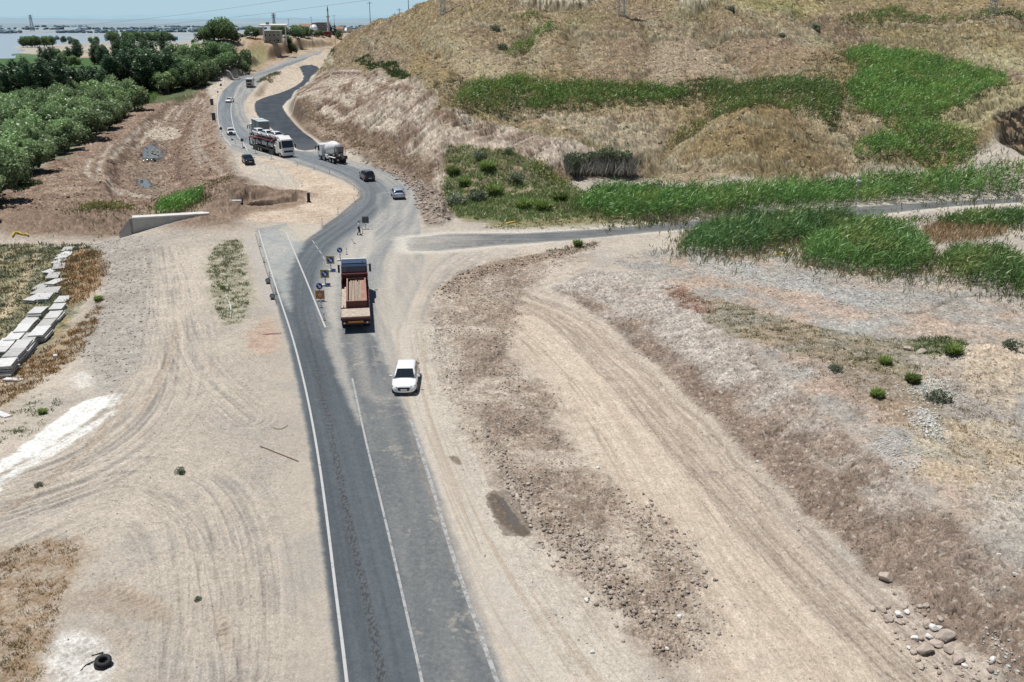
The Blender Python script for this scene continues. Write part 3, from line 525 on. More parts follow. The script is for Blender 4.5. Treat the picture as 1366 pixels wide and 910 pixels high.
# dusty paved pocket left of the diversion
w = region([(345,310),(384,303),(410,322),(392,345),(383,378),(392,420),(376,398),(358,350)], .5, .5, .6); mixc(w*onr*.85, vmix(c3(.27,.285,.28), c3(.34,.335,.31), .5+n10+n2))
w = region([(384,298),(420,298),(410,318),(396,325),(370,310)], .6, .8, .6); mixc(w*.6, c3(.40,.36,.30))
# milled crumb line in the left lane
mil = smooth_poly(W([(522,1010),(510,905),(500,850),(487,790),(473,730),(460,675),(448,610),(437,555),(424,500),(410,440),(399,410),(396,388),(402,365),(420,345),(440,322),(470,300),(494,280),(503,266),(497,250),(480,240)]), 2, False)
k = sub(mil, 3); d, s = pline(mil, X[k], Y[k]); wv = np.zeros(NV, np.float32); x_, y_ = X[k], Y[k]
hw_ = .0+.16*sstep(90, 48, y_)
wv[k] = sstep(1.0, -.3, (np.abs(d)-hw_)/.16+.5*perlin(d*4, s*.9, 95))
spk = sstep(-.05,.2,perlin(X*9, Y*3.6, 97)+.4*RS.normal(size=NV).astype(np.float32)*.5); mixc(wv*spk*(.35+.30*sstep(75,45,YO))*onr, c3(.04,.041,.042)); mixc(wv*(1-spk)*.10*onr, c3(.17,.155,.14)); Z += wv*onr*.012*(1+nfine)
# dusty right margin and central island
w = region([(555,330),(566,350),(556,400),(548,430),(548,480),(575,560),(606,640),(650,760),(712,905),(668,905),(632,805),(606,736),(577,640),(550,560),(524,495),(503,440),(505,380),(515,330)], .7, .5, .5)
mixc(w*.55, vmix(c3(.42,.365,.30), c3(.33,.30,.265), .5+.8*perlin(X*1.5+Y*.4, Y*.08, 98)+n10*.5))
w = region([(430,385),(452,350),(470,315),(490,300),(505,320),(495,345),(450,345),(450,440),(462,470),(440,440)], .5, .5, .8); mixc(w*.7, vmix(c3(.39,.365,.325), c3(.33,.31,.28), .5+n10+n2))
# wheel sweeps on the dusty junction
for tr, cc in (([(700,312),(640,325),(590,350),(560,400),(550,460)], .35), ([(660,330),(620,350),(585,385),(570,430),(575,500)], .35), ([(545,265),(540,300),(500,345),(497,420),(520,520)], .4), ([(520,260),(525,290),(510,320),(500,380)], .35), ([(560,320),(640,316),(760,308)], .6)):
    pw = smooth_poly(W(tr), 2, False); k = sub(pw, 4); d, s = pline(pw, X[k], Y[k]); w = np.zeros(NV, np.float32); w[k] = np.exp(-(d/1.3)**4)*sstep(-.1,.5,perlin(d*2.5, s*.05, 99)+.4*perlin(d*7,s*.1,98))*cc; mixc(w, c3(.21,.215,.21))
    w[k] = np.exp(-((np.abs(d)-1.7)/.5)**2)*cc*.6; mixc(w, c3(.45,.41,.36))
# right sandy shoulder streaks
shW = smooth_poly(W([(560,440),(575,520),(610,610),(650,700),(700,790),(760,880),(820,960)]), 2, False)
k = sub(shW, 5); d, s = pline(shW, X[k], Y[k]); w = np.zeros(NV, np.float32); w[k] = np.exp(-(d/2.6)**6)
st = np.zeros(NV, np.float32); st[k] = perlin(d*2.4, s*.05, 101)+.5*perlin(d*6, s*.1, 102)
mixc(w*.55*(1-onr), c3(.43,.395,.345)); mixc(w*sstep(.05,.5,st)*.4, c3(.30,.235,.18)); Z += w*(1-rw)*st*.03; lz = np.zeros(NV, np.float32); lz[k] = lines(d*1.6, s*.03, 194, .84)*sstep(-.3,.3,perlin(d*.6, s*.1, 195)); mixc(w*lz*.45*(1-onr), c3(.19,.15,.12))
# side road
ons = sstep(-.2, .3, side_d+.3*n10)*sstep(-19, -1, X+5*n2+2*perlin(X*.15, Y*1.1, 240))
mixc(sstep(-2.2,-.4,side_d+.5*n10)*.75*(1-ons*.5), c3(.47,.44,.39))
mixc(ons, vmix(c3(.105,.112,.118), c3(.165,.168,.165), .5+fbm(X*.2, Y*.9, 3, 103)*1.2)); mixc(ons*sstep(1.0,.1,side_d)*.5*sstep(60,30,X), c3(.36,.345,.315))
mixc(sstep(8,-16,X)*ons*.5*sstep(-.3,.4,n10+n2), c3(.38,.36,.32))
# fresh asphalt
onf = sstep(-.12, .12, fr_d+.15*n10)
mixc(onf, vmix(FRESH, FRESH*1.9, .5+fbm(X*.4+Y*.1, Y*.15, 3, 104)*1.3)); mixc(onf*sstep(165,145,YO)*.45, c3(.14,.145,.15))
mixc(sstep(-1.4,-.1,fr_d)*(1-onf)*.7, c3(.50,.44,.37))
w = region([(375,92.5),(353.5,104),(342,118),(330,131),(326,143),(340,165),(345,158),(338,143),(342,133),(380,122),(400,111),(404,100),(398,88),(430,84),(440,92),(446,80),(440,66),(424,73),(393,85)], 1, 1, .2); mixc(w*.85*(1-onf)*(1-onr), vmix(c3(.44,.38,.31), c3(.37,.31,.25), .5+n2))
# bare sandy wedge inside the bend and over the old road
w = region([(318,205),(340,209),(393,221),(459,246),(478,258),(476,264),(450,284),(428,300),(400,298),(330,296),(300,288),(320,262),(345,250),(400,255),(400,235),(345,236),(322,230)], .6, .8, .5)
mixc(w*.8*(1-onr), vmix(c3(.49,.41,.325), c3(.37,.29,.22), .45+n10+n2)); Z += w*(1-rw)*(.06*n10+.04*n40)
w = region([(330,208),(345,214),(380,222),(392,240),(350,238),(325,228)], .8, .8, .4); mixc(w*.6, c3(.36,.345,.31))
w = region([(318,205),(400,225),(470,250),(478,262),(440,280),(400,290),(380,280),(410,262),(400,240),(350,235)], .5, .5, .5); Z += w*(1-rw)*.05*n40
w = region([(150,264),(275,248),(300,243),(325,247),(345,256),(395,252),(410,258),(406,276),(360,282),(330,290),(300,300),(272,303),(205,300),(175,312),(160,316),(0,320),(0,262)], .8, 1.2, .35)
mixc(w*.85*(1-onr), vmix(c3(.29,.22,.17), c3(.19,.135,.10), .5+n2*1.2+n10*.9)); Z += w*(1-rw)*(.16*n10+.06*n40)
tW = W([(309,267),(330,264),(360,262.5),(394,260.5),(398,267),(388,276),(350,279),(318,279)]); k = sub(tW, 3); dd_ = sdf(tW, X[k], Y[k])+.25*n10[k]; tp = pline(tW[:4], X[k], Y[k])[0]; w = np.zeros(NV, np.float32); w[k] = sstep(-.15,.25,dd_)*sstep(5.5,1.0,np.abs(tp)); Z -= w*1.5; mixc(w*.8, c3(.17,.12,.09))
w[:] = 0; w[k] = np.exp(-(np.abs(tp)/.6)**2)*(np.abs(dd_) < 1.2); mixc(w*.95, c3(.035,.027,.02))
d, s = pline(W([(0,268),(80,263),(190,262),(210,268)]), X, Y); w = np.exp(-(d/.45)**2)*sstep(-.3,.3,n10+.3); mixc(w*.6, c3(.12,.09,.07)); Z -= w*.15
# loose earth heaps round the culvert
for px, py, rad, hh in ((296,287,3.4,2.0),(300,280,2.4,1.3),(285,300,3.,.8),(262,300,4,.4),(395,262,3,.8),(320,262,3.5,.8),(60,300,5,.7),(110,303,5,.8),(20,298,5,.7),(140,298,4,.6),(370,258,3,.5),(345,256,4,.5)):
    c = hit(px, py); d = np.hypot((X-c[0])/1.25, Y-c[1])+.5*n10; w = np.exp(-(d/rad*1.3)**2); Z += w*hh*(1+.3*n10+.25*n40)*(1-rw); mixc(np.clip(w*1.4,0,1)*.85, vmix(c3(.27,.205,.16), c3(.165,.12,.09), .5+n10+n40))
# low kerb of dirt on the edge of the diversion
d, s = pline(W([(430,304.5),(452,289),(481,264),(480,255),(473,249),(459,242),(419,229),(393,218)]), X, Y); w = np.exp(-((d-.0)/.28)**2)*(YO < 160); Z += w*.16; mixc(w*.55, c3(.10,.085,.07))
# ================= WATER & puddles
water_id = np.zeros(NV, bool)
def pond(poly, z, warp=.3, wf=.8, grow=0):
    global Z
    w = W(poly); w = smooth_poly(w, 1); k = sub(w, 3); d = sdf(w, X[k], Y[k])+warp*fbm(X[k]*wf, Y[k]*wf, 3, 111); kk = k[d > 0]; kd = k[(d > -1.2*warp-.3)]
    mixc_w = np.zeros(NV, np.float32); mixc_w[kd] = .6; mixc(mixc_w, c3(.13,.10,.08)); Zt = Z.copy(); Zt[kk] = z if z is not None else np.median(Z[kk])-.05; Z = Zt; water_id[kk] = True; 
pond([(187,196),(192,191),(205,189),(217,192),(216,200),(212,205),(188,205)], None, .7)
pond([(180,233),(185,230),(200,235),(203,240),(188,239)], None, .6)
pond([(200,182),(206,178),(208,184),(203,188)], None, .3)
pond([(664,661),(670,662),(676,673),(682,682),(688,690),(693,706),(686,708),(678,696),(673,682),(667,672)], -.02, .30, 2.2)
w = region([(650,660),(660,657),(672,668),(688,690),(702,706),(715,712),(690,716),(670,700),(655,682)], .15, .25, 1.6); mixc(w*.85, c3(.12,.095,.075))
w = region([(597,609),(608,607),(618,618),(612,621),(602,615)], .12, .15, 1.6); mixc(w*.8, c3(.17,.13,.10))
# lake
lakeW = [hit(-500,76),hit(-60,76),hit(20,75),hit(30,66),hit(24,61),hit(60,60),hit(88,57),hit(110,56),hit(150,55),hit(240,55),hit(262,50),hit(240,47),hit(60,49),(-900,2400),(-2600,2400),(-2600,1500)]
lk = sdf(np.array(lakeW), X, Y)+25*fbm(X*.006, Y*.006, 4, 121); lk[YO < 540] = -999
isl = lk > 0; Z[isl] = -12.3; lb = lk > -60; Z[lb & ~isl] = np.minimum(Z[lb & ~isl], -11.2)
mixc(sstep(-60, 0, lk)*.7*(lk > -900), c3(.38,.34,.27))
lake_id = isl & (YO > 540)
# green field and valley floor
fgr = region([(-200,92),(-200,70),(0,68),(60,70),(200,76),(215,100),(130,105),(0,110),(-200,150)], 6, 8, .03); mixc(fgr*.95, vmix(c3(.05,.12,.035), c3(.07,.13,.045), .5+n05))
vg = region([(-400,92),(0,92),(200,88),(262,70),(285,90),(290,105),(262,123),(185,140),(105,195),(15,243),(-300,250)], 3, 3, .1); mixc(vg*.9*(1-fgr), vmix(c3(.05,.075,.03), c3(.09,.12,.045), .5+n05+n2))
# village bank colours
vb = region([(262,75),(268,60),(300,52),(350,49),(440,47),(462,50),(448,61),(406,66),(380,73),(350,85),(332,92),(322,80),(300,82),(284,70)], 3, 3, .1)
mixc(vb, vmix(c3(.30,.22,.15), c3(.38,.32,.24), .5+fbm(X*.08, Y*.04, 3, 131)*1.8)); Z += vb*(.5*ridged(X*.12, Y*.03, 132)+.6*fbm(X*.2, Y*.1, 3, 134)); ln = lines(X*.25, Y*.05+.3*n05, 135, .7)*vb; mixc(ln*.5, c3(.17,.11,.07))
w = region([(310,78),(330,62),(360,60),(345,78),(325,88)], 3, 4, .1); mixc(w*.6, c3(.17,.18,.08))
# distance haze painted into the colours of the far plain
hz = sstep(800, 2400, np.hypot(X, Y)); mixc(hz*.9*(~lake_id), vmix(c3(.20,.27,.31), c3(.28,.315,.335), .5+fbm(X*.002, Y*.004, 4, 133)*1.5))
# crumbly contrast on all bare earth, dark specks painted as tiny shadows
msk = (1-np.maximum(rw, sw))*sstep(420, 300, YO)*(~water_id)
nA = fbm(X*.75, Y*.75, 4, 200, .7); nAz = fbm(X*.75, Y*.75, 3, 200, .5); nB = fbm(X*.33+7, Y*.33, 3, 205, .6); yard = sstep(-8, -2, X)*0
rough = np.clip(.30+.70*np.maximum.reduce([hill, cut, bd, rub, slope, plat, lf]), 0, 1)
C = C*(1+(.50*nA+.18*nB)[:,None]*(msk*rough)[:,None])
sp = sstep(.40, .58, perlin(X*2.7, Y*2.7, 207))*msk*rough; mixc(sp*.5, c3(.12,.09,.07)); sp = sstep(.46, .62, perlin(X*3.1, Y*3.1, 208))*msk*rough; mixc(sp*.45, c3(.50,.47,.42)); sp = sstep(.38, .55, perlin(X*5.7, Y*5.7, 209))*msk*rough*sstep(150,90,YO); mixc(sp*.45, c3(.13,.105,.085))
lm = C.mean(1, keepdims=True); sat = (.94+0*lm); C = (lm+(C-lm)*sat)*np.where(rough[:,None] > .5, 1.0, 1.05)
C *= 1-hill[:,None]*np.array([[.17,.12,.19]], np.float32)
Z += msk*rough*(.15*nAz+.04*nB)
# general micro relief
mic = 1-np.maximum(rw, sw)
Z += mic*(.012*nfine+.026*n40+.004*perlin(X*19, Y*19, 7))*sstep(400, 100, YO)
gw = RS.normal(size=NV).astype(np.float32); px_ = RD/937.
C = C*(1+.06*nfine+.09*n40)[:,None]; C = C*(1+gw*(.07+.10*msk*rough+.02*msk+.05*hill*msk))[:,None]
nr_ = sstep(900, 500, YO)[:,None]; C = np.clip(C, .01, .9); Cg = .345*(C/.345)**1.17*np.array([[1.0,1.0,.985]], np.float32); C = C*(1-nr_)+Cg*nr_
C = np.clip(C, .01, .85)
# ================= split into named sheets
lab = np.zeros(NV, np.int8)
lab[hill > .5] = 1; lab[cut > .5] = 1; lab[bd > .5] = 2; lab[plat+slope > .6] = 3
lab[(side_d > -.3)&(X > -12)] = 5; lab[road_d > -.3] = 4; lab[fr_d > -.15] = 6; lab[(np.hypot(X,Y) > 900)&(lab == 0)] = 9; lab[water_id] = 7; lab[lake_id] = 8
idx = np.arange(NV).reshape(NR, NA)
F = np.stack([idx[:-1,:-1], idx[:-1,1:], idx[1:,1:], idx[1:,:-1]], -1).reshape(-1, 4)[:, ::-1]
fl = lab[F[:,0]]
VV = np.stack([X, Y, Z], -1)
mt_dirt = M_attr('dusty_earth', .95, .17, 7., .5, .15, 1.9)
mt_asph = M_attr('worn_asphalt', .85, .22, 14., .15, .3, 2.5)
mt_fresh = M_attr('fresh_bitumen', .6, .15, 14., .15, .4)
def water_mat(name, c, rough, sc):
    m, t, b = mat_base(name); b.inputs['Base Color'].default_value = (*c, 1); b.inputs['Roughness'].default_value = rough; b.inputs['Specular IOR Level'].default_value = .6
    n = t.nodes.new('ShaderNodeTexNoise'); n.inputs['Scale'].default_value = sc; tc = t.nodes.new('ShaderNodeTexCoord'); bp = t.nodes.new('ShaderNodeBump'); bp.inputs['Strength'].default_value = .15; bp.inputs['Distance'].default_value = .1
    t.links.new(tc.outputs['Object'], n.inputs['Vector']); t.links.new(n.outputs[0], bp.inputs['Height']); t.links.new(bp.outputs[0], b.inputs['Normal']); return m
mt_water = water_mat('shallow_muddy_water', (.115,.10,.085), .1, 3.); mt_lake = water_mat('lake_water', (.30,.36,.40), .3, .3)
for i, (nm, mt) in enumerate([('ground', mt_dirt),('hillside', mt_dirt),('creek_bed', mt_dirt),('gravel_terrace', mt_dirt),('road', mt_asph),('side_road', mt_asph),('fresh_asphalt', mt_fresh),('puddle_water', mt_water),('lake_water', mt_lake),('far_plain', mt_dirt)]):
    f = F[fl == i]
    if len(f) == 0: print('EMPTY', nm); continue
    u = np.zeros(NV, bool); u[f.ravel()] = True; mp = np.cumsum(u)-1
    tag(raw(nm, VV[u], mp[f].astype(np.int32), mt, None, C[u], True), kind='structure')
ZG = Z.reshape(NR, NA)
def gz(x, y):
    x = np.asarray(x, float); y = np.asarray(y, float); a = np.arctan2(x, y); r = np.hypot(x, y)
    fa = np.clip((a-AZ0)/(AZ[1]-AZ[0]), 0, NA-1.001); j = np.clip(np.searchsorted(RR, r)-1, 0, NR-2); fr = np.clip((r-RR[j])/(RR[j+1]-RR[j]), 0, 1)
    i = fa.astype(int); fa = fa-i
    return (ZG[j,i]*(1-fa)+ZG[j,i+1]*fa)*(1-fr)+(ZG[j+1,i]*(1-fa)+ZG[j+1,i+1]*fa)*fr
# ---- distant hills, blue air haze painted into their colours
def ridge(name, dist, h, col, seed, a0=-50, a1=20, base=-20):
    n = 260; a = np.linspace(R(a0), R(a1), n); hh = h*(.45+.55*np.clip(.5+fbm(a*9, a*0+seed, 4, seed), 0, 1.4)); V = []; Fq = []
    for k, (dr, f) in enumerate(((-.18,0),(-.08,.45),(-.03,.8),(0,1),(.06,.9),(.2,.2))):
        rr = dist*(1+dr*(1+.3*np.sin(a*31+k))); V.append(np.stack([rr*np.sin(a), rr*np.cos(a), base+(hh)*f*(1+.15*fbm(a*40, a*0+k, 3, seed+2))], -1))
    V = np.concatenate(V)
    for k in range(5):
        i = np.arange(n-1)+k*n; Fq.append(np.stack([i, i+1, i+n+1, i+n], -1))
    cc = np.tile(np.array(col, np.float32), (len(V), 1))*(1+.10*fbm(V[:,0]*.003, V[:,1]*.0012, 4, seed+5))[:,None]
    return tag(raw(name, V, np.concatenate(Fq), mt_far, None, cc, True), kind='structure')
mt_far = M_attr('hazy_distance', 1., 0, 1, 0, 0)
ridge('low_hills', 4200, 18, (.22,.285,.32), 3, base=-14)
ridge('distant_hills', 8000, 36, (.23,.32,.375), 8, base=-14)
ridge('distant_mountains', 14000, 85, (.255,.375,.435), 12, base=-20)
# ---- painted markings
def ribbon(name, px, width, mat, up=.02, dash=None, jit=0):
    p = smooth_poly(W(px), 2, False); seg = np.hypot(*np.diff(p, axis=0).T); s = np.concatenate([[0], np.cumsum(seg)]); n = int(s[-1]/.8); q = np.linspace(0, s[-1], n)
    x = np.interp(q, s, p[:,0]); y = np.interp(q, s, p[:,1]); tx = np.gradient(x); ty = np.gradient(y); L = np.hypot(tx, ty); nx, ny = -ty/L, tx/L
    V = []; 
    for sgn in (-.5, .5):
        xx = x+nx*sgn*width; yy = y+ny*sgn*width; V.append(np.stack([xx, yy, gz(xx, yy)+up], -1))
    V = np.concatenate(V); i = np.arange(n-1)
    if dash: i = i[(q[:-1] % dash[1]) < dash[0]]
    return tag(raw(name, V, np.stack([i, i+1, i+n+1, i+n], -1)[:, ::-1], mat), kind='structure')
def paint_mat(name, wear, lo=.52, under=(.16,.165,.17)):
    m, t, b = mat_base(name); N = t.nodes; L = t.links; tc = N.new('ShaderNodeTexCoord'); n = N.new('ShaderNodeTexNoise'); n.inputs['Scale'].default_value = 3.; n.inputs['Detail'].default_value = 8; n.inputs['Roughness'].default_value = .75
    L.new(tc.outputs['Object'], n.inputs['Vector']); r = N.new('ShaderNodeMapRange'); r.inputs[1].default_value = wear-.06; r.inputs[2].default_value = wear+.06; L.new(n.outputs[0], r.inputs[0])
    mx = N.new('ShaderNodeMix'); mx.data_type = 'RGBA'; mx.inputs[6].default_value = (lo,lo,lo*.97,1); mx.inputs[7].default_value = (*under,1); L.new(r.outputs[0], mx.inputs[0]); L.new(mx.outputs[2], b.inputs['Base Color']); b.inputs['Roughness'].default_value = .8; return m
pm1 = paint_mat('worn_white_paint', .62, .43); pm2 = paint_mat('dusty_white_paint', .56, .34); pm3 = paint_mat('faded_white_paint', .50, .36, (.20,.20,.195))
ribbon('edge_line', [(345,308),(358,350),(372.5,395),(390,447),(408,518),(423.5,600),(436,690),(448,790),(460,885),(468,960)], .14, pm1)
ribbon('edge_line', [(309,198),(301,190),(294,178),(290.5,160),(290.5,145),(295,130),(304,116),(318,104),(336,94),(358,84.6),(380,76),(406,68),(446,62.6)], .2, pm1)
ribbon('centre_line', [(381.6,309.6),(391,332),(405,364),(420,401),(434,436)], .15, pm1)
ribbon('centre_line', [(470,505),(487,585),(500,637),(520,719),(536,790),(551,856),(563,909),(575,970)], .13, pm2)
ribbon('centre_line', [(332,204),(325,193),(315,180),(309,160),(308,145),(312,130),(321,115),(335,104),(358,92),(385,82),(420,71),(442,65)], .2, pm1)
ribbon('edge_line', [(548,560),(573,637),(602,736),(626,805),(660,900),(685,975)], .2, pm3)
ribbon('lane_dash', [(417,321),(423,330),(431,341),(438,356)], .12, pm2, dash=(1.5,2.6))
ribbon('edge_line', [(355,207),(368,222),(378,241)], .15, pm3)
ribbon('edge_line', [(312,210),(320,230)], .15, pm3)
ribbon('gravel_margin_line', [(990,288.5),(1143,277.5),(1260,268.5),(1366,261.5),(1500,252)], .15, pm3)
# ================================================================== SCATTER
def sample(poly, n, world=False, up=0., smooth=1):
    w = np.array(poly, float) if world else W(poly, up)
    if smooth: w = smooth_poly(w, smooth)
    lo, hi = w.min(0), w.max(0); xs = []; ys = []; tot = 0
    for _ in range(60):
        x = RS.uniform(lo[0], hi[0], max(n*2, 200)); y = RS.uniform(lo[1], hi[1], max(n*2, 200)); m = sdf(w, x, y) > 0; xs.append(x[m]); ys.append(y[m]); tot += m.sum()
        if tot >= n: break
    return np.concatenate(xs)[:n], np.concatenate(ys)[:n]
def area(poly, up=0.):
    w = W(poly, up); x, y = w.T; return abs(np.dot(x, np.roll(y, 1))-np.dot(y, np.roll(x, 1)))/2
bm = bmesh.new(); bmesh.ops.create_icosphere(bm, subdivisions=1, radius=1); ICO_V = np.array([v.co[:] for v in bm.verts]); ICO_F = np.array([[v.index for v in f.verts] for f in bm.faces]); bm.free()
def stones(name, x, y, size, cols, mat, flat=.65, sink=.25):
    n = len(x); z = gz(x, y); V = np.tile(ICO_V[None], (n, 1, 1))*(1+RS.uniform(-.28, .28, (n, len(ICO_V), 1)))
    V = V*(RS.uniform(.6, 1.25, (n, 1, 3))*np.array([1, 1, flat])); a = RS.uniform(0, 6.28, n); ca, sa = np.cos(a)[:,None], np.sin(a)[:,None]
    vx = V[:,:,0]*ca-V[:,:,1]*sa; vy = V[:,:,0]*sa+V[:,:,1]*ca; V = np.stack([vx, vy, V[:,:,2]], -1)*size[:,None,None]*.5
    V += np.stack([x, y, z+size*flat*.5*(1-2*sink)], -1)[:,None,:]
    F = (ICO_F[None]+(np.arange(n)*len(ICO_V))[:,None,None]).reshape(-1, 3); cc = np.repeat(cols, len(ICO_V), 0)
    return raw(name, V.reshape(-1, 3), F, mat, None, cc)
def leaves(P0, D, L, Wd, cols, bend=.0):
    """diamond leaves: root points, unit directions, lengths, widths"""
    n = len(P0); r = RS.normal(size=(n, 3)); S = np.cross(D, r); S /= np.linalg.norm(S, axis=1)[:,None]+1e-9
    mid = P0+D*L[:,None]*.45; tip = P0+D*L[:,None]; tip[:,2] -= bend*L
    V = np.stack([P0, mid+S*Wd[:,None]*.5, tip, mid-S*Wd[:,None]*.5], 1).reshape(-1, 3); F = np.arange(4*n).reshape(-1, 4)
    return V, F, np.repeat(cols, 4, 0)
def unit(v): return v/(np.linalg.norm(v, axis=-1, keepdims=True)+1e-9)
mt_leaf = M_attr('green_leaves', .45, 0, 1, 0, .45, transl=.25)
for m_ in (mt_leaf,):
    t_ = m_.node_tree; at_n = [n for n in t_.nodes if n.type == 'ATTRIBUTE'][0]; oi = t_.nodes.new('ShaderNodeObjectInfo'); mr_ = t_.nodes.new('ShaderNodeMapRange'); mr_.inputs[3].default_value = .62; mr_.inputs[4].default_value = 1.15; t_.links.new(oi.outputs['Random'], mr_.inputs[0])
    mu = t_.nodes.new('ShaderNodeMix'); mu.data_type = 'RGBA'; mu.blend_type = 'MULTIPLY'; mu.inputs[0].default_value = 1; tgt = [l.to_socket for l in at_n.outputs['Color'].links]; t_.links.new(at_n.outputs['Color'], mu.inputs[6]); t_.links.new(mr_.outputs[0], mu.inputs[7])
    for q in tgt: t_.links.new(mu.outputs[2], q)
mt_reed = M_attr('reed_leaves', .45, 0, 1, 0, .45, transl=.25)
mt_dry = M_attr('dry_stems', .9, 0, 1, 0, .1)
mt_stone = M_attr('broken_stone', .9, .14, 20, .2, .2)
def tufts(name, x, y, h, spread, nb, wd, col, var=.25, mat=None, lean=(0,0), stiff=.55, zoff=-.02, tipcol=None):
    n = len(x); z = gz(x, y)+zoff; h = np.broadcast_to(h, n)*RS.uniform(.6, 1.25, n); k = n*nb
    bx = np.repeat(x, nb)+RS.normal(0, spread, k); by = np.repeat(y, nb)+RS.normal(0, spread, k); hh = np.repeat(h, nb)*RS.uniform(.55, 1.1, k)
    D = np.stack([RS.normal(0, 1-stiff, k)+lean[0], RS.normal(0, 1-stiff, k)+lean[1], np.ones(k)], -1); D = unit(D)
    c = np.repeat(np.asarray(col)*(1+RS.uniform(-var, var, (n, 1))), nb, 0)*(1+RS.uniform(-var, var, (k, 1)))
    mat = mat or mt_reed; V, F, cc = leaves(np.stack([bx, by, np.repeat(z, nb)], -1), D, hh, np.full(k, wd)*RS.uniform(.6, 1.3, k), c)
    return raw(name, V, F, mat or mt_leaf, None, np.clip(cc, .005, .9))
def stuff(o, label, cat): return tag(o, label, cat, kind='stuff')
# ---- reed beds
def reeds(poly, h, dens, label, col=(.055,.12,.03), dy=None, lean=(.18,-.1), wl=.13, nl=5):
    col = (col[0]*3.2, col[1]*2.5, col[2]*2.7); h *= 1.1; p = poly; a = area(p, h*.45); n = int(a*dens); x, y = sample(p, int(n*1.12), up=h*.45, smooth=2); pw_ = smooth_poly(W(p, h*.45), 1); x = x+RS.normal(0, .45, len(x)); y = y+RS.normal(0, .9, len(x)); ed = sdf(pw_, x, y); kp = (sdf(sideW, x, y) < -.5)&(ed+2.6*fbm(x*.3, y*.2, 3, 144) > RS.normal(0, .45, len(x))-.2); x, y, ed = x[kp], y[kp], ed[kp]; n = len(x)
    hv = h*(1+.45*fbm(x*.35, y*.3, 3, 141))*RS.uniform(.65, 1.12, n)*(.5+.5*sstep(-1.2, 1.6, ed)); z = gz(x, y); cc = np.array(col)*(1+.45*fbm(x*.12, y*.12, 3, 142)[:,None]+RS.uniform(-.22, .22, (n, 1)))
    cc = cc+np.array([.14,.085,.03])*np.clip(fbm(x*.2, y*.2, 3, 143)*1.8, 0, 1)[:,None]+np.array([.16,.12,.06])*(RS.uniform(size=n) < .06)[:,None]
    Ps, Ds, Ls, Ws, Cs = [], [], [], [], []
    tip = np.stack([RS.normal(lean[0], .10, n), RS.normal(lean[1], .10, n), np.ones(n)], -1)
    Ps.append(np.stack([x, y, z-.05], -1)); Ds.append(unit(tip)); Ls.append(hv); Ws.append(np.full(n, .07)); Cs.append(cc*.8)
    for i in range(nl):
        f = .3+.62*i/nl+RS.uniform(-.06, .06, n); q = Ps[0]+tip*(hv*f)[:,None]; d = np.stack([RS.normal(lean[0]*2.2, .7, n), RS.normal(lean[1]*2.2, .7, n), RS.uniform(.25, 1.1, n)], -1)
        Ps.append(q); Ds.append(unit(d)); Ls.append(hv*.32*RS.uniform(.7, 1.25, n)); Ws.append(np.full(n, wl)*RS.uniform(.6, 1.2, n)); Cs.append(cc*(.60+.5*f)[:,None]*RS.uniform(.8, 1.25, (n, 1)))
    m_ = int(n*.98); fx_, fy_ = x[:m_]+RS.normal(0, 1.6, m_), y[:m_]+RS.normal(0, 3.2, m_); out_ = sdf(pw_, fx_, fy_) < .8; fx_, fy_ = fx_[out_], fy_[out_]; m_ = len(fx_)
    fc_ = np.where((RS.uniform(size=m_) < .45)[:,None], np.array([[.34,.28,.16]]), np.array([[.15,.20,.075]]))*RS.uniform(.6, 1.2, (m_, 1))
    for _ in range(3): Ps.append(np.stack([fx_+RS.normal(0,.15,m_), fy_+RS.normal(0,.15,m_), gz(fx_, fy_)-.03], -1)); Ds.append(unit(np.stack([RS.normal(.1,.4,m_), RS.normal(0,.4,m_), np.ones(m_)], -1))); Ls.append(h*.35*RS.uniform(.4,1.3,m_)); Ws.append(np.full(m_, wl*.9)); Cs.append(fc_)
    V, F, c = leaves(np.concatenate(Ps), np.concatenate(Ds), np.concatenate(Ls), np.concatenate(Ws), np.concatenate(Cs))
    return stuff(raw('reeds', V, F, mt_reed, None, np.clip(c, .004, .8)), label, 'reeds')
def darken(poly, up=0): pass
RG = (.052,.125,.028)
reeds([(600,137),(625,112),(680,103),(740,106),(800,110),(880,114),(915,114),(920,130),(880,140),(800,140),(740,146),(680,150),(620,148)], 2.0, 4.5, 'long dark green reed strip halfway up the hillside, its broad end at the left', (.045,.10,.022))
reeds([(930,112),(1000,110),(1050,108),(1110,111),(1130,125),(1115,140),(1108,165),(1080,146),(1030,136),(990,146),(960,150),(935,135)], 2.0, 4.0, 'narrow reed strip running right into the broad green gully', (.045,.09,.024))
reeds([(885,182),(905,168),(940,150),(950,152),(930,172),(900,186)], 1.2, 4, 'thin sloping reed tongue below the gap between two strips', (.07,.11,.03))
reeds([(1120,66),(1180,60),(1225,66),(1245,82),(1340,100),(1345,112),(1290,134),(1250,152),(1230,170),(1200,178),(1160,142),(1130,132),(1120,112),(1150,98),(1130,80)], 2.4, 4.2, 'broad bright green reed gully crossing the upper right hillside', (.055,.135,.03))
reeds([(1200,175),(1240,163),(1290,168),(1303,190),(1290,210),(1230,216),(1180,212),(1130,198),(1145,184),(1185,180)], 2.2, 5, 'rounded reed patch at the foot of the gully above the road', (.055,.13,.03))
reeds([(1115,18),(1170,14),(1200,8),(1215,18),(1320,17),(1450,15),(1450,24),(1310,24),(1180,25),(1120,24)], 1.8, 3, 'thin green reed line along the top right of the hillside', (.05,.10,.025))
reeds([(665,66),(700,40),(740,28),(743,38),(700,58),(675,68)], 1.6, 4, 'small slanting reed tongue high on the left hillside', (.06,.13,.03))
reeds([(672,22),(700,17),(725,20),(722,26),(690,26)], 1.4, 4, 'tiny reed patch just below the small cliff', (.06,.12,.03))
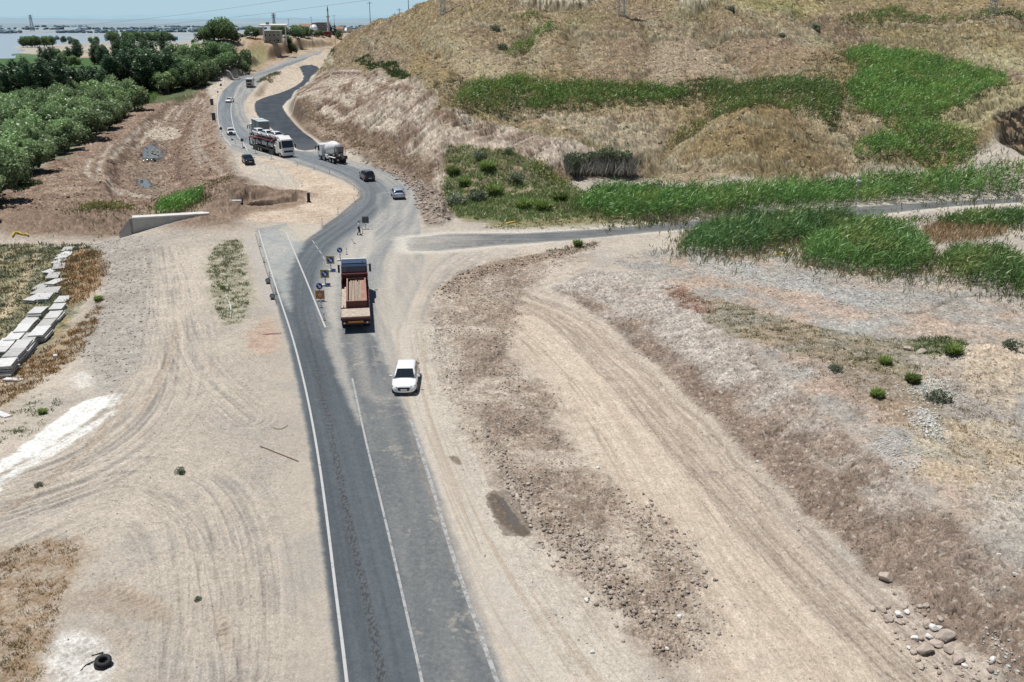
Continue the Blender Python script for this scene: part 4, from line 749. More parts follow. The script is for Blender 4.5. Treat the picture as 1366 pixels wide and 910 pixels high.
reeds([(690,212),(715,212),(745,226),(768,244),(755,246),(725,236)], 1.0, 7, 'bright yellowish green weed streak sloping below the pale cliff', (.085,.13,.03))
reeds([(760,262),(800,250),(850,248),(900,252),(1000,243),(1100,240),(1200,231),(1290,222),(1366,215),(1500,205),(1500,246),(1366,253),(1280,260),(1140,273),(1050,280),(960,287),(930,288),(890,280),(830,286),(780,276)], 2.5, 5.5, 'long reed bed along the far side of the side road', (.05,.125,.03))
reeds([(898,320),(935,298),(1000,284),(1060,278),(1110,281),(1150,290),(1120,300),(1060,312),(1010,326),(960,329),(920,329)], 2.3, 9, 'dark green reed bed on the near side of the road, leftmost of its row', (.038,.095,.028), wl=.10)
reeds([(1065,322),(1090,304),(1160,290),(1220,308),(1240,332),(1235,350),(1180,354),(1110,347),(1070,337)], 2.4, 10, 'rounded bushy reed mass in the middle of the near reed row', (.048,.115,.03), wl=.10)
reeds([(1242,340),(1290,324),(1340,330),(1366,348),(1425,372),(1425,402),(1366,384),(1310,372),(1252,358)], 2.1, 9, 'lowest reed mass at the right, behind the pale stones', (.045,.10,.028), wl=.10)
reeds([(1235,292),(1300,281),(1366,280),(1450,282),(1450,303),(1366,298),(1290,298)], 1.6, 9, 'dark reed clump between the road and the dry grass at the right', (.038,.09,.026))
reeds([(1150,294),(1200,290),(1240,290),(1235,298),(1180,300)], .8, 8, 'low reed fringe under the lamp pole beside the road', (.05,.11,.03))
reeds([(195,278),(225,262),(262,252),(275,252),(262,266),(235,280),(205,284)], 1.8, 8, 'bright green reed clump behind the concrete wall', (.05,.14,.03))
reeds([(92,288),(105,272),(150,270),(180,277),(190,286),(160,286),(110,288)], 1.3, 6, 'olive reed clump left of the concrete wall', (.10,.13,.045))
reeds([(180,140),(215,122),(215,115),(190,120),(175,130)], 1.2, 3, 'bright green reeds between the willow thicket and the grove', (.05,.13,.03))
tufts_dry = (.38,.31,.19)
# dry grass beside the reeds
for poly, h, dens, col, lab_ in [([(930,285),(935,275),(990,274),(1010,284),(985,290),(920,288)], .9, 8, (.46,.42,.30), 'pale feathery dry grass at the edge of the long reed bed'),
        ([(828,288),(850,276),(925,278),(930,290),(880,293)], .9, 8, (.46,.42,.30), 'pale straw grass strip beside the far road edge'),
        ([(1225,305),(1260,293),(1340,296),(1345,310),(1280,322),(1240,322)], 1.0, 8, (.40,.29,.17), 'orange brown dry grass between the right reed clumps'),
        ([(985,322),(1000,310),(1060,300),(1070,312),(1020,326)], .9, 7, (.40,.36,.22), 'pale dry stalks in front of the left reed bed'),
        ([(1000,345),(1060,340),(1070,330),(1030,330)], .5, 3, (.30,.30,.16), 'low weeds at the foot of the near reeds')]:
    n = int(area(poly, .3)*dens); x, y = sample(poly, n, up=.3); stuff(tufts('dry_grass', x, y, h, .18, 4, .07, col, .25, mt_dry, (.15,-.1), .6), lab_, 'dry grass')
# hillside dry tufts and small scrub
n = 42000; hx, hy = sample([tuple(p) for p in hillW[:17]]+[(180,220),(270,430),(-20,430),(-70,450),(-110,430)], n, world=True, smooth=0)
m = (hy < 430)&(perlin(hx*.25, hy*.25, 151)+.5*perlin(hx*1., hy*1., 152)+RS.uniform(-.5,.5,len(hx)) > -.1); hx, hy = hx[m], hy[m]
cc = vmix(np.array([.44,.39,.27]), np.array([.26,.215,.13]), .5+fbm(hx*.06, hy*.06, 3, 153)*2+RS.uniform(-.4,.4,len(hx)))
stuff(tufts('hillside_grass', hx, hy, .34, .16, 4, .12, cc, .22, mt_dry, (.1,0), .35), 'dry straw coloured grass tufts covering the hillside', 'dry grass')
m = (RS.uniform(size=len(hx)) < .14)|((perlin(hx*.06, hy*.06, 154) > .2)&(RS.uniform(size=len(hx)) < .22)); stuff(tufts('hillside_scrub', hx[m], hy[m], .42, .24, 8, .17, (.075,.078,.04), .35, mt_reed, (0,0), .3), 'small dark scrub plants dotted over the hillside', 'scrub')
m = RS.uniform(size=len(hx)) < .05; x, y = hx[m], hy[m]; stuff(stones('hillside_stones', x, y, RS.uniform(.15,.5,len(x)), np.tile([.33,.28,.23], (len(x),1))*RS.uniform(.7,1.2,(len(x),1)), mt_stone), 'small loose stones scattered on the hillside', 'stones')
# weeds, verges
def weeds(poly, dens, h, col, label, nb=6, spread=.1, wd=.05, name='weeds', cat='weeds', lean=(.05,0), stiff=.35, mat=None, thr=-.2, nf=.8):
    n = int(area(poly)*dens); x, y = sample(poly, n); m = perlin(x*nf, y*nf, 161)+RS.uniform(-.4,.4,len(x)) > thr; x, y = x[m], y[m]
    if len(x) < 3: return
    return stuff(tufts(name, x, y, h, spread, nb, wd, col, .35, mat or mt_reed, lean, stiff), label, cat)
weeds([(590,222),(600,195),(650,200),(700,215),(760,242),(790,262),(850,285),(700,298),(640,294),(600,288)], 4.5, .75, (.24,.31,.12), 'mixed green weeds on the slope between the cliff and side road', 8, .28, .13, thr=-.1)
weeds([(590,222),(600,195),(650,200),(700,215),(760,242),(790,262),(850,285),(700,298),(640,294),(600,288)], 1.2, .5, (.30,.26,.14), 'dry stalks among the weeds below the cliff', 6, .2, .09, 'dry_grass', 'dry grass', mat=mt_dry)
weeds([(640,302),(700,296),(860,289),(925,292),(900,296),(760,304),(650,307)], 7, .22, (.13,.14,.06), 'low green verge weeds along the side road', 5, .1, .06)
weeds([(275,350),(292,322),(320,320),(328,350),(334,385),(328,420),(306,440),(286,410)], 9, .32, (.16,.19,.08), 'grey green weed patch between the dirt track and the old road', 8, .12, .05, thr=-.05)
weeds([(285,345),(300,322),(322,320),(330,345),(315,370)], 6, .35, (.38,.36,.25), 'pale dry weeds at the top of the roadside weed patch', 7, .12, .05, 'dry_grass', 'dry grass', mat=mt_dry)
weeds([(-60,330),(100,325),(135,330),(118,370),(60,430),(0,470),(-60,500)], 3.0, .5, (.15,.17,.105), 'grey green field scrub behind the concrete slabs', 9, .22, .09, thr=-.1)
weeds([(-60,330),(100,325),(135,330),(118,370),(60,430),(0,470),(-60,500)], 2.0, .35, (.27,.24,.11), 'yellowing grass in the field behind the slabs', 6, .2, .07, 'dry_grass', 'dry grass', mat=mt_dry, thr=-.1)
weeds([(88,345),(130,332),(147,352),(140,378),(105,412),(85,402),(80,370)], 4, .7, (.38,.26,.14), 'rust brown dry bushes beside the upper slabs', 10, .25, .07, 'dry_grass', 'dry grass', mat=mt_dry, thr=-.3)
weeds([(120,420),(145,390),(120,460),(80,500),(20,530),(-40,570),(-40,520),(60,470)], 12, .36, (.34,.22,.10), 'orange brown dry weeds along the bank below the slabs', 10, .14, .045, 'dry_grass', 'dry grass', mat=mt_dry)
weeds([(0,560),(60,520),(90,540),(60,570),(0,600),(-40,600)], 12, .22, (.13,.18,.07), 'small green weeds beside the white lime strip', 8, .1, .04, thr=.1)
weeds([(-60,770),(0,735),(85,718),(110,735),(90,770),(75,820),(60,900),(0,960),(-100,960)], 22, .22, (.38,.28,.16), 'brown dry weeds in the bottom left corner', 8, .10, .03, 'dry_grass', 'dry grass', mat=mt_dry, thr=-.1)
weeds([(0,860),(55,850),(60,920),(0,960)], 14, .2, (.13,.15,.06), 'green weeds in the bottom left corner', 8, .09, .03, thr=.0)
weeds([(930,410),(960,395),(1060,430),(1180,455),(1280,445),(1300,470),(1200,470),(1240,500),(1150,500),(1060,470),(980,455)], 8, .20, (.11,.13,.05), 'green ground weeds across the gravel terrace', 7, .12, .05, thr=.0)
weeds([(880,385),(960,395),(1060,440),(1200,490),(1290,470),(1366,560),(1366,640),(1240,600),(1150,550),(1040,480),(940,430)], 6, .20, (.33,.26,.155), 'dry brown grass on the gravel terrace', 7, .12, .045, 'dry_grass', 'dry grass', mat=mt_dry, thr=-.1)
weeds([(1200,560),(1366,560),(1420,700),(1290,660)], 6, .16, (.40,.33,.20), 'sparse straw grass at the right edge', 6, .12, .04, 'dry_grass', 'dry grass', mat=mt_dry, thr=.0)
weeds([(1205,450),(1290,450),(1290,480),(1230,482)], 12, .28, (.08,.14,.035), 'bright green weed patch on the gravel terrace', 8, .14, .05)
weeds([(1280,335),(1366,350),(1366,375),(1260,360)], 5, .3, (.10,.13,.05), 'weeds between the pale stones and reeds', 7, .12, .05)
weeds([(890,340),(940,332),(1240,352),(1366,385),(1366,440),(1200,430),(1000,390),(900,375)], 2.2, .14, (.22,.21,.14), 'thin grey weeds on the stony flat', 5, .12, .04, thr=.05)
weeds([(720,335),(760,330),(800,322),(790,332),(750,342)], 8, .4, (.14,.15,.07), 'weeds at the corner of the works area', 8, .15, .05)
weeds([(880,385),(905,380),(940,400),(955,420),(920,418)], 9, .18, (.24,.11,.05), 'rust red dry plants on the edge of the terrace', 7, .12, .05, 'dry_grass', 'dry grass', mat=mt_dry)
weeds([(470,80),(500,84),(540,92),(560,108),(530,106),(490,96)], 3, 1.0, (.07,.12,.035), 'green gully weeds behind the crest of the road cut', 8, .3, .14)
weeds([(355,98),(375,93),(372,100),(352,112),(340,118)], 2, .8, (.17,.17,.09), 'roadside weeds between the old road and fresh asphalt', 8, .3, .14)
weeds([(432,84),(440,70),(446,66),(450,72),(440,80)], 2, .9, (.06,.09,.03), 'dark weeds at the toe of the hill beside the far road', 8, .3, .16)
weeds([(400,150),(450,182),(520,222),(560,250),(565,235),(520,205),(450,165),(410,142)], 1.6, .5, (.27,.22,.12), 'dry weeds along the foot of the road cut', 7, .25, .1, 'dry_grass', 'dry grass', mat=mt_dry)
weeds([(15,262),(40,250),(60,245),(40,240),(10,240)], 3, .8, (.05,.11,.03), 'green plants at the edge of the willow thicket', 8, .3, .12)
weeds([(255,262),(280,240),(320,236),(300,250)], 3, .6, (.30,.25,.15), 'dry weeds on the embankment above the culvert', 7, .2, .08, 'dry_grass', 'dry grass', mat=mt_dry)
weeds([(900,112),(950,108),(960,128),(925,148),(890,145)], 2.5, .9, (.12,.15,.05), 'olive weeds in the gap between the two long hillside strips', 8, .3, .13)
weeds([(1050,95),(1130,60),(1160,55),(1130,105),(1100,112)], 1.5, .6, (.16,.17,.07), 'thin olive weeds along the left rim of the gully', 7, .3, .12)
weeds([(1080,135),(1110,135),(1125,165),(1110,185),(1095,160)], 2.0, .8, (.09,.11,.045), 'dark weeds hanging below the second hillside strip', 8, .3, .13)
weeds([(1180,215),(1260,218),(1290,214),(1280,222),(1150,228)], 2.5, .7, (.20,.22,.06), 'yellow green weeds between gully and roadside reeds', 7, .25, .11)
weeds([(1170,20),(1300,28),(1366,30),(1366,60),(1250,60)], .7, .5, (.14,.14,.06), 'olive scrub on the upper right slope', 7, .25, .12, 'scrub', 'scrub')
weeds([(560,120),(610,110),(640,140),(690,155),(640,160),(590,148)], 1.6, .6, (.16,.17,.08), 'grey green weeds at the left tip of the long hillside strip', 7, .25, .12)
fw = [(RS.uniform(-1400,-1180), 2350) for _ in range(60)]+[(RS.uniform(-1120,-700), 2420) for _ in range(130)]+[(RS.uniform(-1650,-300), 2900) for _ in range(300)]+[(RS.uniform(-2000,-200), 3500) for _ in range(260)]+[(RS.uniform(-800,-560), 1650) for _ in range(25)]
x = np.array([q[0] for q in fw]); y = np.array([q[1] for q in fw])+RS.normal(0, 25, len(fw)); kp = perlin(x*.008, y*.001, 230) > -.25; x, y = x[kp], y[kp]; stuff(stones('far_woods', x, y, RS.uniform(8, 18, len(x)), np.array([.125,.18,.215])*RS.uniform(.85,1.15,(len(x),1)), mt_stone, .6, .2), 'blue grey lines of distant trees round the far lake', 'woods')  # blue grey tint is distance haze put into the tree colour
# ---- stones
def gravel(poly, dens, smin, smax, col, label, var=.25, name='loose_stones', thr=-9, pw=2.5, warm=.0, nf=.8):
    n = int(area(poly)*dens); x, y = sample(poly, n); x = x+RS.normal(0, .35, len(x)); y = y+RS.normal(0, .6, len(y))
    if thr > -5: m = perlin(x*nf, y*nf, 171)+RS.uniform(-.35,.35,len(x)) > thr; x, y = x[m], y[m]
    n = len(x); s = smin+(smax-smin)*RS.uniform(size=n)**pw; c = np.array(col)*(1+RS.uniform(-var, var, (n, 1)))
    return stuff(stones(name, x, y, s, np.clip(c, .02, .8), mt_stone), label, 'stones')
rubP = [(582,390),(610,368),(660,352),(720,342),(760,352),(700,385),(690,420),(680,470),(700,500),(760,540),(720,560),(770,600),(820,650),(880,700),(940,770),(962,830),(950,870),(890,880),(830,830),(770,775),(720,730),(690,680),(650,610),(610,560),(590,500),(572,440)]
gravel(rubP, 26, .04, .20, (.36,.30,.25), 'broken brown earth clods and stones beside the road', .35, 'rubble', .05, 3.4, nf=.35)
gravel([(640,570),(650,610),(690,660),(720,715),(760,770),(820,820),(870,870),(890,890),(930,870),(870,800),(800,735),(745,690),(705,650),(670,600)], 22, .05, .30, (.37,.31,.26), 'coarse stones along the edge of the works area', .35, 'rubble', -.35, 2.4)
gravel([(850,650),(900,700),(945,770),(965,830),(945,870),(900,830),(870,760),(840,700)], 20, .05, .26, (.35,.295,.25), 'coarse stones on the right edge of the rubble field', .35, 'rubble', -.3, 2.6)
gravel([(640,400),(775,408),(900,520),(1080,690),(1366,923),(1366,1000),(700,1000),(560,440)], 4.5, .03, .12, (.42,.36,.30), 'small pale stones on the graded earth', .3, 'pebbles', .0, 4)
gravel([(0,700),(150,560),(300,480),(370,480),(440,905),(0,960)], 5, .02, .09, (.36,.32,.28), 'pebbles scattered over the left yard', .35, 'pebbles', .0, 3)
gravel([(118,325),(200,312),(205,380),(200,450),(170,520),(120,520),(105,440),(145,380)], 9, .05, .22, (.34,.32,.29), 'grey gravel on the mound beside the dirt track', .3, 'gravel', -.2, 3)
gravel([(905,345),(960,340),(1080,365),(1240,375),(1300,420),(1200,430),(1040,395),(940,375)], 7, .06, .24, (.46,.45,.42), 'pale grey pebbles on the stony flat', .25, 'gravel', -.15, 3)
gravel([(1215,545),(1245,545),(1262,580),(1240,587),(1225,570)], 60, .06, .22, (.60,.60,.57), 'white stone chips in a small heap on the terrace', .2, 'gravel', -9, 2)
gravel([(1205,518),(1255,500),(1285,530),(1262,540),(1215,530)], 30, .05, .2, (.58,.59,.56), 'white stone chips around the small green bushes', .2, 'gravel', -.3, 2)
gravel([(1155,590),(1200,580),(1235,598),(1230,635),(1190,635)], 30, .04, .18, (.47,.48,.47), 'grey stone chips spread at the top of the slope', .25, 'gravel', -.2, 2)
gravel([(1300,850),(1330,840),(1366,875),(1375,910),(1340,900)], 40, .05, .2, (.46,.47,.44), 'grey green stone chips at the bottom right', .25, 'gravel', -.3, 2)
gravel([(1150,570),(1366,700),(1500,800),(1500,560),(1366,480),(1200,470),(1040,440)], 3.5, .04, .2, (.44,.40,.35), 'small stones on the upper terrace', .3, 'gravel', 0, 3.5)
gravel([(1160,790),(1230,800),(1290,860),(1366,905),(1366,1000),(1280,960),(1200,880)], 18, .04, .30, (.37,.30,.25), 'small rocks between the boulders at the foot of the slope', .3, 'rubble', -.1, 3)
gravel([(500,222),(540,228),(566,248),(590,265),(600,285),(590,300),(568,300),(560,275),(545,248)], 5, .15, .7, (.36,.30,.25), 'rocky spoil along the right side of the diversion', .35, 'rubble', -.3, 2.2)
gravel([(400,160),(440,180),(500,212),(540,228),(556,250),(540,240),(500,222),(440,192)], 2.5, .15, .6, (.36,.29,.23), 'rocky spoil at the foot of the road cut', .35, 'rubble', -.2, 2.5)
gravel([(0,262),(80,255),(140,230),(180,170),(240,130),(280,140),(300,210),(320,240),(250,275),(100,285),(0,290)], .9, .15, .6, (.30,.23,.18), 'clods of earth over the creek works', .3, 'rubble', -.1, 3)
gravel([(1245,352),(1290,358),(1366,380),(1400,392),(1366,388),(1260,366)], 8, .15, .6, (.50,.45,.39), 'pale stones along the foot of the right reeds', .2, 'rubble', -.3, 2)
gravel([(585,392),(610,368),(660,350),(760,335),(800,324),(790,334),(700,352),(630,375),(600,400)], 18, .05, .3, (.23,.18,.14), 'dark crumbled earth around the corner of the works area', .35, 'rubble', -.3, 2.6)
gravel([(735,388),(850,365),(940,405),(1090,535),(1290,695),(1560,880),(1560,1000),(1366,923),(1160,763),(920,533)], 6, .03, .16, (.30,.245,.205), 'crumbling clods and small stones on the cut slope', .35, 'rubble', -.1, 3.5)
gravel([(735,388),(775,408),(850,470),(920,535),(1000,615),(1080,690),(1160,765),(1260,850),(1366,925),(1366,905),(1260,825),(1160,735),(1080,665),(1000,585),(920,505),(850,450),(780,395)], 10, .03, .15, (.36,.29,.24), 'fallen crumbs of earth at the toe of the cut slope', .3, 'rubble', -.1, 3)
# ---- single boulders at the foot of the cut
def rock_mesh(seed, sub_=2):
    bm = bmesh.new(); bmesh.ops.create_icosphere(bm, subdivisions=sub_, radius=.5); rs = np.random.RandomState(seed)
    pl = [(unit(rs.normal(size=3)), rs.uniform(.28,.42)) for _ in range(9)]
    for v in bm.verts:
        c = np.array(v.co[:])
        for nrm, dd in pl:
            t = c.dot(nrm)
            if t > dd: c = c-nrm*(t-dd)
        v.co = Vector(c*(1+rs.uniform(-.03,.03)))
    me = bpy.data.meshes.new('boulder'); bm.to_mesh(me); bm.free(); return me
mt_rock = M('warm_grey_rock', (.44,.37,.31), .95, 0, .25, 3.); mt_rockw = M('pale_limestone', (.66,.64,.60), .9, 0, .12, 3.)
rocks = [(1182,768,.95,'largest lone boulder lying at the foot of the cut slope'),(1236,806,.42,'left of two round rocks touching the foot of the slope'),(1228,805,.35,'small rock hard against the left of the slope foot pair'),
 (1185,824,.52,'round rock at the left edge of the boulder scatter'),(1199,818,.48,'pale wedge rock at the top of the boulder scatter'),(1198,827,.46,'dark topped rock just right of the round left one'),
 (1210,815,.36,'flat rock right of the pale wedge rock'),(1220,835,.30,'small dark rock alone in the middle of the scatter'),(1235,833,.5,'tilted slab rock leaning in the scatter'),
 (1247,836,.55,'pale flat rock below the round pair'),(1254,833,.34,'small rock touching the pale flat rock'),(1221,850,.50,'brightest white rock of the scatter'),
 (1239,847,.45,'brown rock between the white one and the large block'),(1262,850,.95,'large block with a hollow at the right of the scatter'),(1234,867,.85,'broad flat boulder with a dark underside'),
 (1265,866,.6,'dark sided rock below the large block'),(1250,858,.7,'half buried grey rock in the middle of the cluster'),(1278,879,.75,'lowest big boulder of the cluster, shadowed below'),
 (1287,886,.32,'small white rock at the lower end of the cluster'),(1219,869,.36,'small rock left of the broad flat boulder'),(1213,863,.3,'pale small rock at the left of the cluster'),(1230,888,.4,'pair rock low on the left of the cluster'),
 (1164,810,.4,'lone low rock on the compacted strip'),(1255,823,.4,'rock on the foot of the slope above the large block'),(1325,878,.4,'pale rock near the grey green chips'),
 (797,623,.3,'white stone in the middle of the works area'),(780,620,.22,'small white stone left of another in the works area'),(1011,616,.32,'white stone at the toe of the cut slope'),
 (782,799,.38,'pale round stone on the lower rubble edge'),(907,823,.38,'white flat stone on the right of the rubble field'),(890,865,.24,'small white stone at the bottom of the rubble field'),
 (790,868,.26,'white stone on the tyre tracks'),(833,784,.3,'grey stone at the edge of the coarse rubble'),(1355,762,.3,'white stone on the right terrace edge'),(1333,738,.26,'small pale stone on the upper terrace'),
 (1043,333,1.1,'rounded boulder in the low heap before the reeds'),(1228,471,.9,'dark hollow boulder on the gravel terrace'),(1210,466,.8,'brown broken block left of the hollow boulder'),
 (93,886,.0,'')]
for i, (px, py, s, lb) in enumerate(rocks):
    if s == 0: continue
    me = rock_mesh(300+i, 2 if s < .5 else 3); me.materials.append(mt_rockw if ('white' in lb or 'pale' in lb) else mt_rock)
    o = bpy.data.objects.new('boulder' if s >= .5 else 'rock', me); COL.objects.link(o); h = hit(px, py, .1); a = RS.uniform(0, 6.28)
    s *= .8; o.scale = (s*1.25, s*.95, s*.75); o.rotation_euler = (RS.uniform(-.2,.2), RS.uniform(-.2,.2), a); o.location = (h[0], h[1], float(gz(h[0], h[1]))+s*.18); tag(o, lb, 'rock')
# ================================================================== TREES
def crown_arrays(rs, lobes, nleaf, ls, col, up=.25, top=1.55, bot=.28):
    Ps, Ds, Cs = [], [], []; tot = sum(r**2 for _, r, _ in lobes); zs = [c[2] for c, _, _ in lobes]; z0, z1 = min(zs)-1, max(zs)+1
    for c, r, sq in lobes:
        k = max(8, int(nleaf*r*r/tot)); d = unit(rs.normal(size=(k, 3))); rad = r*(.62+.42*rs.uniform(size=k)**.5)*(1+.18*np.sin(d[:,0]*5+c[0])*np.sin(d[:,1]*6+c[1])); p = d*rad[:,None]*np.array([1, 1, sq])+np.array(c)
        f = np.clip((p[:,2]-z0)/(z1-z0), 0, 1); cl = np.array(col)*rs.uniform(.78, 1.22)*((bot+(top-bot)*f)*rs.uniform(.75, 1.25, k))[:,None]  # crown shading painted in: leaves dark low down, light towards the top
        Ps.append(p); Ds.append(unit(d*.6+rs.normal(size=(k, 3))*.7+np.array([0,0,up]))); Cs.append(cl)
    P_, D_, C_ = map(np.concatenate, (Ps, Ds, Cs)); L = ls*rs.uniform(.6, 1.4, len(P_)); return leaves(P_-D_*L[:,None]*.5, D_, L, L*.62, C_)
def mesh_of(name, V, F, cols, mat):
    o = raw(name, V, F, mat, None, np.clip(cols, .004, .8)); me = o.data; bpy.data.objects.remove(o); return me
def tube_arrays(path, rads, nseg=6):
    V = []; F = []; path = [np.array(p, float) for p in path]
    for i, (p, r) in enumerate(zip(path, rads)):
        t = unit(path[min(i+1, len(path)-1)]-path[max(i-1, 0)]); a = np.cross(t, [0, 1, .1]); a = unit(a) if np.linalg.norm(a) > 1e-3 else np.array([1., 0, 0]); b = np.cross(t, a)
        for k in range(nseg): an = 2*math.pi*k/nseg; V.append(p+(a*math.cos(an)+b*math.sin(an))*r)
    for i in range(len(path)-1):
        for k in range(nseg): F.append([i*nseg+k, i*nseg+(k+1) % nseg, (i+1)*nseg+(k+1) % nseg, (i+1)*nseg+k])
    return np.array(V), np.array(F)
def join(parts):
    V = []; F = []; n = 0
    for v, f in parts: V.append(v); F.append(f+n); n += len(v)
    return np.concatenate(V), np.concatenate(F)
mt_bark = M_attr('grey_bark', .9, .2, 8, .2)
def trunk_mesh(rs, h, r, limbs, col=(.16,.12,.09)):
    parts = [tube_arrays([(0,0,-.4),(.05*h*rs.normal()*.3,0,h*.4),(.03*h*rs.normal(),.03*h*rs.normal(),h*.85)], [r, r*.7, r*.25])]
    for i in range(limbs):
        a = rs.uniform(0, 6.28); z = h*rs.uniform(.25, .55); l = h*rs.uniform(.25, .4); parts.append(tube_arrays([(0,0,z),(math.cos(a)*l*.5, math.sin(a)*l*.5, z+l*.4),(math.cos(a)*l, math.sin(a)*l, z+l*.9)], [r*.4, r*.28, r*.08], 5))
    V, F = join(parts); return mesh_of('trunk', V, F, np.tile(col, (len(V), 1)), mt_bark)
def variants(kind, n):
    out = []
    for i in range(n):
        rs = np.random.RandomState(50+i+hash_(kind)); lob = []
        if kind == 'willow':
            for k in range(15):
                a = rs.uniform(0, 6.28); q = 2.6*rs.uniform()**.6; z = 3.9-.55*q*rs.uniform(.5,1.5)+rs.uniform(-1.5, 1.5); lob.append(((math.cos(a)*q, math.sin(a)*q, max(z,1.3)), rs.uniform(.6, 1.45), rs.uniform(.7,1.2)))
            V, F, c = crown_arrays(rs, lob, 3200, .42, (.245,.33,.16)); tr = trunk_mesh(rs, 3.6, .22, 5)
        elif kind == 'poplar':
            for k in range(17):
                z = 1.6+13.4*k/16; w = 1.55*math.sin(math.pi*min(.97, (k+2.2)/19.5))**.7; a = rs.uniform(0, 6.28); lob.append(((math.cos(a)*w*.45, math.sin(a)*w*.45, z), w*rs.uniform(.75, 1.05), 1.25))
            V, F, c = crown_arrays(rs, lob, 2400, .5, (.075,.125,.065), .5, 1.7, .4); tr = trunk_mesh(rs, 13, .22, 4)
        elif kind == 'broad':
            for k in range(16):
                a = rs.uniform(0, 6.28); q = 2.5*rs.uniform()**.6; lob.append(((math.cos(a)*q, math.sin(a)*q, 4.6+rs.uniform(-2., 1.9)-.3*q), rs.uniform(1.0, 1.7), .9))
            V, F, c = crown_arrays(rs, lob, 2600, .5, (.15,.23,.10)); tr = trunk_mesh(rs, 4.6, .25, 5)
        elif kind == 'conifer':
            for k in range(12): z = 1.2+8.2*k/11; w = 2.0*(1-k/12.5); a = rs.uniform(0, 6.28); lob.append(((math.cos(a)*.2, math.sin(a)*.2, z), w, .7))
            V, F, c = crown_arrays(rs, lob, 1800, .45, (.028,.05,.027)); tr = trunk_mesh(rs, 8, .2, 0)
        elif kind == 'bush':
            for k in range(8): a = rs.uniform(0, 6.28); q = .45*rs.uniform()**.6; lob.append(((math.cos(a)*q, math.sin(a)*q, .42+rs.uniform(-.15, .25)), rs.uniform(.22, .38), 1.))
            k = 620; a = rs.uniform(0, 6.28, k); q = .34*rs.uniform(size=k)**.6; P0 = np.stack([np.cos(a)*q, np.sin(a)*q, rs.uniform(0, .45, k)], -1); D0 = unit(np.stack([np.cos(a)*.5+rs.normal(0,.35,k), np.sin(a)*.5+rs.normal(0,.35,k), rs.uniform(.4,1.3,k)], -1))
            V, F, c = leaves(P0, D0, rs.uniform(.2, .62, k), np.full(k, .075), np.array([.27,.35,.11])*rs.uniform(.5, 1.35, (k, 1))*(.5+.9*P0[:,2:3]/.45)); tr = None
        elif kind == 'greybush':
            for k in range(8): a = rs.uniform(0, 6.28); q = .45*rs.uniform()**.6; lob.append(((math.cos(a)*q, math.sin(a)*q, .40+rs.uniform(-.15, .2)), rs.uniform(.22, .38), .9))
            V, F, c = crown_arrays(rs, lob, 700, .13, (.22,.26,.17), .5); tr = None
        out.append((mesh_of('crown' if tr else 'foliage', V, F, c, mt_leaf), tr))
    return out
def hash_(s): return sum(ord(c)*(i+1) for i, c in enumerate(s)) % 997
VAR = {k: variants(k, n) for k, n in (('willow',5),('poplar',4),('broad',4),('conifer',2),('bush',3),('greybush',3))}
def tree(name, kind, x, y, s, sz, label, cat, group, yaw=None, z=None):
    cm, tm = VAR[kind][RS.randint(len(VAR[kind]))]; zz = float(gz(x, y)) if z is None else z
    if tm is None:
        o = bpy.data.objects.new(name, cm); o.location = (x, y, zz-.05); o.scale = (s, s, sz); o.rotation_euler = (0, 0, RS.uniform(0, 6.28)); COL.objects.link(o); return tag(o, label, cat, group)
    e = bpy.data.objects.new(name, None); COL.objects.link(e); e.location = (x, y, zz-.1); e.rotation_euler = (0, 0, RS.uniform(0, 6.28)); e.scale = (s, s, sz); tag(e, label, cat, group)
    c = bpy.data.objects.new('crown', cm); COL.objects.link(c); c.parent = e
    t = bpy.data.objects.new('trunk', tm); COL.objects.link(t); t.parent = e
    return e
def spaced(poly, n, dmin, world=False):
    x, y = sample(poly, n*30, world, smooth=0); out = []
    for a, b in zip(x, y):
        if all((a-c)**2+(b-d)**2 > dmin*dmin for c, d in out): out.append((a, b))
        if len(out) >= n: break
    return out
WL, WG = 'grey green willow in the dense thicket beside the creek works', 'willows of the thicket left of the creek bed'
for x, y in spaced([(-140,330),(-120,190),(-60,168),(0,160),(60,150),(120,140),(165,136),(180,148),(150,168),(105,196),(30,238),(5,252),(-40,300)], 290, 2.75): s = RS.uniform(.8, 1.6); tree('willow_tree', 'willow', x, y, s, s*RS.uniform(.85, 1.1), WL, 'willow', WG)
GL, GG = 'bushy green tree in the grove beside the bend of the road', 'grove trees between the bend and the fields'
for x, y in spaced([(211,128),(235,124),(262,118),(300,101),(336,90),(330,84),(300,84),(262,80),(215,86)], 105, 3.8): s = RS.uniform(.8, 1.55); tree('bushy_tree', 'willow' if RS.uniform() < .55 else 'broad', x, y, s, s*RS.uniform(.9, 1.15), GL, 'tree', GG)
PG = {'a': ('tall dark poplar in the front left row', 'tall poplars of the front left row'), 'b': ('shorter dark poplar in the gap between two tall rows', 'shorter poplars between the tall rows'), 'c': ('tall dark poplar of the row beside the grove', 'tall poplars beside the grove'), 'd': ('dark poplar in the line beyond the green field', 'poplars beyond the green field')}
def row(key, pts, n, h, jx=2.2, jy=4):
    w = W(pts); t = np.linspace(0, 1, n); seg = np.concatenate([[0], np.cumsum(np.hypot(*np.diff(w, axis=0).T))]); q = t*seg[-1]
    for a, b in zip(np.interp(q, seg, w[:,0]), np.interp(q, seg, w[:,1])):
        s = h/16*RS.uniform(.85, 1.1); tree('poplar_tree', 'poplar', a+RS.normal(0, jx), b+RS.normal(0, jy), s*1.75*RS.uniform(.9,1.2), s, PG[key][0], 'poplar', PG[key][1])
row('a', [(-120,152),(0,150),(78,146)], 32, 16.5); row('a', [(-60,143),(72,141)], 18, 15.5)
row('b', [(80,132),(148,129)], 20, 11.5); row('c', [(150,126),(212,122)], 20, 16.5); row('c', [(165,118),(212,114)], 12, 16.5)
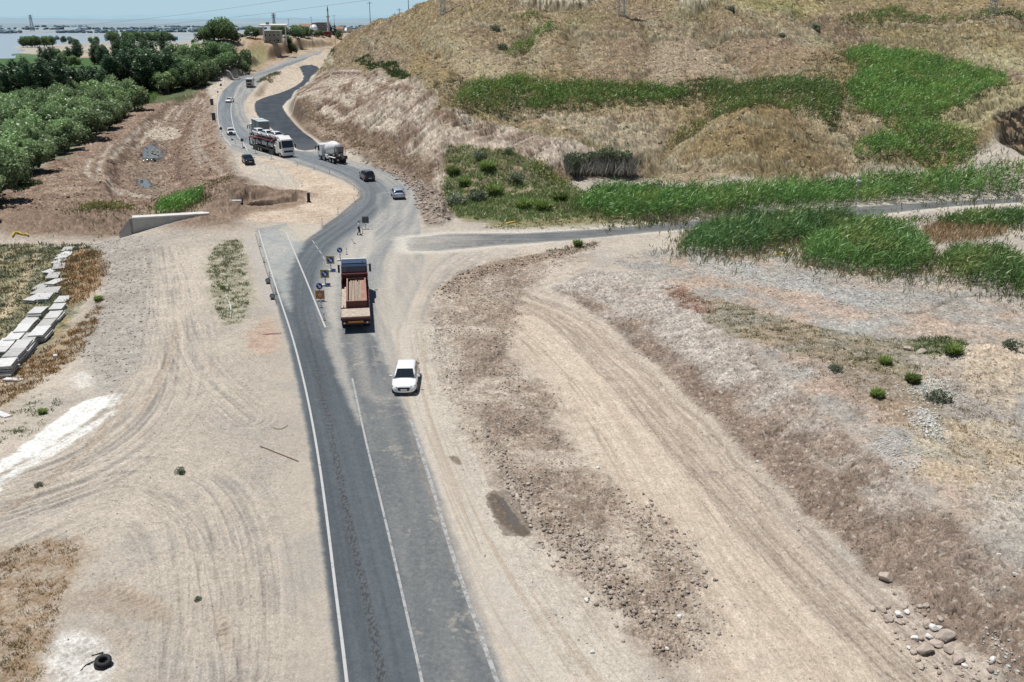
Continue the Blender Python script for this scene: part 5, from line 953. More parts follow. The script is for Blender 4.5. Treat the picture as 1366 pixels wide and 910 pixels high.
row('d', [(62,84),(130,86),(195,84)], 20, 13, 4, 10); row('d', [(100,78),(190,78)], 12, 14, 4, 10); row('d', [(64,92),(70,90)], 2, 15, 1, 1)
FL, FG = 'dark tree clumped on the lake shore', 'trees clumped on the far lake shore'
for a, b, n, h in (((36,62),(72,61),9,15),((154,58),(168,58),2,15),((158,57),(192,56),12,17),((196,56),(226,56),11,17),((266,60),(280,62),4,12),((90,57),(93,57),1,12),((107,58),(124,58),3,11)):
    w = W([a, b])
    for t in np.linspace(0, 1, n): p = w[0]*(1-t)+w[1]*t; s = h/8.; tree('shore_tree', 'broad', p[0]+RS.normal(0,4), p[1]+RS.normal(0,14), s*.95, s, FL, 'tree', FG)
for px, py, s, k, lb in [(272,58,1.3,'broad','dark tree at the left end of the brown bank'),(285,56,1.5,'broad','wide dark tree on the bank left of the long roof'),(303,57,1.9,'broad','large round tree standing left of the white canopy'),(312,58,1.1,'broad','smaller tree touching the large round one'),
    (375,46,1.1,'conifer','pointed conifer behind the canopy garden'),(382,47,1.3,'conifer','second pointed conifer right of the first'),(366,50,1.0,'broad','garden tree right behind the white canopy'),(376,51,1.1,'broad','low garden tree below the pointed conifers'),(388,51,1.1,'broad','round garden tree before the village houses'),(398,51,1.2,'broad','dense round tree in the middle of the village'),
    (407,51,1.1,'broad','round tree left of the mosque dome'),(447,47,1.0,'conifer','slim conifer just right of the minaret'),(441,46,1.1,'conifer','slim conifer touching the minaret'),(488,28,1.0,'broad','lone dark tree on the brown ridge'),(498,27,.6,'conifer','small tree right of the lone ridge tree'),(452,53,1.,'broad','bushy tree at the right end of the village'),(324,80,.8,'bush','green bush on the village bank')]:
    x, y = hit(px, py); tree('village_tree', k, x, y, s, s, lb, 'tree', 'village trees')
for i, (px, py, s) in enumerate(((371,50,1.0),(380,50,1.1),(384,51,.9),(392,51,1.1),(395,50,1.2),(402,50,1.2),(405,51,1.),(411,50,.9),(415,49,.8),(422,49,.7),(430,50,.8),(334,52,1.),(341,52,.9),(296,56,1.1),(278,58,1.0),(258,60,1.0))):
    x, y = hit(px, py); tree('village_tree', 'broad', x, y, s, s*.95, 'rounded tree in the leafy belt in front of the village houses', 'tree', 'leafy belt before the village')
for px, py, s in ((62,88,1.2),(70,84,1.),(78,80,1.1),(86,78,1.),(92,84,1.1),(100,90,1.),(74,90,1.),(82,88,1.2)):
    x, y = hit(px, py); tree('willow_tree', 'willow', x, y, s*1.5, s*1.3, 'pale green bushy tree between the poplars and green field', 'tree', 'pale bushy trees by the green field')
# bushes
for px, py, s, k, lb in [(660,36,2.4,'greybush','round grey bush high on the hillside beside the reed tongue'),(670,62,2.2,'greybush','second grey green bush below the reed tongue'),(1086,36,2.6,'greybush','grey bush at the top of the hillside above the brown patch'),(974,14,2.2,'greybush','grey bush near the top edge of the hillside'),(1043,50,1.6,'greybush','small grey bush beside the ploughed patch'),
    (1170,530,.9,'bush','lowest left of the small bright bushes on the terrace'),(1217,510,1.0,'bush','rightmost tall bush of the small bright bushes'),(1181,486,.9,'bush','upper left of the small bright bushes on the terrace'),(1252,535,1.1,'greybush','olive bush right of the white stone chips'),(1270,480,1.2,'bush','bright bush in the green terrace patch'),(1115,495,.8,'greybush','grey bush at the edge of the terrace slope'),
    (771,330,1.1,'bush','leafy bush at the corner of the works area'),(297,385,.5,'bush','dark bush in the roadside weed patch'),(1347,480,1.2,'greybush','grey brown bush on the sand heap at the right'),(57,552,.6,'bush','fresh green bush beside the white lime strip'),(132,405,.8,'bush','green bush under the rust brown bushes'),
    (612,275,2.6,'greybush','large blue green bush at the left foot of the weedy slope'),(636,270,2.6,'greybush','blue green bush right of the large one on the slope foot'),(700,280,2.3,'bush','dark green bush beside the side road verge'),(725,282,2.3,'bush','wide green bush right of the dark one by the road'),(650,232,2.4,'bush','bright green bush on the upper weedy slope'),
    (640,215,2.,'greybush','grey bush under the cliff at the top of the weedy slope'),(605,235,2.,'bush','green bush on the left rim of the weedy slope'),(660,262,2.6,'bush','olive bush in the middle of the weedy slope'),(690,245,2.2,'greybush','grey green bush right of the middle of the slope'),(680,210,1.5,'greybush','small grey bush beside the cliff foot'),(748,270,2.2,'bush','green bush where the long reed bed begins'),
    (620,250,2.,'bush','leafy bush above the two blue green ones'),(582,70,1.,'greybush','small grey bush on the left shoulder of the hill'),(52,648,.35,'greybush','tiny weed beside the tyre tracks'),(240,631,.55,'greybush','lone dry bush in the middle of the yard'),(265,800,.3,'greybush','tiny grey weed in the lower yard')]:
    x, y = hit(px, py); tree('bush', k, x, y, s, s*.9, lb, 'bush', None)
# big leaning grey thicket under the cliff
rs = np.random.RandomState(5); x0, y0 = hit(800, 238); z0 = float(gz(x0, y0)); e = bpy.data.objects.new('thicket', None); COL.objects.link(e); e.location = (x0, y0, z0); tag(e, 'large leaning grey green thicket with bare stems under the pale cliff', 'thicket')
k = 2600; bx = rs.uniform(-5.5, 6, k); by = rs.normal(0, 1.2, k); V, F, c = leaves(np.stack([bx, by+2, rs.uniform(0, 1.2, k)], -1), unit(np.stack([rs.normal(.1,.3,k), rs.normal(0,.3,k), np.ones(k)], -1)), rs.uniform(1.2, 3.2, k), np.full(k, .10), np.array([.36,.34,.30])*rs.uniform(.5,1.2,(k,1))); raw('stems', V, F, mt_dry, e, c)
lob = [((rs.uniform(-5.5, 6.5), rs.uniform(0, 3.5), 0), rs.uniform(.6, 1.2), .9) for _ in range(26)]; lob = [((c_[0], c_[1], 1.6+2.0*math.cos(c_[0]/6.5*1.35)+rs.uniform(-.9, .7)), r_, q_) for c_, r_, q_ in lob]; V, F, c = crown_arrays(rs, lob, 4200, .4, (.27,.31,.18), .8); raw('foliage', V, F, mt_leaf, e, np.clip(c,.005,.8))
# ================================================================== MESH BUILDER
class G:
    def __init__(s): s.v = []; s.f = []
    def add(s, V, F): n = len(s.v); s.v += [tuple(p) for p in V]; s.f += [tuple(i+n for i in f) for f in F]; return s
    def box(s, c, d, rot=0., tilt=0.):
        V = []
        for z in (-.5,.5):
            for x, y in ((-.5,-.5),(.5,-.5),(.5,.5),(-.5,.5)):
                p = Vector((x*d[0], y*d[1], z*d[2]))
                if tilt: p.rotate(Matrix.Rotation(tilt, 3, 'X'))
                if rot: p.rotate(Matrix.Rotation(rot, 3, 'Z'))
                V.append((p.x+c[0], p.y+c[1], p.z+c[2]))
        return s.add(V, [(0,3,2,1),(4,5,6,7),(0,1,5,4),(1,2,6,5),(2,3,7,6),(3,0,4,7)])
    def prism(s, prof, x0, x1):
        n = len(prof); V = [(x0, y, z) for y, z in prof]+[(x1, y, z) for y, z in prof]
        return s.add(V, [tuple(range(n))[::-1], tuple(range(n, 2*n))]+[(i, (i+1) % n, n+(i+1) % n, n+i) for i in range(n)])
    def loft(s, rings, cap=True):
        n = len(rings[0]); V = [p for r in rings for p in r]; F = []
        for k in range(len(rings)-1):
            for i in range(n): F.append((k*n+i, k*n+(i+1) % n, (k+1)*n+(i+1) % n, (k+1)*n+i))
        if cap: F += [tuple(range(n))[::-1], tuple(range((len(rings)-1)*n, len(rings)*n))]
        return s.add(V, F)
    def cyl(s, a, b, r, n=12, r2=None):
        a, b = Vector(a), Vector(b); t = (b-a).normalized(); u = t.orthogonal().normalized(); w = t.cross(u); r2 = r if r2 is None else r2
        V = [a+(u*math.cos(2*math.pi*k/n)+w*math.sin(2*math.pi*k/n))*r for k in range(n)]+[b+(u*math.cos(2*math.pi*k/n)+w*math.sin(2*math.pi*k/n))*r2 for k in range(n)]
        return s.add(V, [tuple(range(n))[::-1], tuple(range(n, 2*n))]+[(i, (i+1) % n, n+(i+1) % n, n+i) for i in range(n)])
    def tube(s, path, r, n=8):
        for a, b in zip(path[:-1], path[1:]): s.cyl(a, b, r, n)
        return s
    def torus(s, c, R_, r, axis='x', n=20, m=8, sq=1.):
        V = []; F = []
        for i in range(n):
            a = 2*math.pi*i/n
            for j in range(m):
                b = 2*math.pi*j/m; q = R_+r*math.cos(b); h = r*math.sin(b)*sq
                V.append((c[0]+h, c[1]+q*math.cos(a), c[2]+q*math.sin(a)) if axis == 'x' else (c[0]+q*math.cos(a), c[1]+q*math.sin(a), c[2]+h))
        for i in range(n):
            for j in range(m): F.append((i*m+j, ((i+1) % n)*m+j, ((i+1) % n)*m+(j+1) % m, i*m+(j+1) % m))
        return s.add(V, F)
    def quad(s, *p): return s.add(p, [tuple(range(len(p)))])
    def build(s, name, mat, parent=None, smooth=False, bev=0., seg=2, label=None):
        me = bpy.data.meshes.new(name); me.from_pydata(s.v, [], s.f)
        bm = bmesh.new(); bm.from_mesh(me); bmesh.ops.recalc_face_normals(bm, faces=bm.faces); bm.to_mesh(me); bm.free()
        if smooth:
            for p in me.polygons: p.use_smooth = True
        me.materials.append(mat); o = bpy.data.objects.new(name, me); COL.objects.link(o)
        if parent: o.parent = parent
        if bev: b = o.modifiers.new('bevel', 'BEVEL'); b.width = bev; b.segments = seg; b.limit_method = 'ANGLE'; b.angle_limit = R(35)
        if label: o['label'] = label
        return o
def empty(name, loc, yaw=0., label=None, cat=None, group=None):
    e = bpy.data.objects.new(name, None); COL.objects.link(e); e.location = loc; e.rotation_euler = (0, 0, yaw); e.empty_display_size = .3
    return tag(e, label, cat, group)
def yaw_of(dx, dy): return math.atan2(-dx, dy)
glassm = M('tinted_glass', (.012,.016,.02), .06, 0, .0, spec=.8); blk = M('black_rubber', (.022,.022,.024), .75); rim = M('wheel_alloy', (.42,.42,.43), .35, .6); dkp = M('dark_plastic', (.03,.031,.034), .55)
white = M('white_car_paint', (.80,.80,.79), .25, 0, .05, 2., coat=.6); silver = M('silver_blue_paint', (.40,.46,.52), .28, .35, .06, coat=.5); black = M('black_car_paint', (.012,.014,.018), .18, 0, .1, coat=.7)
redl = M('red_lamp', (.42,.02,.02), .3); lampm = M('clear_lamp', (.75,.77,.78), .15, .1); steel = M('dusty_steel', (.20,.20,.20), .6, .4); frame_m = M('dark_chassis', (.05,.048,.045), .75); orange = M('orange_reflector', (.62,.22,.04), .5)
wpaint = M('white_truck_paint', (.74,.74,.73), .4, 0, .08, 1.2, coat=.3); platem = M('number_plate', (.72,.72,.70), .5)
def wheels(root, pts, r, w, dual=False):
    for x, y in pts:
        sx = 1 if x > 0 else -1; wd = w*(2 if dual else 1)
        t = G().cyl((x-sx*wd, y, r), (x, y, r), r, 18).build('wheel', blk, root, False, .03)
        G().cyl((x-sx*.02, y, r), (x+sx*.015, y, r), r*.60, 14).build('rim', rim, t)
def inset(a, b, c, d, m0=.1, m1=.1, off=.012):
    """a b bottom, c d top (order a->b->c->d round the face)"""
    a, b, c, d = map(Vector, (a, b, c, d)); L = lambda p, q, t: p+(q-p)*t
    def pt(u, v): return L(L(a, b, u), L(d, c, u), v)
    n = (b-a).cross(d-a).normalized()*off
    return [tuple(pt(u, v)+n) for u, v in ((m0, m1), (1-m0, m1), (1-m0, 1-m1), (m0, 1-m1))]
def make_car(loc, yaw, paint, label, group, kind='sedan', suffix='car'):
    root = empty('parked_car' if suffix == 'p' else 'car', loc, yaw, label, 'car', group)
    if kind == 'sedan': L, Wd, H, belt = 4.55, .90, 1.45, .96; prof = [(-2.27,.62,.72),(-2.2,.92,.80),(-1.9,1.02,.86),(-1.4,1.03,.89),(-.6,.99,.90),(.6,.97,.90),(1.0,.96,.90),(1.5,.90,.90),(1.95,.82,.87),(2.2,.74,.80),(2.3,.60,.68),(2.31,.40,.64)]; gh = (-2.12, 1.28, -1.38, .30)
    else: L, Wd, H, belt = 4.5, .93, 1.66, 1.08; prof = [(-2.24,.75,.80),(-2.18,1.06,.86),(-1.9,1.12,.90),(-.6,1.10,.93),(.7,1.08,.93),(1.1,1.05,.92),(1.6,.99,.90),(2.0,.90,.86),(2.18,.75,.80),(2.25,.55,.70)]; gh = (-2.12, 1.22, -1.78, .45)
    rings = []
    for y, zt, w in prof:
        half = [(w*.90, .24), (w*1.0, .40), (w*1.0, .40+(zt-.4)*.55), (w*.96, zt-.07), (w*.84, zt-.01), (w*.40, zt+.025)]
        rings.append([(x, y, z) for x, z in half]+[(-x, y, z) for x, z in half[::-1]])
    bd_ = G().loft(rings).build('body', paint, root, True); sb = bd_.modifiers.new('sub', 'SUBSURF'); sb.levels = sb.render_levels = 2
    r0, f0, r1, f1 = gh; wb, wt = Wd-.07, Wd-.27; z0, z1 = belt-.04, H
    def ring(z, t, g=0.):
        y0 = r0+(r1-r0)*t-g; y1 = f0+(f1-f0)*t+g; w = wb+(wt-wb)*t+g; c = .12
        return [(w-c, y0, z), (w, y0+c, z), (w, y1-c, z), (w-c, y1, z), (-w+c, y1, z), (-w, y1-c, z), (-w, y0+c, z), (-w+c, y0, z)]
    G().loft([ring(z0, 0), ring(z0+(z1-z0)*.55, .55), ring(z1-.06, .93), ring(z1-.015, 1.04, -.05), ring(z1+.012, 1.1, -.20), ring(z1+.016, 1.1, -.32)]).build('roof', paint, root, True, 0)
    def corner(sx, fr, t):
        y = (f0+(f1-f0)*t) if fr else (r0+(r1-r0)*t); w = wb+(wt-wb)*t; return Vector((sx*w, y, z0+(z1-.06-z0)*t/.93))
    A = [corner(1,1,.08), corner(-1,1,.08), corner(-1,1,.9), corner(1,1,.9)]; G().quad(*inset(*A, .07, .02, .015)).build('windscreen', glassm, root)
    A = [corner(-1,0,.2), corner(1,0,.2), corner(1,0,.8), corner(-1,0,.8)]; G().quad(*inset(*A, .10, .05, .012)).build('rear_window', glassm, root)
    for sx in (1, -1):
        a, b, c, d = corner(sx,0,.12), corner(sx,1,.12), corner(sx,1,.88), corner(sx,0,.88)
        if sx < 0: a, b, c, d = b, a, d, c
        q = inset(a, b, c, d, .06, .06, .02); q = [Vector(p) for p in q]; m0, m1 = (q[0]+q[1])/2, (q[3]+q[2])/2; e = (q[1]-q[0]).normalized()*.03
        G().quad(q[0], m0-e, m1-e, q[3]).build('side_window', glassm, root); G().quad(m0+e, q[1], q[2], m1+e).build('side_window', glassm, root)
        G().box((sx*(Wd+.09), f0-.28, belt+.06), (.22, .12, .15)).build('mirror', paint, root, False, .03)
        G().add([(sx*.47,2.265,.70 if kind == 'sedan' else .84),(sx*.83,2.06,.74 if kind == 'sedan' else .9),(sx*.82,2.12,.64 if kind == 'sedan' else .78),(sx*.50,2.285,.60 if kind == 'sedan' else .72)], [(0,1,2,3)]).build('headlight', M('dark_headlamp', (.10,.105,.11), .12), root)
        G().box((sx*(Wd-.18), prof[1][0]-.02, .80 if kind == 'sedan' else .92), (.30, .12, .13), sx*.2).build('tail_light', redl, root, False, .02)
        for y in (-1.38, 1.38): G().cyl((sx*(Wd-.10), y, .33), (sx*(Wd-.003), y, .33), .37, 16).build('wheel_arch', dkp, root)
    G().add([(-.46,2.30,.64),(.46,2.30,.64),(.36,2.335,.40),(-.36,2.335,.40),(-.42,2.1,.66),(.42,2.1,.66)], [(0,1,2,3),(0,4,5,1)][:1]).build('grille', dkp, root)
    for sx in (-1,1): G().add([(sx*.56,2.27,.44),(sx*.80,2.17,.50),(sx*.80,2.17,.36),(sx*.60,2.26,.34)], [(0,1,2,3)]).build('fog_light', dkp, root)
    G().box((0, 2.35, .47), (.46, .02, .10)).build('number_plate', platem, root); G().box((0, -2.285, .60), (.46, .02, .11)).build('number_plate', platem, root)
    G().box((0, 2.20, .24), (1.3, .14, .10)).build('lower_bumper', dkp, root, False, .02); G().box((0, -2.2, .32), (1.35, .14, .16)).build('rear_bumper', dkp, root, False, .02)
    wheels(root, [(sx*(Wd+.0), y) for sx in (1,-1) for y in (-1.38,1.38)], .32, .2)
    return root
def on_road(px, py):
    w = WR([(px, py)])[0]; return float(w[0]), float(w[1]), float(zroad(w[1]))+.01
CG = 'cars on the road'
def put_car(px, py, d, paint, label, kind='sedan', back=2.25, suffix='car'):
    x, y, z = on_road(px, py); n = math.hypot(*d); d = (d[0]/n, d[1]/n); s = -1 if d[1] < 0 else 1
    return make_car((x+s*d[0]*back, y+s*d[1]*back, z), yaw_of(*d), paint, label, CG, kind, suffix)
put_car(539, 528.5, (.04,-1), white, 'white sedan driving towards the camera on the dusty margin behind the red truck', 'sedan')
put_car(533, 267, (-.22,1), silver, 'silver blue car driving away round the outside of the bend', 'sedan')
put_car(494, 243, (-.36,.95), black, 'black sport utility car following the concrete mixer', 'suv')
put_car(334, 219.5, (.45,-1), black, 'black car standing on the sandy closed road left of the car carrier', 'sedan')
put_car(309, 181, (.35,-1), white, 'white car coming down the left lane beside the box truck', 'sedan')
put_car(304, 137.5, (.02,-1), white, 'farther white car coming round the left bend below the grey bus', 'sedan')
# ------------------------------------------------------------------ truck cab
def cab(root, y0, l, w, h, paint, visor=True, deflector=False, floor=.55):
    hw = w/2; prof = [(y0,floor+.3),(y0,h),(y0+l*.70,h+.03),(y0+l*.80,h-.02),(y0+l*.955,floor+1.15),(y0+l,floor+.95),(y0+l,floor-.05),(y0+l*.72,floor-.05),(y0+l*.66,floor+.3)]
    c = G().prism(prof, -hw, hw).build('cab', paint, root, False, .09, 3)
    a = Vector((hw, y0+l*.955, floor+1.15)); b = Vector((-hw, y0+l*.955, floor+1.15)); t = y0+l*.80
    G().quad(*inset(a, b, (-hw, t, h-.02), (hw, t, h-.02), .06, .10, .03)).build('windscreen', glassm, root)
    for sx in (1,-1):
        q = [(sx*(hw+.012), y0+l*.42, floor+1.2),(sx*(hw+.012), y0+l*.90, floor+1.2),(sx*(hw+.012), y0+l*.80, h-.3),(sx*(hw+.012), y0+l*.42, h-.3)]; G().quad(*(q if sx > 0 else q[::-1])).build('side_window', glassm, root)
        m = G().box((sx*(hw+.28), y0+l*.93, floor+1.55), (.20,.14,.75)).box((sx*(hw+.12), y0+l*.9, floor+1.85), (.34,.05,.05)).build('mirror', dkp, root, False, .02)
        G().box((sx*(hw-.28), y0+l+.01, floor+.18), (.42,.06,.20)).build('headlight', lampm, root, False, .02)
        G().box((sx*(hw-.1), y0+l*.5, floor+.05), (.24,.5,.12)).build('step', dkp, root)
    G().box((0, y0+l+.012, floor+.62), (w*.72,.04,.40)).build('grille', dkp, root, False, .02)
    G().box((0, y0+l+.03, floor-.02), (w*.98,.12,.22)).build('bumper', steel if paint is not wpaint else paint, root, False, .03)
    G().box((0, y0+l+.10, floor-.02), (.5,.02,.12)).build('number_plate', platem, root)
    if visor: G().box((0, y0+l*.84, h+.04), (w*.96,.20,.14)).build('sun_visor', wpaint, root, False, .02)
    if deflector: G().prism([(y0+.1,h+.02),(y0+.1,h+.65),(y0+.5,h+.62),(y0+l*.75,h+.03)], -hw*.9, hw*.9).build('roof_deflector', paint, root, False, .08, 3)
    return c
# ------------------------------------------------------------------ red flatbed truck
redm = M('red_truck_body', (.088,.020,.016), .5, 0, .25, 2.); redi = M('rusty_red_interior', (.33,.18,.14), .85, 0, .25, 2.5); bluem = M('dark_blue_cab_paint', (.030,.048,.095), .25, .1, .08, 1., coat=.6); plank = M('weathered_plank', (.36,.29,.225), .9, 0, .3, 4.); plank2 = M('pale_deck_board', (.46,.385,.31), .9, 0, .3, 3.)
def PZ(px, py, z): d = raydir(np.float64(px), np.float64(py)); t = (z-CAMH)/d[2]; return Vector((d[0]*t, d[1]*t, z))
q0 = PZ(475, 432.5, .75); q1 = PZ(472, 344, 3.2); fx, fy = q0.x, q0.y; dx, dy = q1.x-q0.x, q1.y-q0.y; yw = yaw_of(dx, dy); tl = math.hypot(dx, dy)/11.35; print('truck length', tl*11.35)
rt = empty('flatbed_truck', (fx, fy, .01), yw, 'red flatbed truck with dark blue cab carrying long wooden beams, seen from behind', 'truck')
G().box((0, 5.4, .78), (.9, 10.2, .26)).build('chassis', frame_m, rt, False, .02)
G().box((0, 4.05, 1.20), (2.5, 8.1, .16)).build('load_bed', redm, rt, False, .02)
for i in range(7): G().box((0, .14+i*.285, 1.325), (2.42, .268, .09)).build('deck_board', plank2, rt, False, .01)
for i in range(9): G().box((-1.03, 2.6+i*.62, 1.325), (.42, .58, .10), random.uniform(-.03,.03)).build('deck_board', plank2, rt, False, .01)
bx = G(); cx = .13; bw = 1.66
bx.box((cx, 2.22, 1.62), (bw, .08, .62)); bx.box((cx, 8.6, 1.62), (bw, .08, .62)); bx.box((cx-bw/2, 5.41, 1.62), (.09, 6.35, .62)); bx.box((cx+bw/2, 5.41, 1.62), (.09, 6.35, .62)); bx.build('load_box', redm, rt, False, .015)
G().box((cx, 5.48, 1.36), (bw-.12, 6.0, .04)).build('box_floor', redi, rt); rimb = G()
for sx in (-1,1): rimb.box((cx+sx*bw/2, 5.41, 1.95), (.12, 6.45, .04))
rimb.box((cx, 8.6, 1.95), (bw, .12, .04)).box((cx, 2.22, 1.95), (bw, .10, .03)).build('box_rim', redi, rt)
for sx in (1,): G().box((cx+.60, 5.5, 1.58), (.34, 5.9, .42)).build('side_locker', redi, rt, False, .02)
for i in range(9):
    xx = cx-.62+.125*i; yy = 5.5+random.uniform(-.12,.12); G().box((xx, yy, 1.66+.07*(i % 2)+random.uniform(0,.05)), (.10, 5.9+random.uniform(-.3,.3), .12), random.uniform(-.008,.008)).build('wooden_beam', plank, rt, False, .01)
for i in range(5): G().box((cx-.5+.2*i, 5.4, 1.50), (.14, 5.8, .18)).build('wooden_beam', plank, rt, False, .01)
G().box((0, 8.8, 1.80), (2.5, .12, 1.05)).box((-1.2, 8.1, 1.7), (.10, 1.4, .85)).box((1.2, 8.1, 1.7), (.10, 1.4, .85)).box((0, 8.75, 2.32), (2.5, .30, .06)).build('headboard', redm, rt, False, .02)
cab(rt, 8.95, 2.45, 2.46, 3.0, bluem, True)
G().box((0, 9.35, 3.1), (2.3, .10, .10)).cyl((.8,9.9,3.07),(.8,9.9,3.17),.05).build('roof_marker', dkp, rt)
G().box((0, -.04, 1.18), (2.52, .10, .20)).build('rear_sill', redm, rt, False, .01); G().box((0, .02, .80), (2.4, .12, .20)).build('rear_bumper', dkp, rt, False, .02)
G().box((0, -.06, .93), (1.3, .03, .16)).build('reflector_panel', orange, rt)
for sx in (-1,1):
    for k in range(3): G().box((sx*(.82+.15*k), -.06, .86), (.12, .05, .14)).build('tail_light', redl if k != 1 else lampm, rt, False, .01)
    G().box((sx*.95, 1.9, .95), (.62,.04,.5)).build('mudguard', dkp, rt); G().box((sx*1.12, 5.7, .75), (.10, 3.2, .5)).build('side_guard', dkp, rt)
    for k in range(6): G().box((sx*1.27, 2.9+k*1.0, 1.22), (.05,.10,.22)).build('stake_pocket', steel, rt)
for k in range(3): G().box((-1.0+1.0*k, 2.2, 1.45), (.07,.07,.25)).build('load_strap', dkp, rt)
wheels(rt, [(sx*1.22, y) for sx in (1,-1) for y in (1.6,2.95)], .5, .28, True); wheels(rt, [(sx*1.2, y) for sx in (1,-1) for y in (8.2,10.2)], .5, .3)
rt.scale = (1, tl, 1.04)
# ------------------------------------------------------------------ car carrier
f = on_road(385.5, 210.5); r = on_road(340, 197.5); dx, dy = f[0]-r[0], f[1]-r[1]; L = 17.2
cc_ = empty('car_carrier', (f[0]-dx/math.hypot(dx,dy)*L, f[1]-dy/math.hypot(dx,dy)*L, .01), yaw_of(dx, dy), 'long car carrier with white tractor and red framed double deck trailer', 'truck')
redf = M('red_deck_rail', (.20,.028,.03), .5); 
cab(cc_, 14.9, 2.3, 2.5, 3.3, wpaint, True, True)
G().box((0, 14.6, .8), (.9, 4.6, .3)).box((0,7.0,.75),(2.3,13.6,.2)).build('chassis', frame_m, cc_)
G().box((0, 14.2, 1.7), (2.4, .9, 2.2)).build('side_fairing', wpaint, cc_, False, .05)
for sx in (-1,1):
    G().tube([(sx*1.22,.1,2.35),(sx*1.22,6,2.75),(sx*1.22,11.5,2.75),(sx*1.22,14.4,3.35)], .11).build('deck_rail', redf, cc_)
    G().tube([(sx*1.22,.1,1.02),(sx*1.22,13.4,1.02)], .09).build('lower_rail', dkp, cc_)
    for y, h in ((.4,2.4),(3.4,2.6),(6.6,2.75),(9.8,2.75),(12.9,3.05)): G().box((sx*1.2, y, (h+.8)/2), (.14,.22,h-.8)).build('post', frame_m, cc_)
G().box((0,5.9,2.62),(2.2,11.8,.08)).build('upper_deck', steel, cc_)
wheels(cc_, [(sx*1.22, y) for sx in (1,-1) for y in (3.6,4.9,6.2,12.4)], .48, .28, True); wheels(cc_, [(sx*1.22, 15.9) for sx in (1,-1)], .5, .3)
yw = yaw_of(dx, dy); ca, sa = math.cos(yw), math.sin(yw); b0 = cc_.location
for k, (yy, zz, lb) in enumerate(((12.0,2.98,'front'),(7.6,2.86,'middle'),(3.0,2.80,'rear'),(11.2,1.08,'front'),(7.2,1.08,'middle'),(2.6,1.08,'rear'))):
    make_car((b0[0]-sa*yy, b0[1]+ca*yy, b0[2]+zz), yw if k % 2 else yw, white, 'white car carried on the %s deck of the car carrier, %s of its three' % ('upper' if k < 3 else 'lower', lb), 'cars carried by the car carrier', 'sedan')
# ------------------------------------------------------------------ concrete mixer
f = on_road(431.5, 211.5); r = on_road(457, 219.5); dx, dy = f[0]-r[0], f[1]-r[1]; s_ = math.hypot(dx,dy)
mx_ = empty('concrete_mixer', (r[0], r[1], .01), yaw_of(dx, dy), 'white concrete mixer truck driving away ahead of the black car', 'truck')
G().box((0,4.3,.85),(.9,8.2,.26)).build('chassis', frame_m, mx_); cab(mx_, 6.6, 2.2, 2.45, 2.95, wpaint, True)
def lathe(g, pts, ctr, tilt, n=22):
    rings = []
    for d, r_ in pts:
        rings.append([(ctr[0]+r_*math.cos(2*math.pi*k/n), ctr[1]+d*math.cos(tilt)-r_*math.sin(2*math.pi*k/n)*math.sin(tilt), ctr[2]+d*math.sin(tilt)+r_*math.sin(2*math.pi*k/n)*math.cos(tilt)) for k in range(n)])
    return g.loft(rings)
lathe(G(), [(0,.6),(.5,1.0),(1.3,1.22),(2.6,1.22),(3.6,.95),(4.6,.62),(4.75,.62)], (0,6.2,2.05), math.pi-.22).build('mixing_drum', M('white_drum', (.70,.70,.69), .45, 0, .12, 1.5), mx_, True)
for a_ in (1.15,2.75): pass
G().cyl((0,5.9,2.02),(0,6.5,1.9),.5,14).build('drum_drive', dkp, mx_)
G().box((0,.95,2.9),(1.1,.9,.5)).box((0,.9,2.2),(.9,.5,1.0)).build('loading_hopper', steel, mx_, False, .04)
G().prism([(.6,2.1),(.2,2.0),(-.7,1.15),(-.6,1.0),(.4,1.75)], -.28, .28).build('discharge_chute', dkp, mx_, False, .02)
G().box((0,.3,1.2),(2.3,.12,.5)).box((-.8,1.4,1.9),(.12,.12,1.9)).box((.8,1.4,1.9),(.12,.12,1.9)).build('rear_frame', frame_m, mx_)
G().tube([(.95,.4,.9),(.95,.7,3.1)], .04).tube([(.65,.4,.9),(.65,.7,3.1)], .04).build('ladder', dkp, mx_)
for sx in (-1,1):
    G().box((sx*1.05,2.2,1.12),(.5,2.9,.06)).build('mudguard', wpaint, mx_, False, .03); G().box((sx*1.0,4.6,1.1),(.4,1.2,.6)).build('water_tank', wpaint, mx_, False, .08); G().box((sx*1.0,.22,.9),(.3,.06,.16)).build('tail_light', redl, mx_)
wheels(mx_, [(sx*1.22,y) for sx in (1,-1) for y in (1.5,2.85)], .5, .28, True); wheels(mx_, [(sx*1.2,y) for sx in (1,-1) for y in (5.7,7.5)], .5, .3)
# ------------------------------------------------------------------ truck carrying two grey green site cabins
f = on_road(331.5, 177.5); r = on_road(356, 189.5); dx, dy = f[0]-r[0], f[1]-r[1]
bt = empty('cabin_truck', (r[0], r[1], .01), yaw_of(dx, dy), 'truck with two grey green box cabins on its bed, behind the car carrier', 'truck')
gg = M('grey_green_panel', (.20,.235,.235), .6, 0, .12, 1.5); ggr = M('pale_grey_roof', (.44,.49,.50), .6, 0, .1, 1.5)
G().box((0,5.8,.85),(.9,11.4,.26)).build('chassis', frame_m, bt); G().box((0,4.7,1.2),(2.5,9.3,.2)).build('load_bed', gg, bt, False, .02); cab(bt, 9.6, 2.2, 2.45, 3.0, wpaint, False)
for sx in (-1,1): G().box((sx*1.22,4.7,1.6),(.06,9.2,.7)).build('side_board', gg, bt)
for y in (2.9,6.9):
    c = G().box((0,y,2.75),(2.3,3.4,2.8)).build('box_cabin', gg, bt, False, .04); G().box((0,y,4.19),(2.4,3.5,.08)).build('roof', ggr, c, False, .02)
    for k in range(5): G().box((1.165,y-1.4+.7*k,2.75),(.03,.06,2.6)).box((-1.165,y-1.4+.7*k,2.75),(.03,.06,2.6)).build('rib', gg, c)
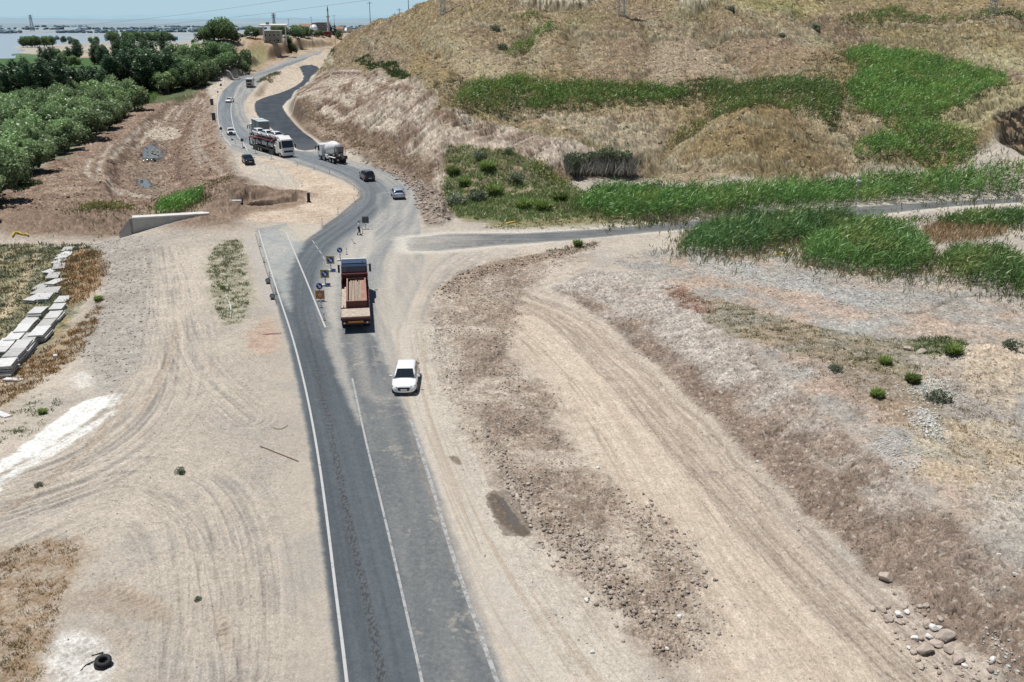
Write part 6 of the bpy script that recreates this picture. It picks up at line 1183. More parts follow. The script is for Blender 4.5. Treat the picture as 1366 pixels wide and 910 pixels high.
G().box((0,.0,.9),(2.3,.1,.3)).build('rear_bumper', dkp, bt)
wheels(bt, [(sx*1.22,y) for sx in (1,-1) for y in (1.8,3.1)], .5, .28, True); wheels(bt, [(sx*1.2,y) for sx in (1,-1) for y in (8.4,10.6)], .5, .3)
# ------------------------------------------------------------------ grey bus far up the road
f = on_road(345, 105); r = on_road(333, 117.5); dx, dy = f[0]-r[0], f[1]-r[1]
bs = empty('bus', (r[0], r[1], r[2]), yaw_of(dx, dy), 'pale grey coach driving away high on the bend', 'bus')
gb = M('grey_coach_paint', (.45,.44,.42), .45, 0, .08, 1.)
G().prism([(0,.45),(0,3.2),(.25,3.45),(8.3,3.45),(8.75,3.0),(8.9,1.2),(8.9,.45)], -1.25, 1.25).build('body', gb, bs, False, .08, 3)
G().box((0,-.02,2.55),(2.0,.04,.8)).build('rear_window', glassm, bs); G().box((0,-.03,1.3),(1.5,.04,.6)).build('engine_grille', dkp, bs)
for sx in (-1,1):
    G().box((sx*1.255,4.3,2.4),(.02,7.2,.85)).build('side_window', glassm, bs); G().box((sx*1.05,-.03,1.0),(.2,.05,.5)).build('tail_light', redl, bs); G().box((sx*1.5,8.8,2.5),(.18,.1,.4)).build('mirror', dkp, bs)
G().box((0,-.05,.5),(2.4,.1,.3)).build('rear_bumper', dkp, bs); G().box((0,4,3.5),(1.4,2.2,.16)).build('roof_unit', gb, bs, False, .04)
wheels(bs, [(sx*1.22,y) for sx in (1,-1) for y in (2.4,6.9)], .48, .28)
# ================================================================== SIGNS, POSTS, PERSON
yel = M('yellow_sign_board', (.50,.40,.11), .6, 0, .15, 5.); oran = M('orange_sign_board', (.55,.24,.05), .6, 0, .15, 5.); blu = M('blue_sign_disc', (.018,.055,.30), .45, 0, .08); wht = M('white_sign_paint', (.75,.75,.74), .5, 0, .06); signback = M('grey_sign_back', (.085,.09,.095), .6, .1); conc = M('white_concrete_block', (.62,.61,.58), .9, 0, .2, 6.); sbag = M('blue_sandbag', (.06,.12,.30), .85, 0, .3, 8.); redp = M('red_post_paint', (.40,.05,.035), .6, 0, .15); redd = M('faded_red_paint', (.36,.09,.07), .8, 0, .2)
def disc(g, c, r, n=24): return g.add([(c[0]+r*math.cos(2*math.pi*k/n), c[1], c[2]+r*math.sin(2*math.pi*k/n)) for k in range(n)], [tuple(range(n))])
def arrow_mesh(c, s, ang):
    """keep-right arrow pointing down to one side"""
    P2 = [(-.09,.42),(.09,.42),(.09,-.02),(.27,-.02),(0,-.42),(-.27,-.02),(-.09,-.02)]; ca, sa = math.cos(ang), math.sin(ang)
    return G().add([(c[0]+(x*ca-z*sa)*s, c[1], c[2]+(x*sa+z*ca)*s) for x, z in P2], [tuple(range(7))])
def striped_post(root, h, r=.045, segs=5, two=(None,None)):
    a, b = two if two[0] else (redp, wht)
    for k in range(segs): G().cyl((0,0,h*k/segs),(0,0,h*(k+1)/segs),r,10).build('post', a if (k % 2 == segs % 2) else b, root)
def base_block(root, mat=conc):
    G().box((0,0,.09),(.72,.42,.18), .1).build('base', mat, root, False, .05)
def ground_pt(px, py):
    x, y = hit(px, py); return x, y, float(gz(x, y))
def sign(px, py, kind, label, h=1.05, bag=None, yaw=0., group=None):
    x, y, z = ground_pt(px, py); e = empty('road_sign', (x, y, z), yaw, label, 'sign', group); striped_post(e, h, .05); base_block(e)
    if bag: G().box((.25,-.1,.2),(.5,.34,.2), .5).build('sandbag', bag, e, False, .07, 3)
    if kind in ('yb','os'):
        b = G().box((0,-.07,h+.32),(.86,.03,.86)).build('board', yel if kind == 'yb' else oran, e, False, .01)
        if kind == 'yb':
            disc(G(), (0,-.088,h+.32), .33).build('disc', blu, e); arrow_mesh((0,-.092,h+.32), .62, R(42)).build('arrow', wht, e)
            G().box((-.34,-.088,h+.66),(.12,.006,.1)).build('corner_mark', dkp, e)
        else:
            disc(G(), (0,-.088,h+.32), .25).build('speed_disc', wht, e); g = G(); n = 24
            for k in range(n):
                a0, a1 = 2*math.pi*k/n, 2*math.pi*(k+1)/n; g.quad(*[(rr*math.cos(a), -.092, h+.32+rr*math.sin(a)) for rr, a in ((.19,a0),(.25,a0),(.25,a1),(.19,a1))])
            g.build('red_ring', redp, e); g = G(); T_ = .03
            for cx_, segs in ((-.072,'afgcd'),(.072,'abcdef')):
                for q in segs:
                    X_, Z_, W_, H_ = {'a':(0,.10,.10,T_),'b':(.04,.05,T_,.10),'c':(.04,-.05,T_,.10),'d':(0,-.10,.10,T_),'e':(-.04,-.05,T_,.10),'f':(-.04,.05,T_,.10),'g':(0,0,.10,T_)}[q]; g.box((cx_+X_, -.0945, h+.32+Z_), (W_, .004, H_))
            g.build('speed_number', dkp, e)
            G().cyl((0,-.06,h+.74),(0,-.06,h+.86),.03).build('disc_bracket', steel, e); G().cyl((0,-.09,h+1.16),(0,-.06,h+1.16),.31,24).build('disc', blu, e); arrow_mesh((0,-.10,h+1.16), .58, R(42)).build('arrow', wht, e)
    elif kind == 'b': G().cyl((0,-.09,h+.26),(0,-.06,h+.26),.30,24).build('disc', blu, e); arrow_mesh((0,-.10,h+.26), .56, R(42)).build('arrow', wht, e)
    elif kind == 'back':
        G().box((0,0.06,h+.35),(.84,.03,.84)).build('board', signback, e); g = G()
        for q in (-.28,.28): g.box((0,.03,h+.35+q),(.86,.03,.05))
        g.box((0,.03,h+.35),(.05,.04,.84)).build('brace', steel, e)
    elif kind == 'round': G().cyl((0,-.03,h+.26),(0,.0,h+.26),.34,20).build('board', signback, e)
    return e
sign(441.7, 361, 'yb', 'yellow square sign with blue arrow disc, farther of two beside the red truck', .95, sbag)
sign(434.3, 380, 'yb', 'yellow square sign with blue arrow disc, nearer of two beside the red truck', .95, sbag)
sign(427.5, 400, 'os', 'orange square speed limit sign with a blue arrow disc mounted above it', .32)
sign(454, 347, 'b', 'round blue arrow sign on a striped post just left of the truck cab', .95)
sign(488, 306, 'back', 'square sign seen from its dark back beside the walking person', .85)
BG = 'dark backed signs along the outer bend'
sign(295, 118, 'back', 'topmost dark sign on the outer edge of the bend', 1., group=BG); sign(291, 127.5, 'round', 'dark sign just below the topmost one on the outer bend', 1.1, group=BG)
for px, py, lb in ((283.5,146,'upper of the two tall dark boards on the verge left of the bend'),(286,166,'lower of the two tall dark boards on the verge left of the bend')):
    x, y, z = ground_pt(px, py); e = empty('chevron_board', (x, y, z), 0, lb, 'sign', 'tall dark boards on the verge'); G().box((0,0,1.35),(.95,.05,1.9)).build('board', signback, e); G().box((0,-.04,1.4),(1.0,.03,.06)).box((0,-.04,.8),(1.0,.03,.06)).build('brace', steel, e)
    for sx in (-.35,.35): G().cyl((sx,.04,0),(sx,.04,2.2),.04).build('leg', steel, e)
sign(295.8, 183.5, 'round', 'round dark sign on a striped post left of the white edge line', 1.45, group=BG)
sign(309, 191, 'back', 'narrow dark sign with blue sandbag right behind the second white car', 1.1, sbag, group=BG); sign(324, 199, 'round', 'round dark sign with blue sandbag on the centre line', 1.4, sbag, group=BG)
sign(341, 204.5, 'back', 'dark sign on a white block beside the rear of the car carrier', .9, group=BG); sign(362.5, 212.5, 'back', 'dark sign on a white block beside the front wheels of the car carrier', .9, group=BG)
def delineator(px, py, label, h=.75, tilt=0., grp='thin red and white marker posts', dz=0):
    x, y, z = ground_pt(px, py); e = empty('marker_post', (x, y, z), RS.uniform(0,3), label, 'post', grp); striped_post(e, h, .035, 5); G().cyl((0,0,0),(0,0,.04),.16,12,.10).build('foot', blk, e)
    if tilt: e.rotation_euler = (0, tilt, 0)
for px, py, lb, h, t in [(397,223,'marker post on the sand edge nearest the car carrier',.9,0),(419.6,230,'second marker post along the inner edge of the bend',.9,0),(440,236,'third marker post along the inner edge of the bend',.9,0),(472.5,252.5,'marker post at the upper corner of the sand wedge',.9,0),(477,261,'marker post at the tip of the sand wedge',.8,.3),(474,270,'leaning marker post just below the tip of the sand wedge',.8,-.3),
        (451,285.5,'marker post on the lower edge of the sand wedge',1.,0),(430,301,'lowest marker post on the edge of the sand wedge',1.1,0),(473,325,'leaning dark marker post below the dark backed sign',.8,-.5),(462.5,339,'marker post with orange top beside the round blue sign',.9,0),
        (428.5,409,'marker post just in front of the orange sign',.75,0),(432.5,426,'front marker post at the lower end of the sign row',.75,0),(501,223,'marker post on the far edge of the bend above the mixer',.9,0),(327.5,191,'marker post in front of the cabin truck',.8,0),(337.5,195,'marker post beside the rear of the carrier',.8,0),(314.5,195.5,'low marker post left of the round dark sign',.7,0),(331,203,'marker post right of the round dark sign',.7,0),
        (347,329,'uppermost red marker post left of the old edge line',.7,0),(352.5,349,'second red marker post left of the old edge line',.7,0),(359.5,369,'third red marker post left of the old edge line',.8,0),(368,391,'fourth red marker post, level with the lower round lamp',.8,0),(403,249,'marker post on the sand wedge edge beside the old road',.7,0),(483.5,312,'pale marker post beside the legs of the person',.9,.1)]:
    delineator(px, py, lb, h, t)
for px, py, lb in ((357.5,377,'upper of the two round grey warning lamps beside the old road edge'),(363.5,398,'lower of the two round grey warning lamps beside the old road edge')):
    x, y, z = ground_pt(px, py); e = empty('warning_lamp', (x, y, z), 0, lb, 'lamp', 'round warning lamps'); G().cyl((0,-.04,.36),(0,.06,.36),.26,20).build('lamp_disc', M('grey_lamp_face', (.13,.14,.145), .5), e, False, .02); G().cyl((0,-.05,.36),(0,-.042,.36),.17,16).build('lens', M('pale_lens', (.30,.32,.33), .3), e); G().box((0,0,.06),(.34,.22,.12)).build('foot', blk, e, False, .02)
x, y, z = ground_pt(363, 445); e = G().tube([(-.75,-.16,.06),(.75,.16,.09)], .035).build('fallen_post', redd, None); e.location = (x, y, z); tag(e, 'faded red post lying on the ground left of the road', 'post')
def thing_tube(name, pxs, r, mat, label, cat, up=.04):
    p = [ground_pt(*q) for q in pxs]; p = smooth_poly([(a, b) for a, b, _ in p], 2, False); g = G().tube([(a, b, float(gz(a, b))+up) for a, b in p], r, 6); return tag(g.build(name, mat, None, True), label, cat)
thing_tube('cable', [(341,313),(346,332),(353,352),(359,372),(365,392),(369,403)], .03, blk, 'thin dark cable lying along the left edge of the old road', 'cable')
thing_tube('hose', [(302,394),(303,399),(307,406),(308.5,414),(307.5,424)], .035, wht, 'pale curved pipe lying in the roadside weed patch', 'pipe')
thing_tube('hose', [(17,319),(20,315.5),(25,315),(30,317),(37,316.5),(38,318)], .12, M('yellow_hose_rubber', (.60,.42,.05), .6), 'yellow hose coiled at the left edge below the earth bank', 'hose', .2)
for pts, lb in (([(1035,340),(1040,338),(1046,340),(1050,338)], 'orange yellow strip of cloth on the stones before the reeds'),([(676,299),(684,297),(690,296)], 'orange yellow strip lying on the verge of the side road')):
    thing_tube('cloth_strip', pts, .16, M('yellow_cloth', (.62,.40,.08), .8), lb, 'cloth', .05)
thing_tube('stick', [(347,596),(358,600),(372,606),(385,611),(398,616)], .028, M('rusty_bar', (.20,.11,.07), .9), 'thin rusty bar lying on the yard beside the road', 'bar')
thing_tube('stick', [(364,571),(374,574),(384,568)], .02, M('dry_branch', (.28,.22,.16), .9), 'short dry branch lying on the yard near the road', 'branch')
# ---- dumped tyres
x, y, z = ground_pt(137, 888); tyre_s = .8
for k, (ox, oy, oz, tl) in enumerate(((0,0,.12,.0),(.04,.03,.36,.10))):
    e = empty('tyre', (x+ox, y+oy, z+oz), .3*k, ('lower' if k == 0 else 'upper')+' of the two black tyres stacked at the bottom left', 'tyre', 'dumped tyres'); e.rotation_euler = (tl+.03, .05, .4*k); e.scale = (.66,.66,.66); e.location.z = z+oz*.66
    G().torus((0,0,0), .37, .125, 'z', 32, 10, .95).build('tyre_wall', blk, e, True)
    g = G()
    for q in range(28): a = 2*math.pi*q/28; g.box((.487*math.cos(a), .487*math.sin(a), 0), (.035,.07,.17), a)
    g.build('tread', blk, e)
x, y, z = ground_pt(131, 884); e = G().tube([(-.5,-.55,.02),(-.42,-.2,.04),(-.2,.0,.06),(.1,.1,.1),(.25,.12,.2),(.2,.35,.12),(0,.38,.05),(-.05,.62,.04),(-.45,.4,.03)], .028, 8).build('hose', blk, None, True); e.location = (x, y, z); tag(e, 'thin black hose looped beside the dumped tyres', 'hose')
# ---- person walking
def person(loc, yaw, label):
    e = empty('person', loc, yaw, label, 'person')
    J = {'pel':(0,0,.93,.125),'wst':(0,-.01,1.10,.118),'chs':(0,.02,1.30,.140),'nck':(0,.03,1.47,.055),'hd0':(0,.05,1.57,.075),'hd1':(0,.05,1.68,.095),
         'shL':(-.17,.02,1.42,.062),'elL':(-.23,-.06,1.17,.045),'wrL':(-.21,.08,.96,.030),'hnL':(-.20,.13,.89,.036),'shR':(.17,.02,1.42,.062),'elR':(.24,.03,1.16,.045),'wrR':(.24,.22,1.02,.030),'hnR':(.24,.28,.97,.036),
         'hpL':(-.09,0,.90,.095),'knL':(-.10,.16,.50,.062),'anL':(-.10,.12,.10,.042),'ftL':(-.10,.27,.04,.036),'hpR':(.09,0,.90,.095),'knR':(.10,.02,.48,.062),'anR':(.10,-.24,.14,.042),'ftR':(.10,-.12,.04,.036)}
    E = [('pel','wst'),('wst','chs'),('chs','nck'),('nck','hd0'),('hd0','hd1'),('chs','shL'),('shL','elL'),('elL','wrL'),('wrL','hnL'),('chs','shR'),('shR','elR'),('elR','wrR'),('wrR','hnR'),('pel','hpL'),('hpL','knL'),('knL','anL'),('anL','ftL'),('pel','hpR'),('hpR','knR'),('knR','anR'),('anR','ftR')]
    def skin(name, keys, grow, mat, cut=None):
        ks = [k for k in J if k in keys]; ix = {k: i for i, k in enumerate(ks)}; me = bpy.data.meshes.new(name); me.from_pydata([J[k][:3] for k in ks], [(ix[a], ix[b]) for a, b in E if a in ix and b in ix], [])
        o = bpy.data.objects.new(name, me); COL.objects.link(o); o.parent = e; o.modifiers.new('skin', 'SKIN'); me.skin_vertices.new() if hasattr(me.skin_vertices, 'new') and not me.skin_vertices else None
        for i, k in enumerate(ks):
            sv = me.skin_vertices[0].data[i]; rr = J[k][3]+grow; sv.radius = (rr, rr*(.8 if k in ('chs','wst','pel') else 1)); sv.use_root = (i == 0)
        s = o.modifiers.new('sub', 'SUBSURF'); s.levels = 1; s.render_levels = 2; me.materials.append(mat); return o
    skin('body', set(J), 0, M('skin_tone', (.40,.24,.17), .6)); skin('shirt', {'pel','wst','chs','shL','elL','shR','elR'}, .018, M('pale_blue_shirt', (.52,.58,.64), .8)); skin('trousers', {'pel','hpL','knL','anL','hpR','knR','anR'}, .016, M('dark_trousers', (.02,.022,.028), .85))
    G().add(*[(lambda V, F: (V, F))([(.103*v[0], .05+.103*v[1]-.012, 1.71+.098*v[2]) for v in ICO_V], [tuple(f) for f in ICO_F])][0]).build('hair', M('dark_hair', (.02,.016,.013), .8), e, True)
    for sx in (-.1,.1): yy = .2 if sx < 0 else -.18; G().box((sx, yy, .045),(.10,.28,.09)).build('shoe', dkp, e, False, .03)
    G().box((0,.148,1.655),(.03,.03,.045)).build('nose', M('skin_tone', (.40,.24,.17), .6), e, False, .01)
x, y, z = ground_pt(479, 313.5); person((x, y, z), R(-75), 'person in pale shirt and dark trousers walking beside the dark backed sign')
# ================================================================== CONCRETE WALL AND SLABS
cm = M('raw_concrete', (.40,.395,.38), .9, 0, .18, 1.2); cmt = M('pale_concrete_top', (.60,.585,.55), .9, 0, .15, 1.5); cmd = M('dark_grey_concrete', (.22,.215,.21), .9, 0, .2, 1.5)  # wing wall concrete is a darker grey than wall and coping
cw = empty('culvert_headwall', tuple(PZ(176,294,.0)), 0, 'grey concrete culvert wall with pale top, sloping down at its left end', 'wall'); o0 = cw.location
A, B = PZ(176,291.5,.7), PZ(279,285.5,.7); dv = (B-A).normalized(); nv = Vector((-dv.y, dv.x, 0))
def cap(z, off): return [A+nv*off+Vector((0,0,z-.7)), B+nv*off+Vector((0,0,z-.7))]
a0, b0 = cap(.62,0); a1, b1 = cap(.62,1.3); g = G(); V = [p-o0 for p in (a0,b0,b1,a1)]; V2 = [v+Vector((0,0,-4.6)) for v in V]; g.add(V+V2, [(0,1,2,3),(7,6,5,4),(0,4,5,1),(1,5,6,2),(2,6,7,3),(3,7,4,0)]).build('wall', cm, cw, False, .03)
a0, b0 = cap(.82,-.06); a1, b1 = cap(.82,1.36); V = [p-o0 for p in (a0,b0,b1,a1)]; V2 = [v+Vector((0,0,-.2)) for v in V]; G().add(V+V2, [(0,1,2,3),(7,6,5,4),(0,4,5,1),(1,5,6,2),(2,6,7,3),(3,7,4,0)]).build('coping', cmt, cw, False, .03)
Wd_ = PZ(163,309,-2.6); g = G(); t = .35; e1 = A-nv*0+Vector((0,0,-.08)); top = [A, PZ(162,310,-1.9)]; dd = (top[1]-top[0]); sd_ = Vector((-dd.y, dd.x, 0)).normalized()*t
V = [p-o0 for p in (top[0], top[1], top[1]+sd_, top[0]+sd_)]; V2 = [Vector((v.x, v.y, -4.6-o0.z+.0)) for v in V]; g.add(V+V2, [(0,1,2,3),(7,6,5,4),(0,4,5,1),(1,5,6,2),(2,6,7,3),(3,7,4,0)]).build('wing_wall', cmd, cw, False, .02)
x, y, z = ground_pt(313, 282); e = empty('concrete_kerb', (x, y, z), .05, 'short pale concrete kerb piece with a black stub at its right end', 'kerb'); G().box((0,0,.25),(2.1,.6,.4)).build('slab', cmt, e, False, .04)
for px, py, h, lb in ((323,280.5,1.1,'short thick black pipe stub standing at the end of the kerb piece'),(412,270,1.3,'black pipe stub standing in the right end of the trench')):
    x, y, z = ground_pt(px, py); o = G().cyl((0,0,0),(.02,.01,h),.22,14).cyl((0,0,0),(0,0,.1),.3,14).build('pipe_stub', blk, None, False, .02); o.location = (x, y, z); tag(o, lb, 'pipe')
# slab piles
w0, w1 = hit(15, 478), hit(84, 394); dvx, dvy = w1[0]-w0[0], w1[1]-w0[1]; syaw = yaw_of(dvx, dvy); slabm = [M('grey_slab_concrete', (.52,.515,.50), .9, 0, .16, 2.5), M('light_slab_concrete', (.60,.595,.58), .9, 0, .16, 2.), M('dull_slab_concrete', (.42,.41,.39), .9, 0, .2, 2.)]
piles = [(8,483,6),(18,470,6),(30,459,6),(40,449,5),(54,441,5),(62,430,4),(72,419,4),(77,408,3),(83,398,2),(4,463,4),(9,456,4),(20,447,4),(31,438,4),(38,430,3),(43,423,3),(51,415,3),(47,396,2),(60,395,2),(54,388,2),(71,386,2),(55,381,2),(74,375,2),(70,367,2),(69,360,1),(78.5,354,2),(79.5,347,1),(84,342,1),(87,338,1),(91,331.5,1)]
ordn = ['first','second','third','fourth','fifth','sixth','seventh','eighth','ninth']
lv = ['bottom','second','third','fourth','fifth','top']
for i, (px, py, n) in enumerate(piles):
    up = n*.165; h = hit(px, py, up); z = float(gz(h[0], h[1])); col_ = 'right' if i < 9 else ('left' if i < 16 else 'upper'); oi = i if i < 9 else (i-9 if i < 16 else i-16)
    if col_ == 'upper': where = 'pile %s of the loose upper slab row' % ['near left','near middle','at the rear left','near right','at the rear middle','leading the thin line','second in the thin line','third in the thin line','fourth in the thin line','fifth in the thin line','sixth in the thin line','seventh in the thin line','at the far tip'][oi]
    else: where = '%s pile from the near end, %s slab column' % (ordn[oi], col_)
    yw = syaw+(RS.uniform(-.06,.06) if i < 16 else RS.uniform(-.5,.3))
    for k in range(n):
        me = G(); sl = RS.uniform(2.1,2.6); sw_ = RS.uniform(1.12,1.3)
        me.box((0,0,0),(sw_, sl, .11)); 
        for q in (-.32,.32): me.box((q,0,-.08),(.16,sl*.96,.05))
        o = me.build('concrete_slab', slabm[RS.randint(3)], None, False, .015); o.location = (h[0]+RS.normal(0,.05), h[1]+RS.normal(0,.07), z+.12+k*.165); o.rotation_euler = (RS.uniform(-.015,.015), RS.uniform(-.015,.015), yw+RS.uniform(-.03,.03))
        pos = 'only slab of the ' if n == 1 else ('top' if k == n-1 else lv[k])+' slab of the '
        tag(o, pos+where, 'slab', 'precast concrete slabs piled in a row')
for px, py, yw, lb in ((18,508,1.4,'lone concrete slab lying in the dry weeds below the piles'),(3,555,1.0,'concrete slab fragment at the left edge above the lime strip'),(74,476,.5,'small concrete block lying on the bank right of the piles')):
    x, y, z = ground_pt(px, py); o = G().box((0,0,.1),(.5 if px != 74 else .3,1.5 if px != 74 else .5,.14)).build('concrete_slab', slabm[1], None, False, .02); o.location = (x, y, z); o.rotation_euler = (0,.05,yw); tag(o, lb, 'slab')
# ================================================================== LAMP POLE, PYLONS, POLES
gsteel = M('galvanised_steel', (.42,.44,.46), .5, .4, .1, 2.); dsteel = M('weathered_steel', (.16,.17,.18), .7, .3)
x, y, z = ground_pt(1141, 279); e = empty('lamp_pole', (x, y, z), 0, 'slim grey pole with a white lamp box near its top beside the reed bed', 'pole'); G().cyl((0,0,0),(0,0,5.0),.06,10,.045).build('pole', gsteel, e); G().box((0,-.1,3.9),(.5,.25,.22)).build('lamp_box', wht, e, False, .04); G().box((.1,0,3.75),(.7,.08,.06)).build('bracket', gsteel, e)
def pylon(x, y, z, h, w, label, mat=None, arms=3, armw=None, thick=.07):
    mat = mat or dsteel; e = empty('pylon', (x, y, z), RS.uniform(-.2,.2), label, 'pylon', 'lattice pylons'); g = G(); n = 9; tw = w*.22
    def wz(t): return w/2*(1-t)+tw/2*t
    for sx in (-1,1):
        for sy in (-1,1): g.cyl((sx*w/2, sy*w/2, -.4), (sx*tw/2, sy*tw/2, h), thick, 6)
    for k in range(n):
        a, b = k/n, (k+1)/n; wa, wb = wz(a), wz(b)
        for p, q in (((-1,-1),(1,-1)),((1,-1),(1,1)),((1,1),(-1,1)),((-1,1),(-1,-1))):
            g.cyl((p[0]*wa,p[1]*wa,h*a),(q[0]*wb,q[1]*wb,h*b),thick*.6,4); g.cyl((q[0]*wa,q[1]*wa,h*a),(p[0]*wb,p[1]*wb,h*b),thick*.6,4); g.cyl((p[0]*wb,p[1]*wb,h*b),(q[0]*wb,q[1]*wb,h*b),thick*.5,4)
    g.build('lattice_mast', mat, e); aw = armw or w*1.6
    for k in range(arms):
        zz = h*(.98-.1*k); a = G().tube([(-aw/2,0,zz),(0,0,zz+.25),(aw/2,0,zz)], thick*.8, 5).tube([(-aw/2,0,zz),(0,0,zz-.5),(aw/2,0,zz)], thick*.7, 5).build('cross_arm', mat, e)
        for sx in (-1,1): G().cyl((sx*aw/2,0,zz),(sx*aw/2,0,zz-.7),.07,6).build('insulator', mat, a)
for px, py, h, w, lb in ((591,22,22,1.5,'lattice pylon on the left shoulder of the hill'),(829,22,22,1.5,'lattice pylon at the top middle of the hillside'),(1323,22,22,1.5,'lattice pylon at the top right of the hillside')):
    x, y, z = ground_pt(px, py); pylon(x, y, z, h, w, lb, gsteel)
for px, Yd, pyb, pyt, w, lb in ((43,1300,39,20,6,'distant lattice pylon standing beyond the lake'),(300,1200,41,27,4,'small distant pylon left of the village'),(366,700,36,18,3,'pylon rising behind the white canopy')):
    Yd *= 1.27; d = raydir(np.float64(px), np.float64(pyb)); t = Yd/d[1]; d2 = raydir(np.float64(px), np.float64(pyt)); zt = CAMH+d2[2]*Yd/d2[1]; zb = CAMH+d[2]*t; pylon(d[0]*t, Yd, zb-3, zt-zb+3, w, lb, M('hazy_blue_steel', (.20,.26,.30), .8), 3, w*1.3, .22)  # steel coloured bluish to carry painted distance haze
for px, pyb, pyt, Yd, lb in ((494,29,2,300,'tall thin pole with crossbar on the brown ridge'),(545,14,-8,282,'tall thin pole on the hill shoulder, right of the others'),(533,25,11,300,'short pole with crossbar in the middle of the ridge'),(527,27,17,310,'smallest pole on the ridge'),(416,40,22,520,'antenna pole above the mosque dome'),(447,46,20,540,'pole with crossbar right of the minaret'),(386,45,25,560,'pole behind the pointed conifers'),(541,27,16,320,'small pole beside the tall one on the ridge')):
    Yd *= 1.27; d = raydir(np.float64(px), np.float64(pyb)); t = Yd/d[1]; d2 = raydir(np.float64(px), np.float64(pyt)); zt = CAMH+d2[2]*Yd/d2[1]; xx = d[0]*t; zb = float(gz(xx, Yd)); e = empty('utility_pole', (xx, Yd, zb), 0, lb, 'pole', 'poles on the ridge and in the village'); h = zt-zb
    G().cyl((0,0,-.3),(0,0,h),.14,8,.10).build('pole', dsteel, e); G().box((0,0,h-.6),(2.0,.12,.14)).build('crossbar', dsteel, e)
for (px0,py0,Y0),(px1,py1,Y1),lb in (((-40,36,900),(420,-6,420),'upper power line crossing the pale sky'),((-40,44,900),(520,-4,400),'lower power line crossing the pale sky')):
    d0, d1 = raydir(np.float64(px0),np.float64(py0)), raydir(np.float64(px1),np.float64(py1)); p0 = Vector(d0*Y0/d0[1])+Vector((0,0,CAMH)); p1 = Vector(d1*Y1/d1[1])+Vector((0,0,CAMH)); P_ = [p0.lerp(p1, t/24)-Vector((0,0,5*4*(t/24)*(1-t/24))) for t in range(25)]
    tag(G().tube(P_, .045, 5).build('power_line', dsteel, None), lb, 'wire')
# ================================================================== VILLAGE
hw_ = M('cream_plaster', (.50,.47,.42), .9, 0, .12, .6); hw2 = M('grey_render', (.20,.20,.20), .9, 0, .2, .6); roofr = M('brown_roof_tile', (.28,.17,.13), .9, 0, .2, 1.); domem = M('white_dome_metal', (.72,.73,.73), .4, .1); canm = M('white_canopy', (.78,.78,.76), .5); redw = M('dull_red_wall', (.16,.03,.03), .8); mint = M('pale_minaret_stone', (.50,.49,.47), .8, 0, .1, .6)
def vpos(px, Yd): d = raydir(np.float64(px), np.float64(48.)); x = d[0]*Yd/d[1]; return x, float(gz(x, Yd))
def zat(py, Yd): d = raydir(np.float64(683.), np.float64(py)); return CAMH+d[2]*Yd/d[1]
def wpx(n, Yd): return n*Yd*.96/F0
def house(px, Yd, wp, pt, label, wall=hw_, roof=roofr, depth=9, flat=True, win=3, group='village houses'):
    Yd = (Yd+(80 if px > 395 else 0))*1.27; x, z = vpos(px, Yd); w = wpx(wp, Yd); h = max(2.8, zat(pt, Yd)-z); e = empty('village_house', (x, Yd, z-.5), RS.uniform(-.12,.12), label, 'house', group)
    G().box((0,0,h/2),(w,depth,h)).build('wall', wall, e, False, .05)
    if flat: G().box((0,0,h+.12),(w+.7,depth+.7,.24)).build('roof', roof, e)
    else: G().prism([(-depth/2-.5,h),(0,h+1.9),(depth/2+.5,h)], -w/2-.4, w/2+.4).build('roof', roof, e)
    fl = max(1, int(h/3)); 
    for q in range(fl):
        for k in range(win): f_ = G().box((-w/2+w*(k+.5)/win, -depth/2-.03, 1.6+q*3),(1.2,.1,1.3)).build('window', wht, e); G().box((-w/2+w*(k+.5)/win, -depth/2-.09, 1.6+q*3),(.95,.04,1.05)).build('pane', glassm, f_)
    G().box((w*.3, -depth/2-.04, 1.2),(1.1,.1,2.1)).build('door', roofr, e)
    return e
x, z = vpos(366, 578); e = empty('canopy', (x, 578, z-.3), .1, 'large flat white canopy on a white column above the brown bank', 'canopy'); zt = zat(33.5, 578)-z; ww = wpx(35, 578)
G().prism([(-5,zt-.2),(-5.2,zt+.5),(5,zt+.9),(5,zt-.1)], -ww/2, ww/2).build('roof', canm, e, False, .05); G().cyl((-ww/2+2.3,-4,0),(-ww/2+2.3,-4,zt),.45,12).build('column', canm, e); G().cyl((ww/2-1.5,3,0),(ww/2-1.5,3,zt),.3,12).build('column', canm, e); G().box((-ww/2+4.5,-1,zt+1.2),(1.8,1.5,1.4)).build('roof_box', hw2, e)
house(364, 462, 22, 40, 'grey block house beneath the white canopy', M('grey_block_wall', (.33,.33,.31), .9, 0, .2, .5), canm, 7, True, 4)
house(320, 470, 15, 45, 'low house with a long pale flat roof left of the canopy', hw_, M('pale_flat_roof', (.60,.58,.54), .9), 7, True, 4)
house(409, 560, 15, 34.5, 'cream house with brown roof between the trees and the dome', hw_, roofr, 9, False, 3); house(397, 590, 9, 36, 'small cream house behind the village trees', hw_, roofr, 8, False, 2)
house(430, 545, 13, 29.5, 'tall dark grey unfinished block behind the minaret', hw2, hw2, 9, True, 4); house(423, 560, 8, 30, 'dark grey block just right of the dome', hw2, M('light_parapet', (.5,.49,.47), .9), 8, True, 2)
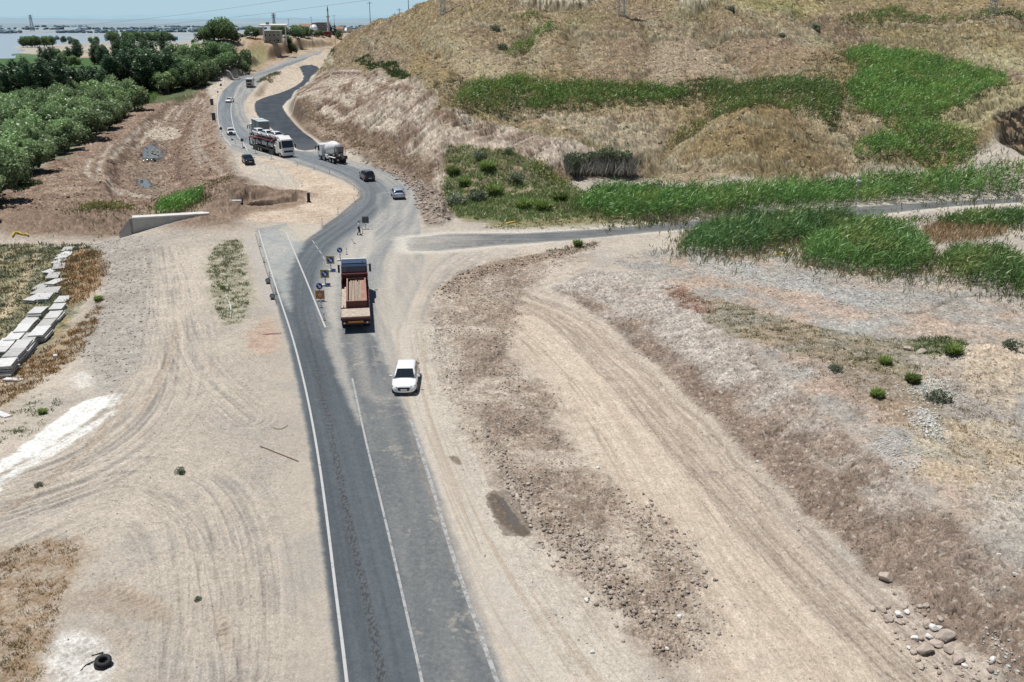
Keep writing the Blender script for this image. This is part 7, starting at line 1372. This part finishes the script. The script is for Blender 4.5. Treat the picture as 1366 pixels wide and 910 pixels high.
house(434, 535, 14, 41.5, 'low dull red walled building at the foot of the minaret', redw, roofr, 6, True, 3); house(453, 600, 12, 37.5, 'cream house right of the minaret', hw_, roofr, 8, False, 2); house(466, 640, 8, 38, 'small pale house at the right end of the village', hw_, hw_, 8, True, 2); house(346, 640, 7, 36, 'small grey house behind the canopy', hw2, hw2, 8, True, 2); house(459, 620, 7, 40, 'white walled shed near the right end of the village', wht, domem, 7, False, 1)
x, z = vpos(419.5, 790); e = empty('mosque', (x, 790, z-.5), .05, 'small mosque with a white dome beside the minaret', 'mosque'); wm = wpx(10.5, 790); hm = zat(39.5, 790)-z+.5
G().box((0,0,hm/2),(wm,9,hm)).build('wall', M('white_plaster', (.62,.62,.60), .8, 0, .08, .6), e, False, .05); g = G(); rr = wpx(12.5, 790)/2; g.loft([[(rr*math.cos(t)*math.cos(a), rr*math.cos(t)*math.sin(a), hm+rr*1.02*math.sin(t)) for a in np.linspace(0, 2*math.pi, 24, endpoint=False)] for t in np.linspace(0, 1.5, 9)]).build('dome', domem, e, True); G().cyl((0,0,hm+rr),(0,0,hm+rr+1.2),.09,6).build('finial', gsteel, e)
for k in range(3): f_ = G().box((-wm/3+k*wm/3,-4.55,hm*.45),(.9,.1,1.8)).build('window', hw2, e)
x, z = vpos(439, 785); e = empty('minaret', (x, 785, z-.5), 0, 'slender pale minaret with pointed dark tip rising above the village', 'minaret'); ht = zat(5.5, 785)-z; zb = zat(22, 785)-z; g = G()
G().cyl((0,0,0),(0,0,4.5),1.2,12,1.05).build('base', mint, e); G().cyl((0,0,4.5),(0,0,zb),.82,14,.72).build('shaft', mint, e); G().cyl((0,0,zb-.5),(0,0,zb),.75,16,1.3).cyl((0,0,zb),(0,0,zb+.9),1.3,16).build('balcony', mint, e); G().cyl((0,0,zb+.9),(0,0,ht-4.6),.62,14,.56).build('upper_shaft', mint, e); G().cyl((0,0,ht-4.6),(0,0,ht),.72,14,.03).build('spire', M('lead_grey_spire', (.16,.17,.18), .6), e)
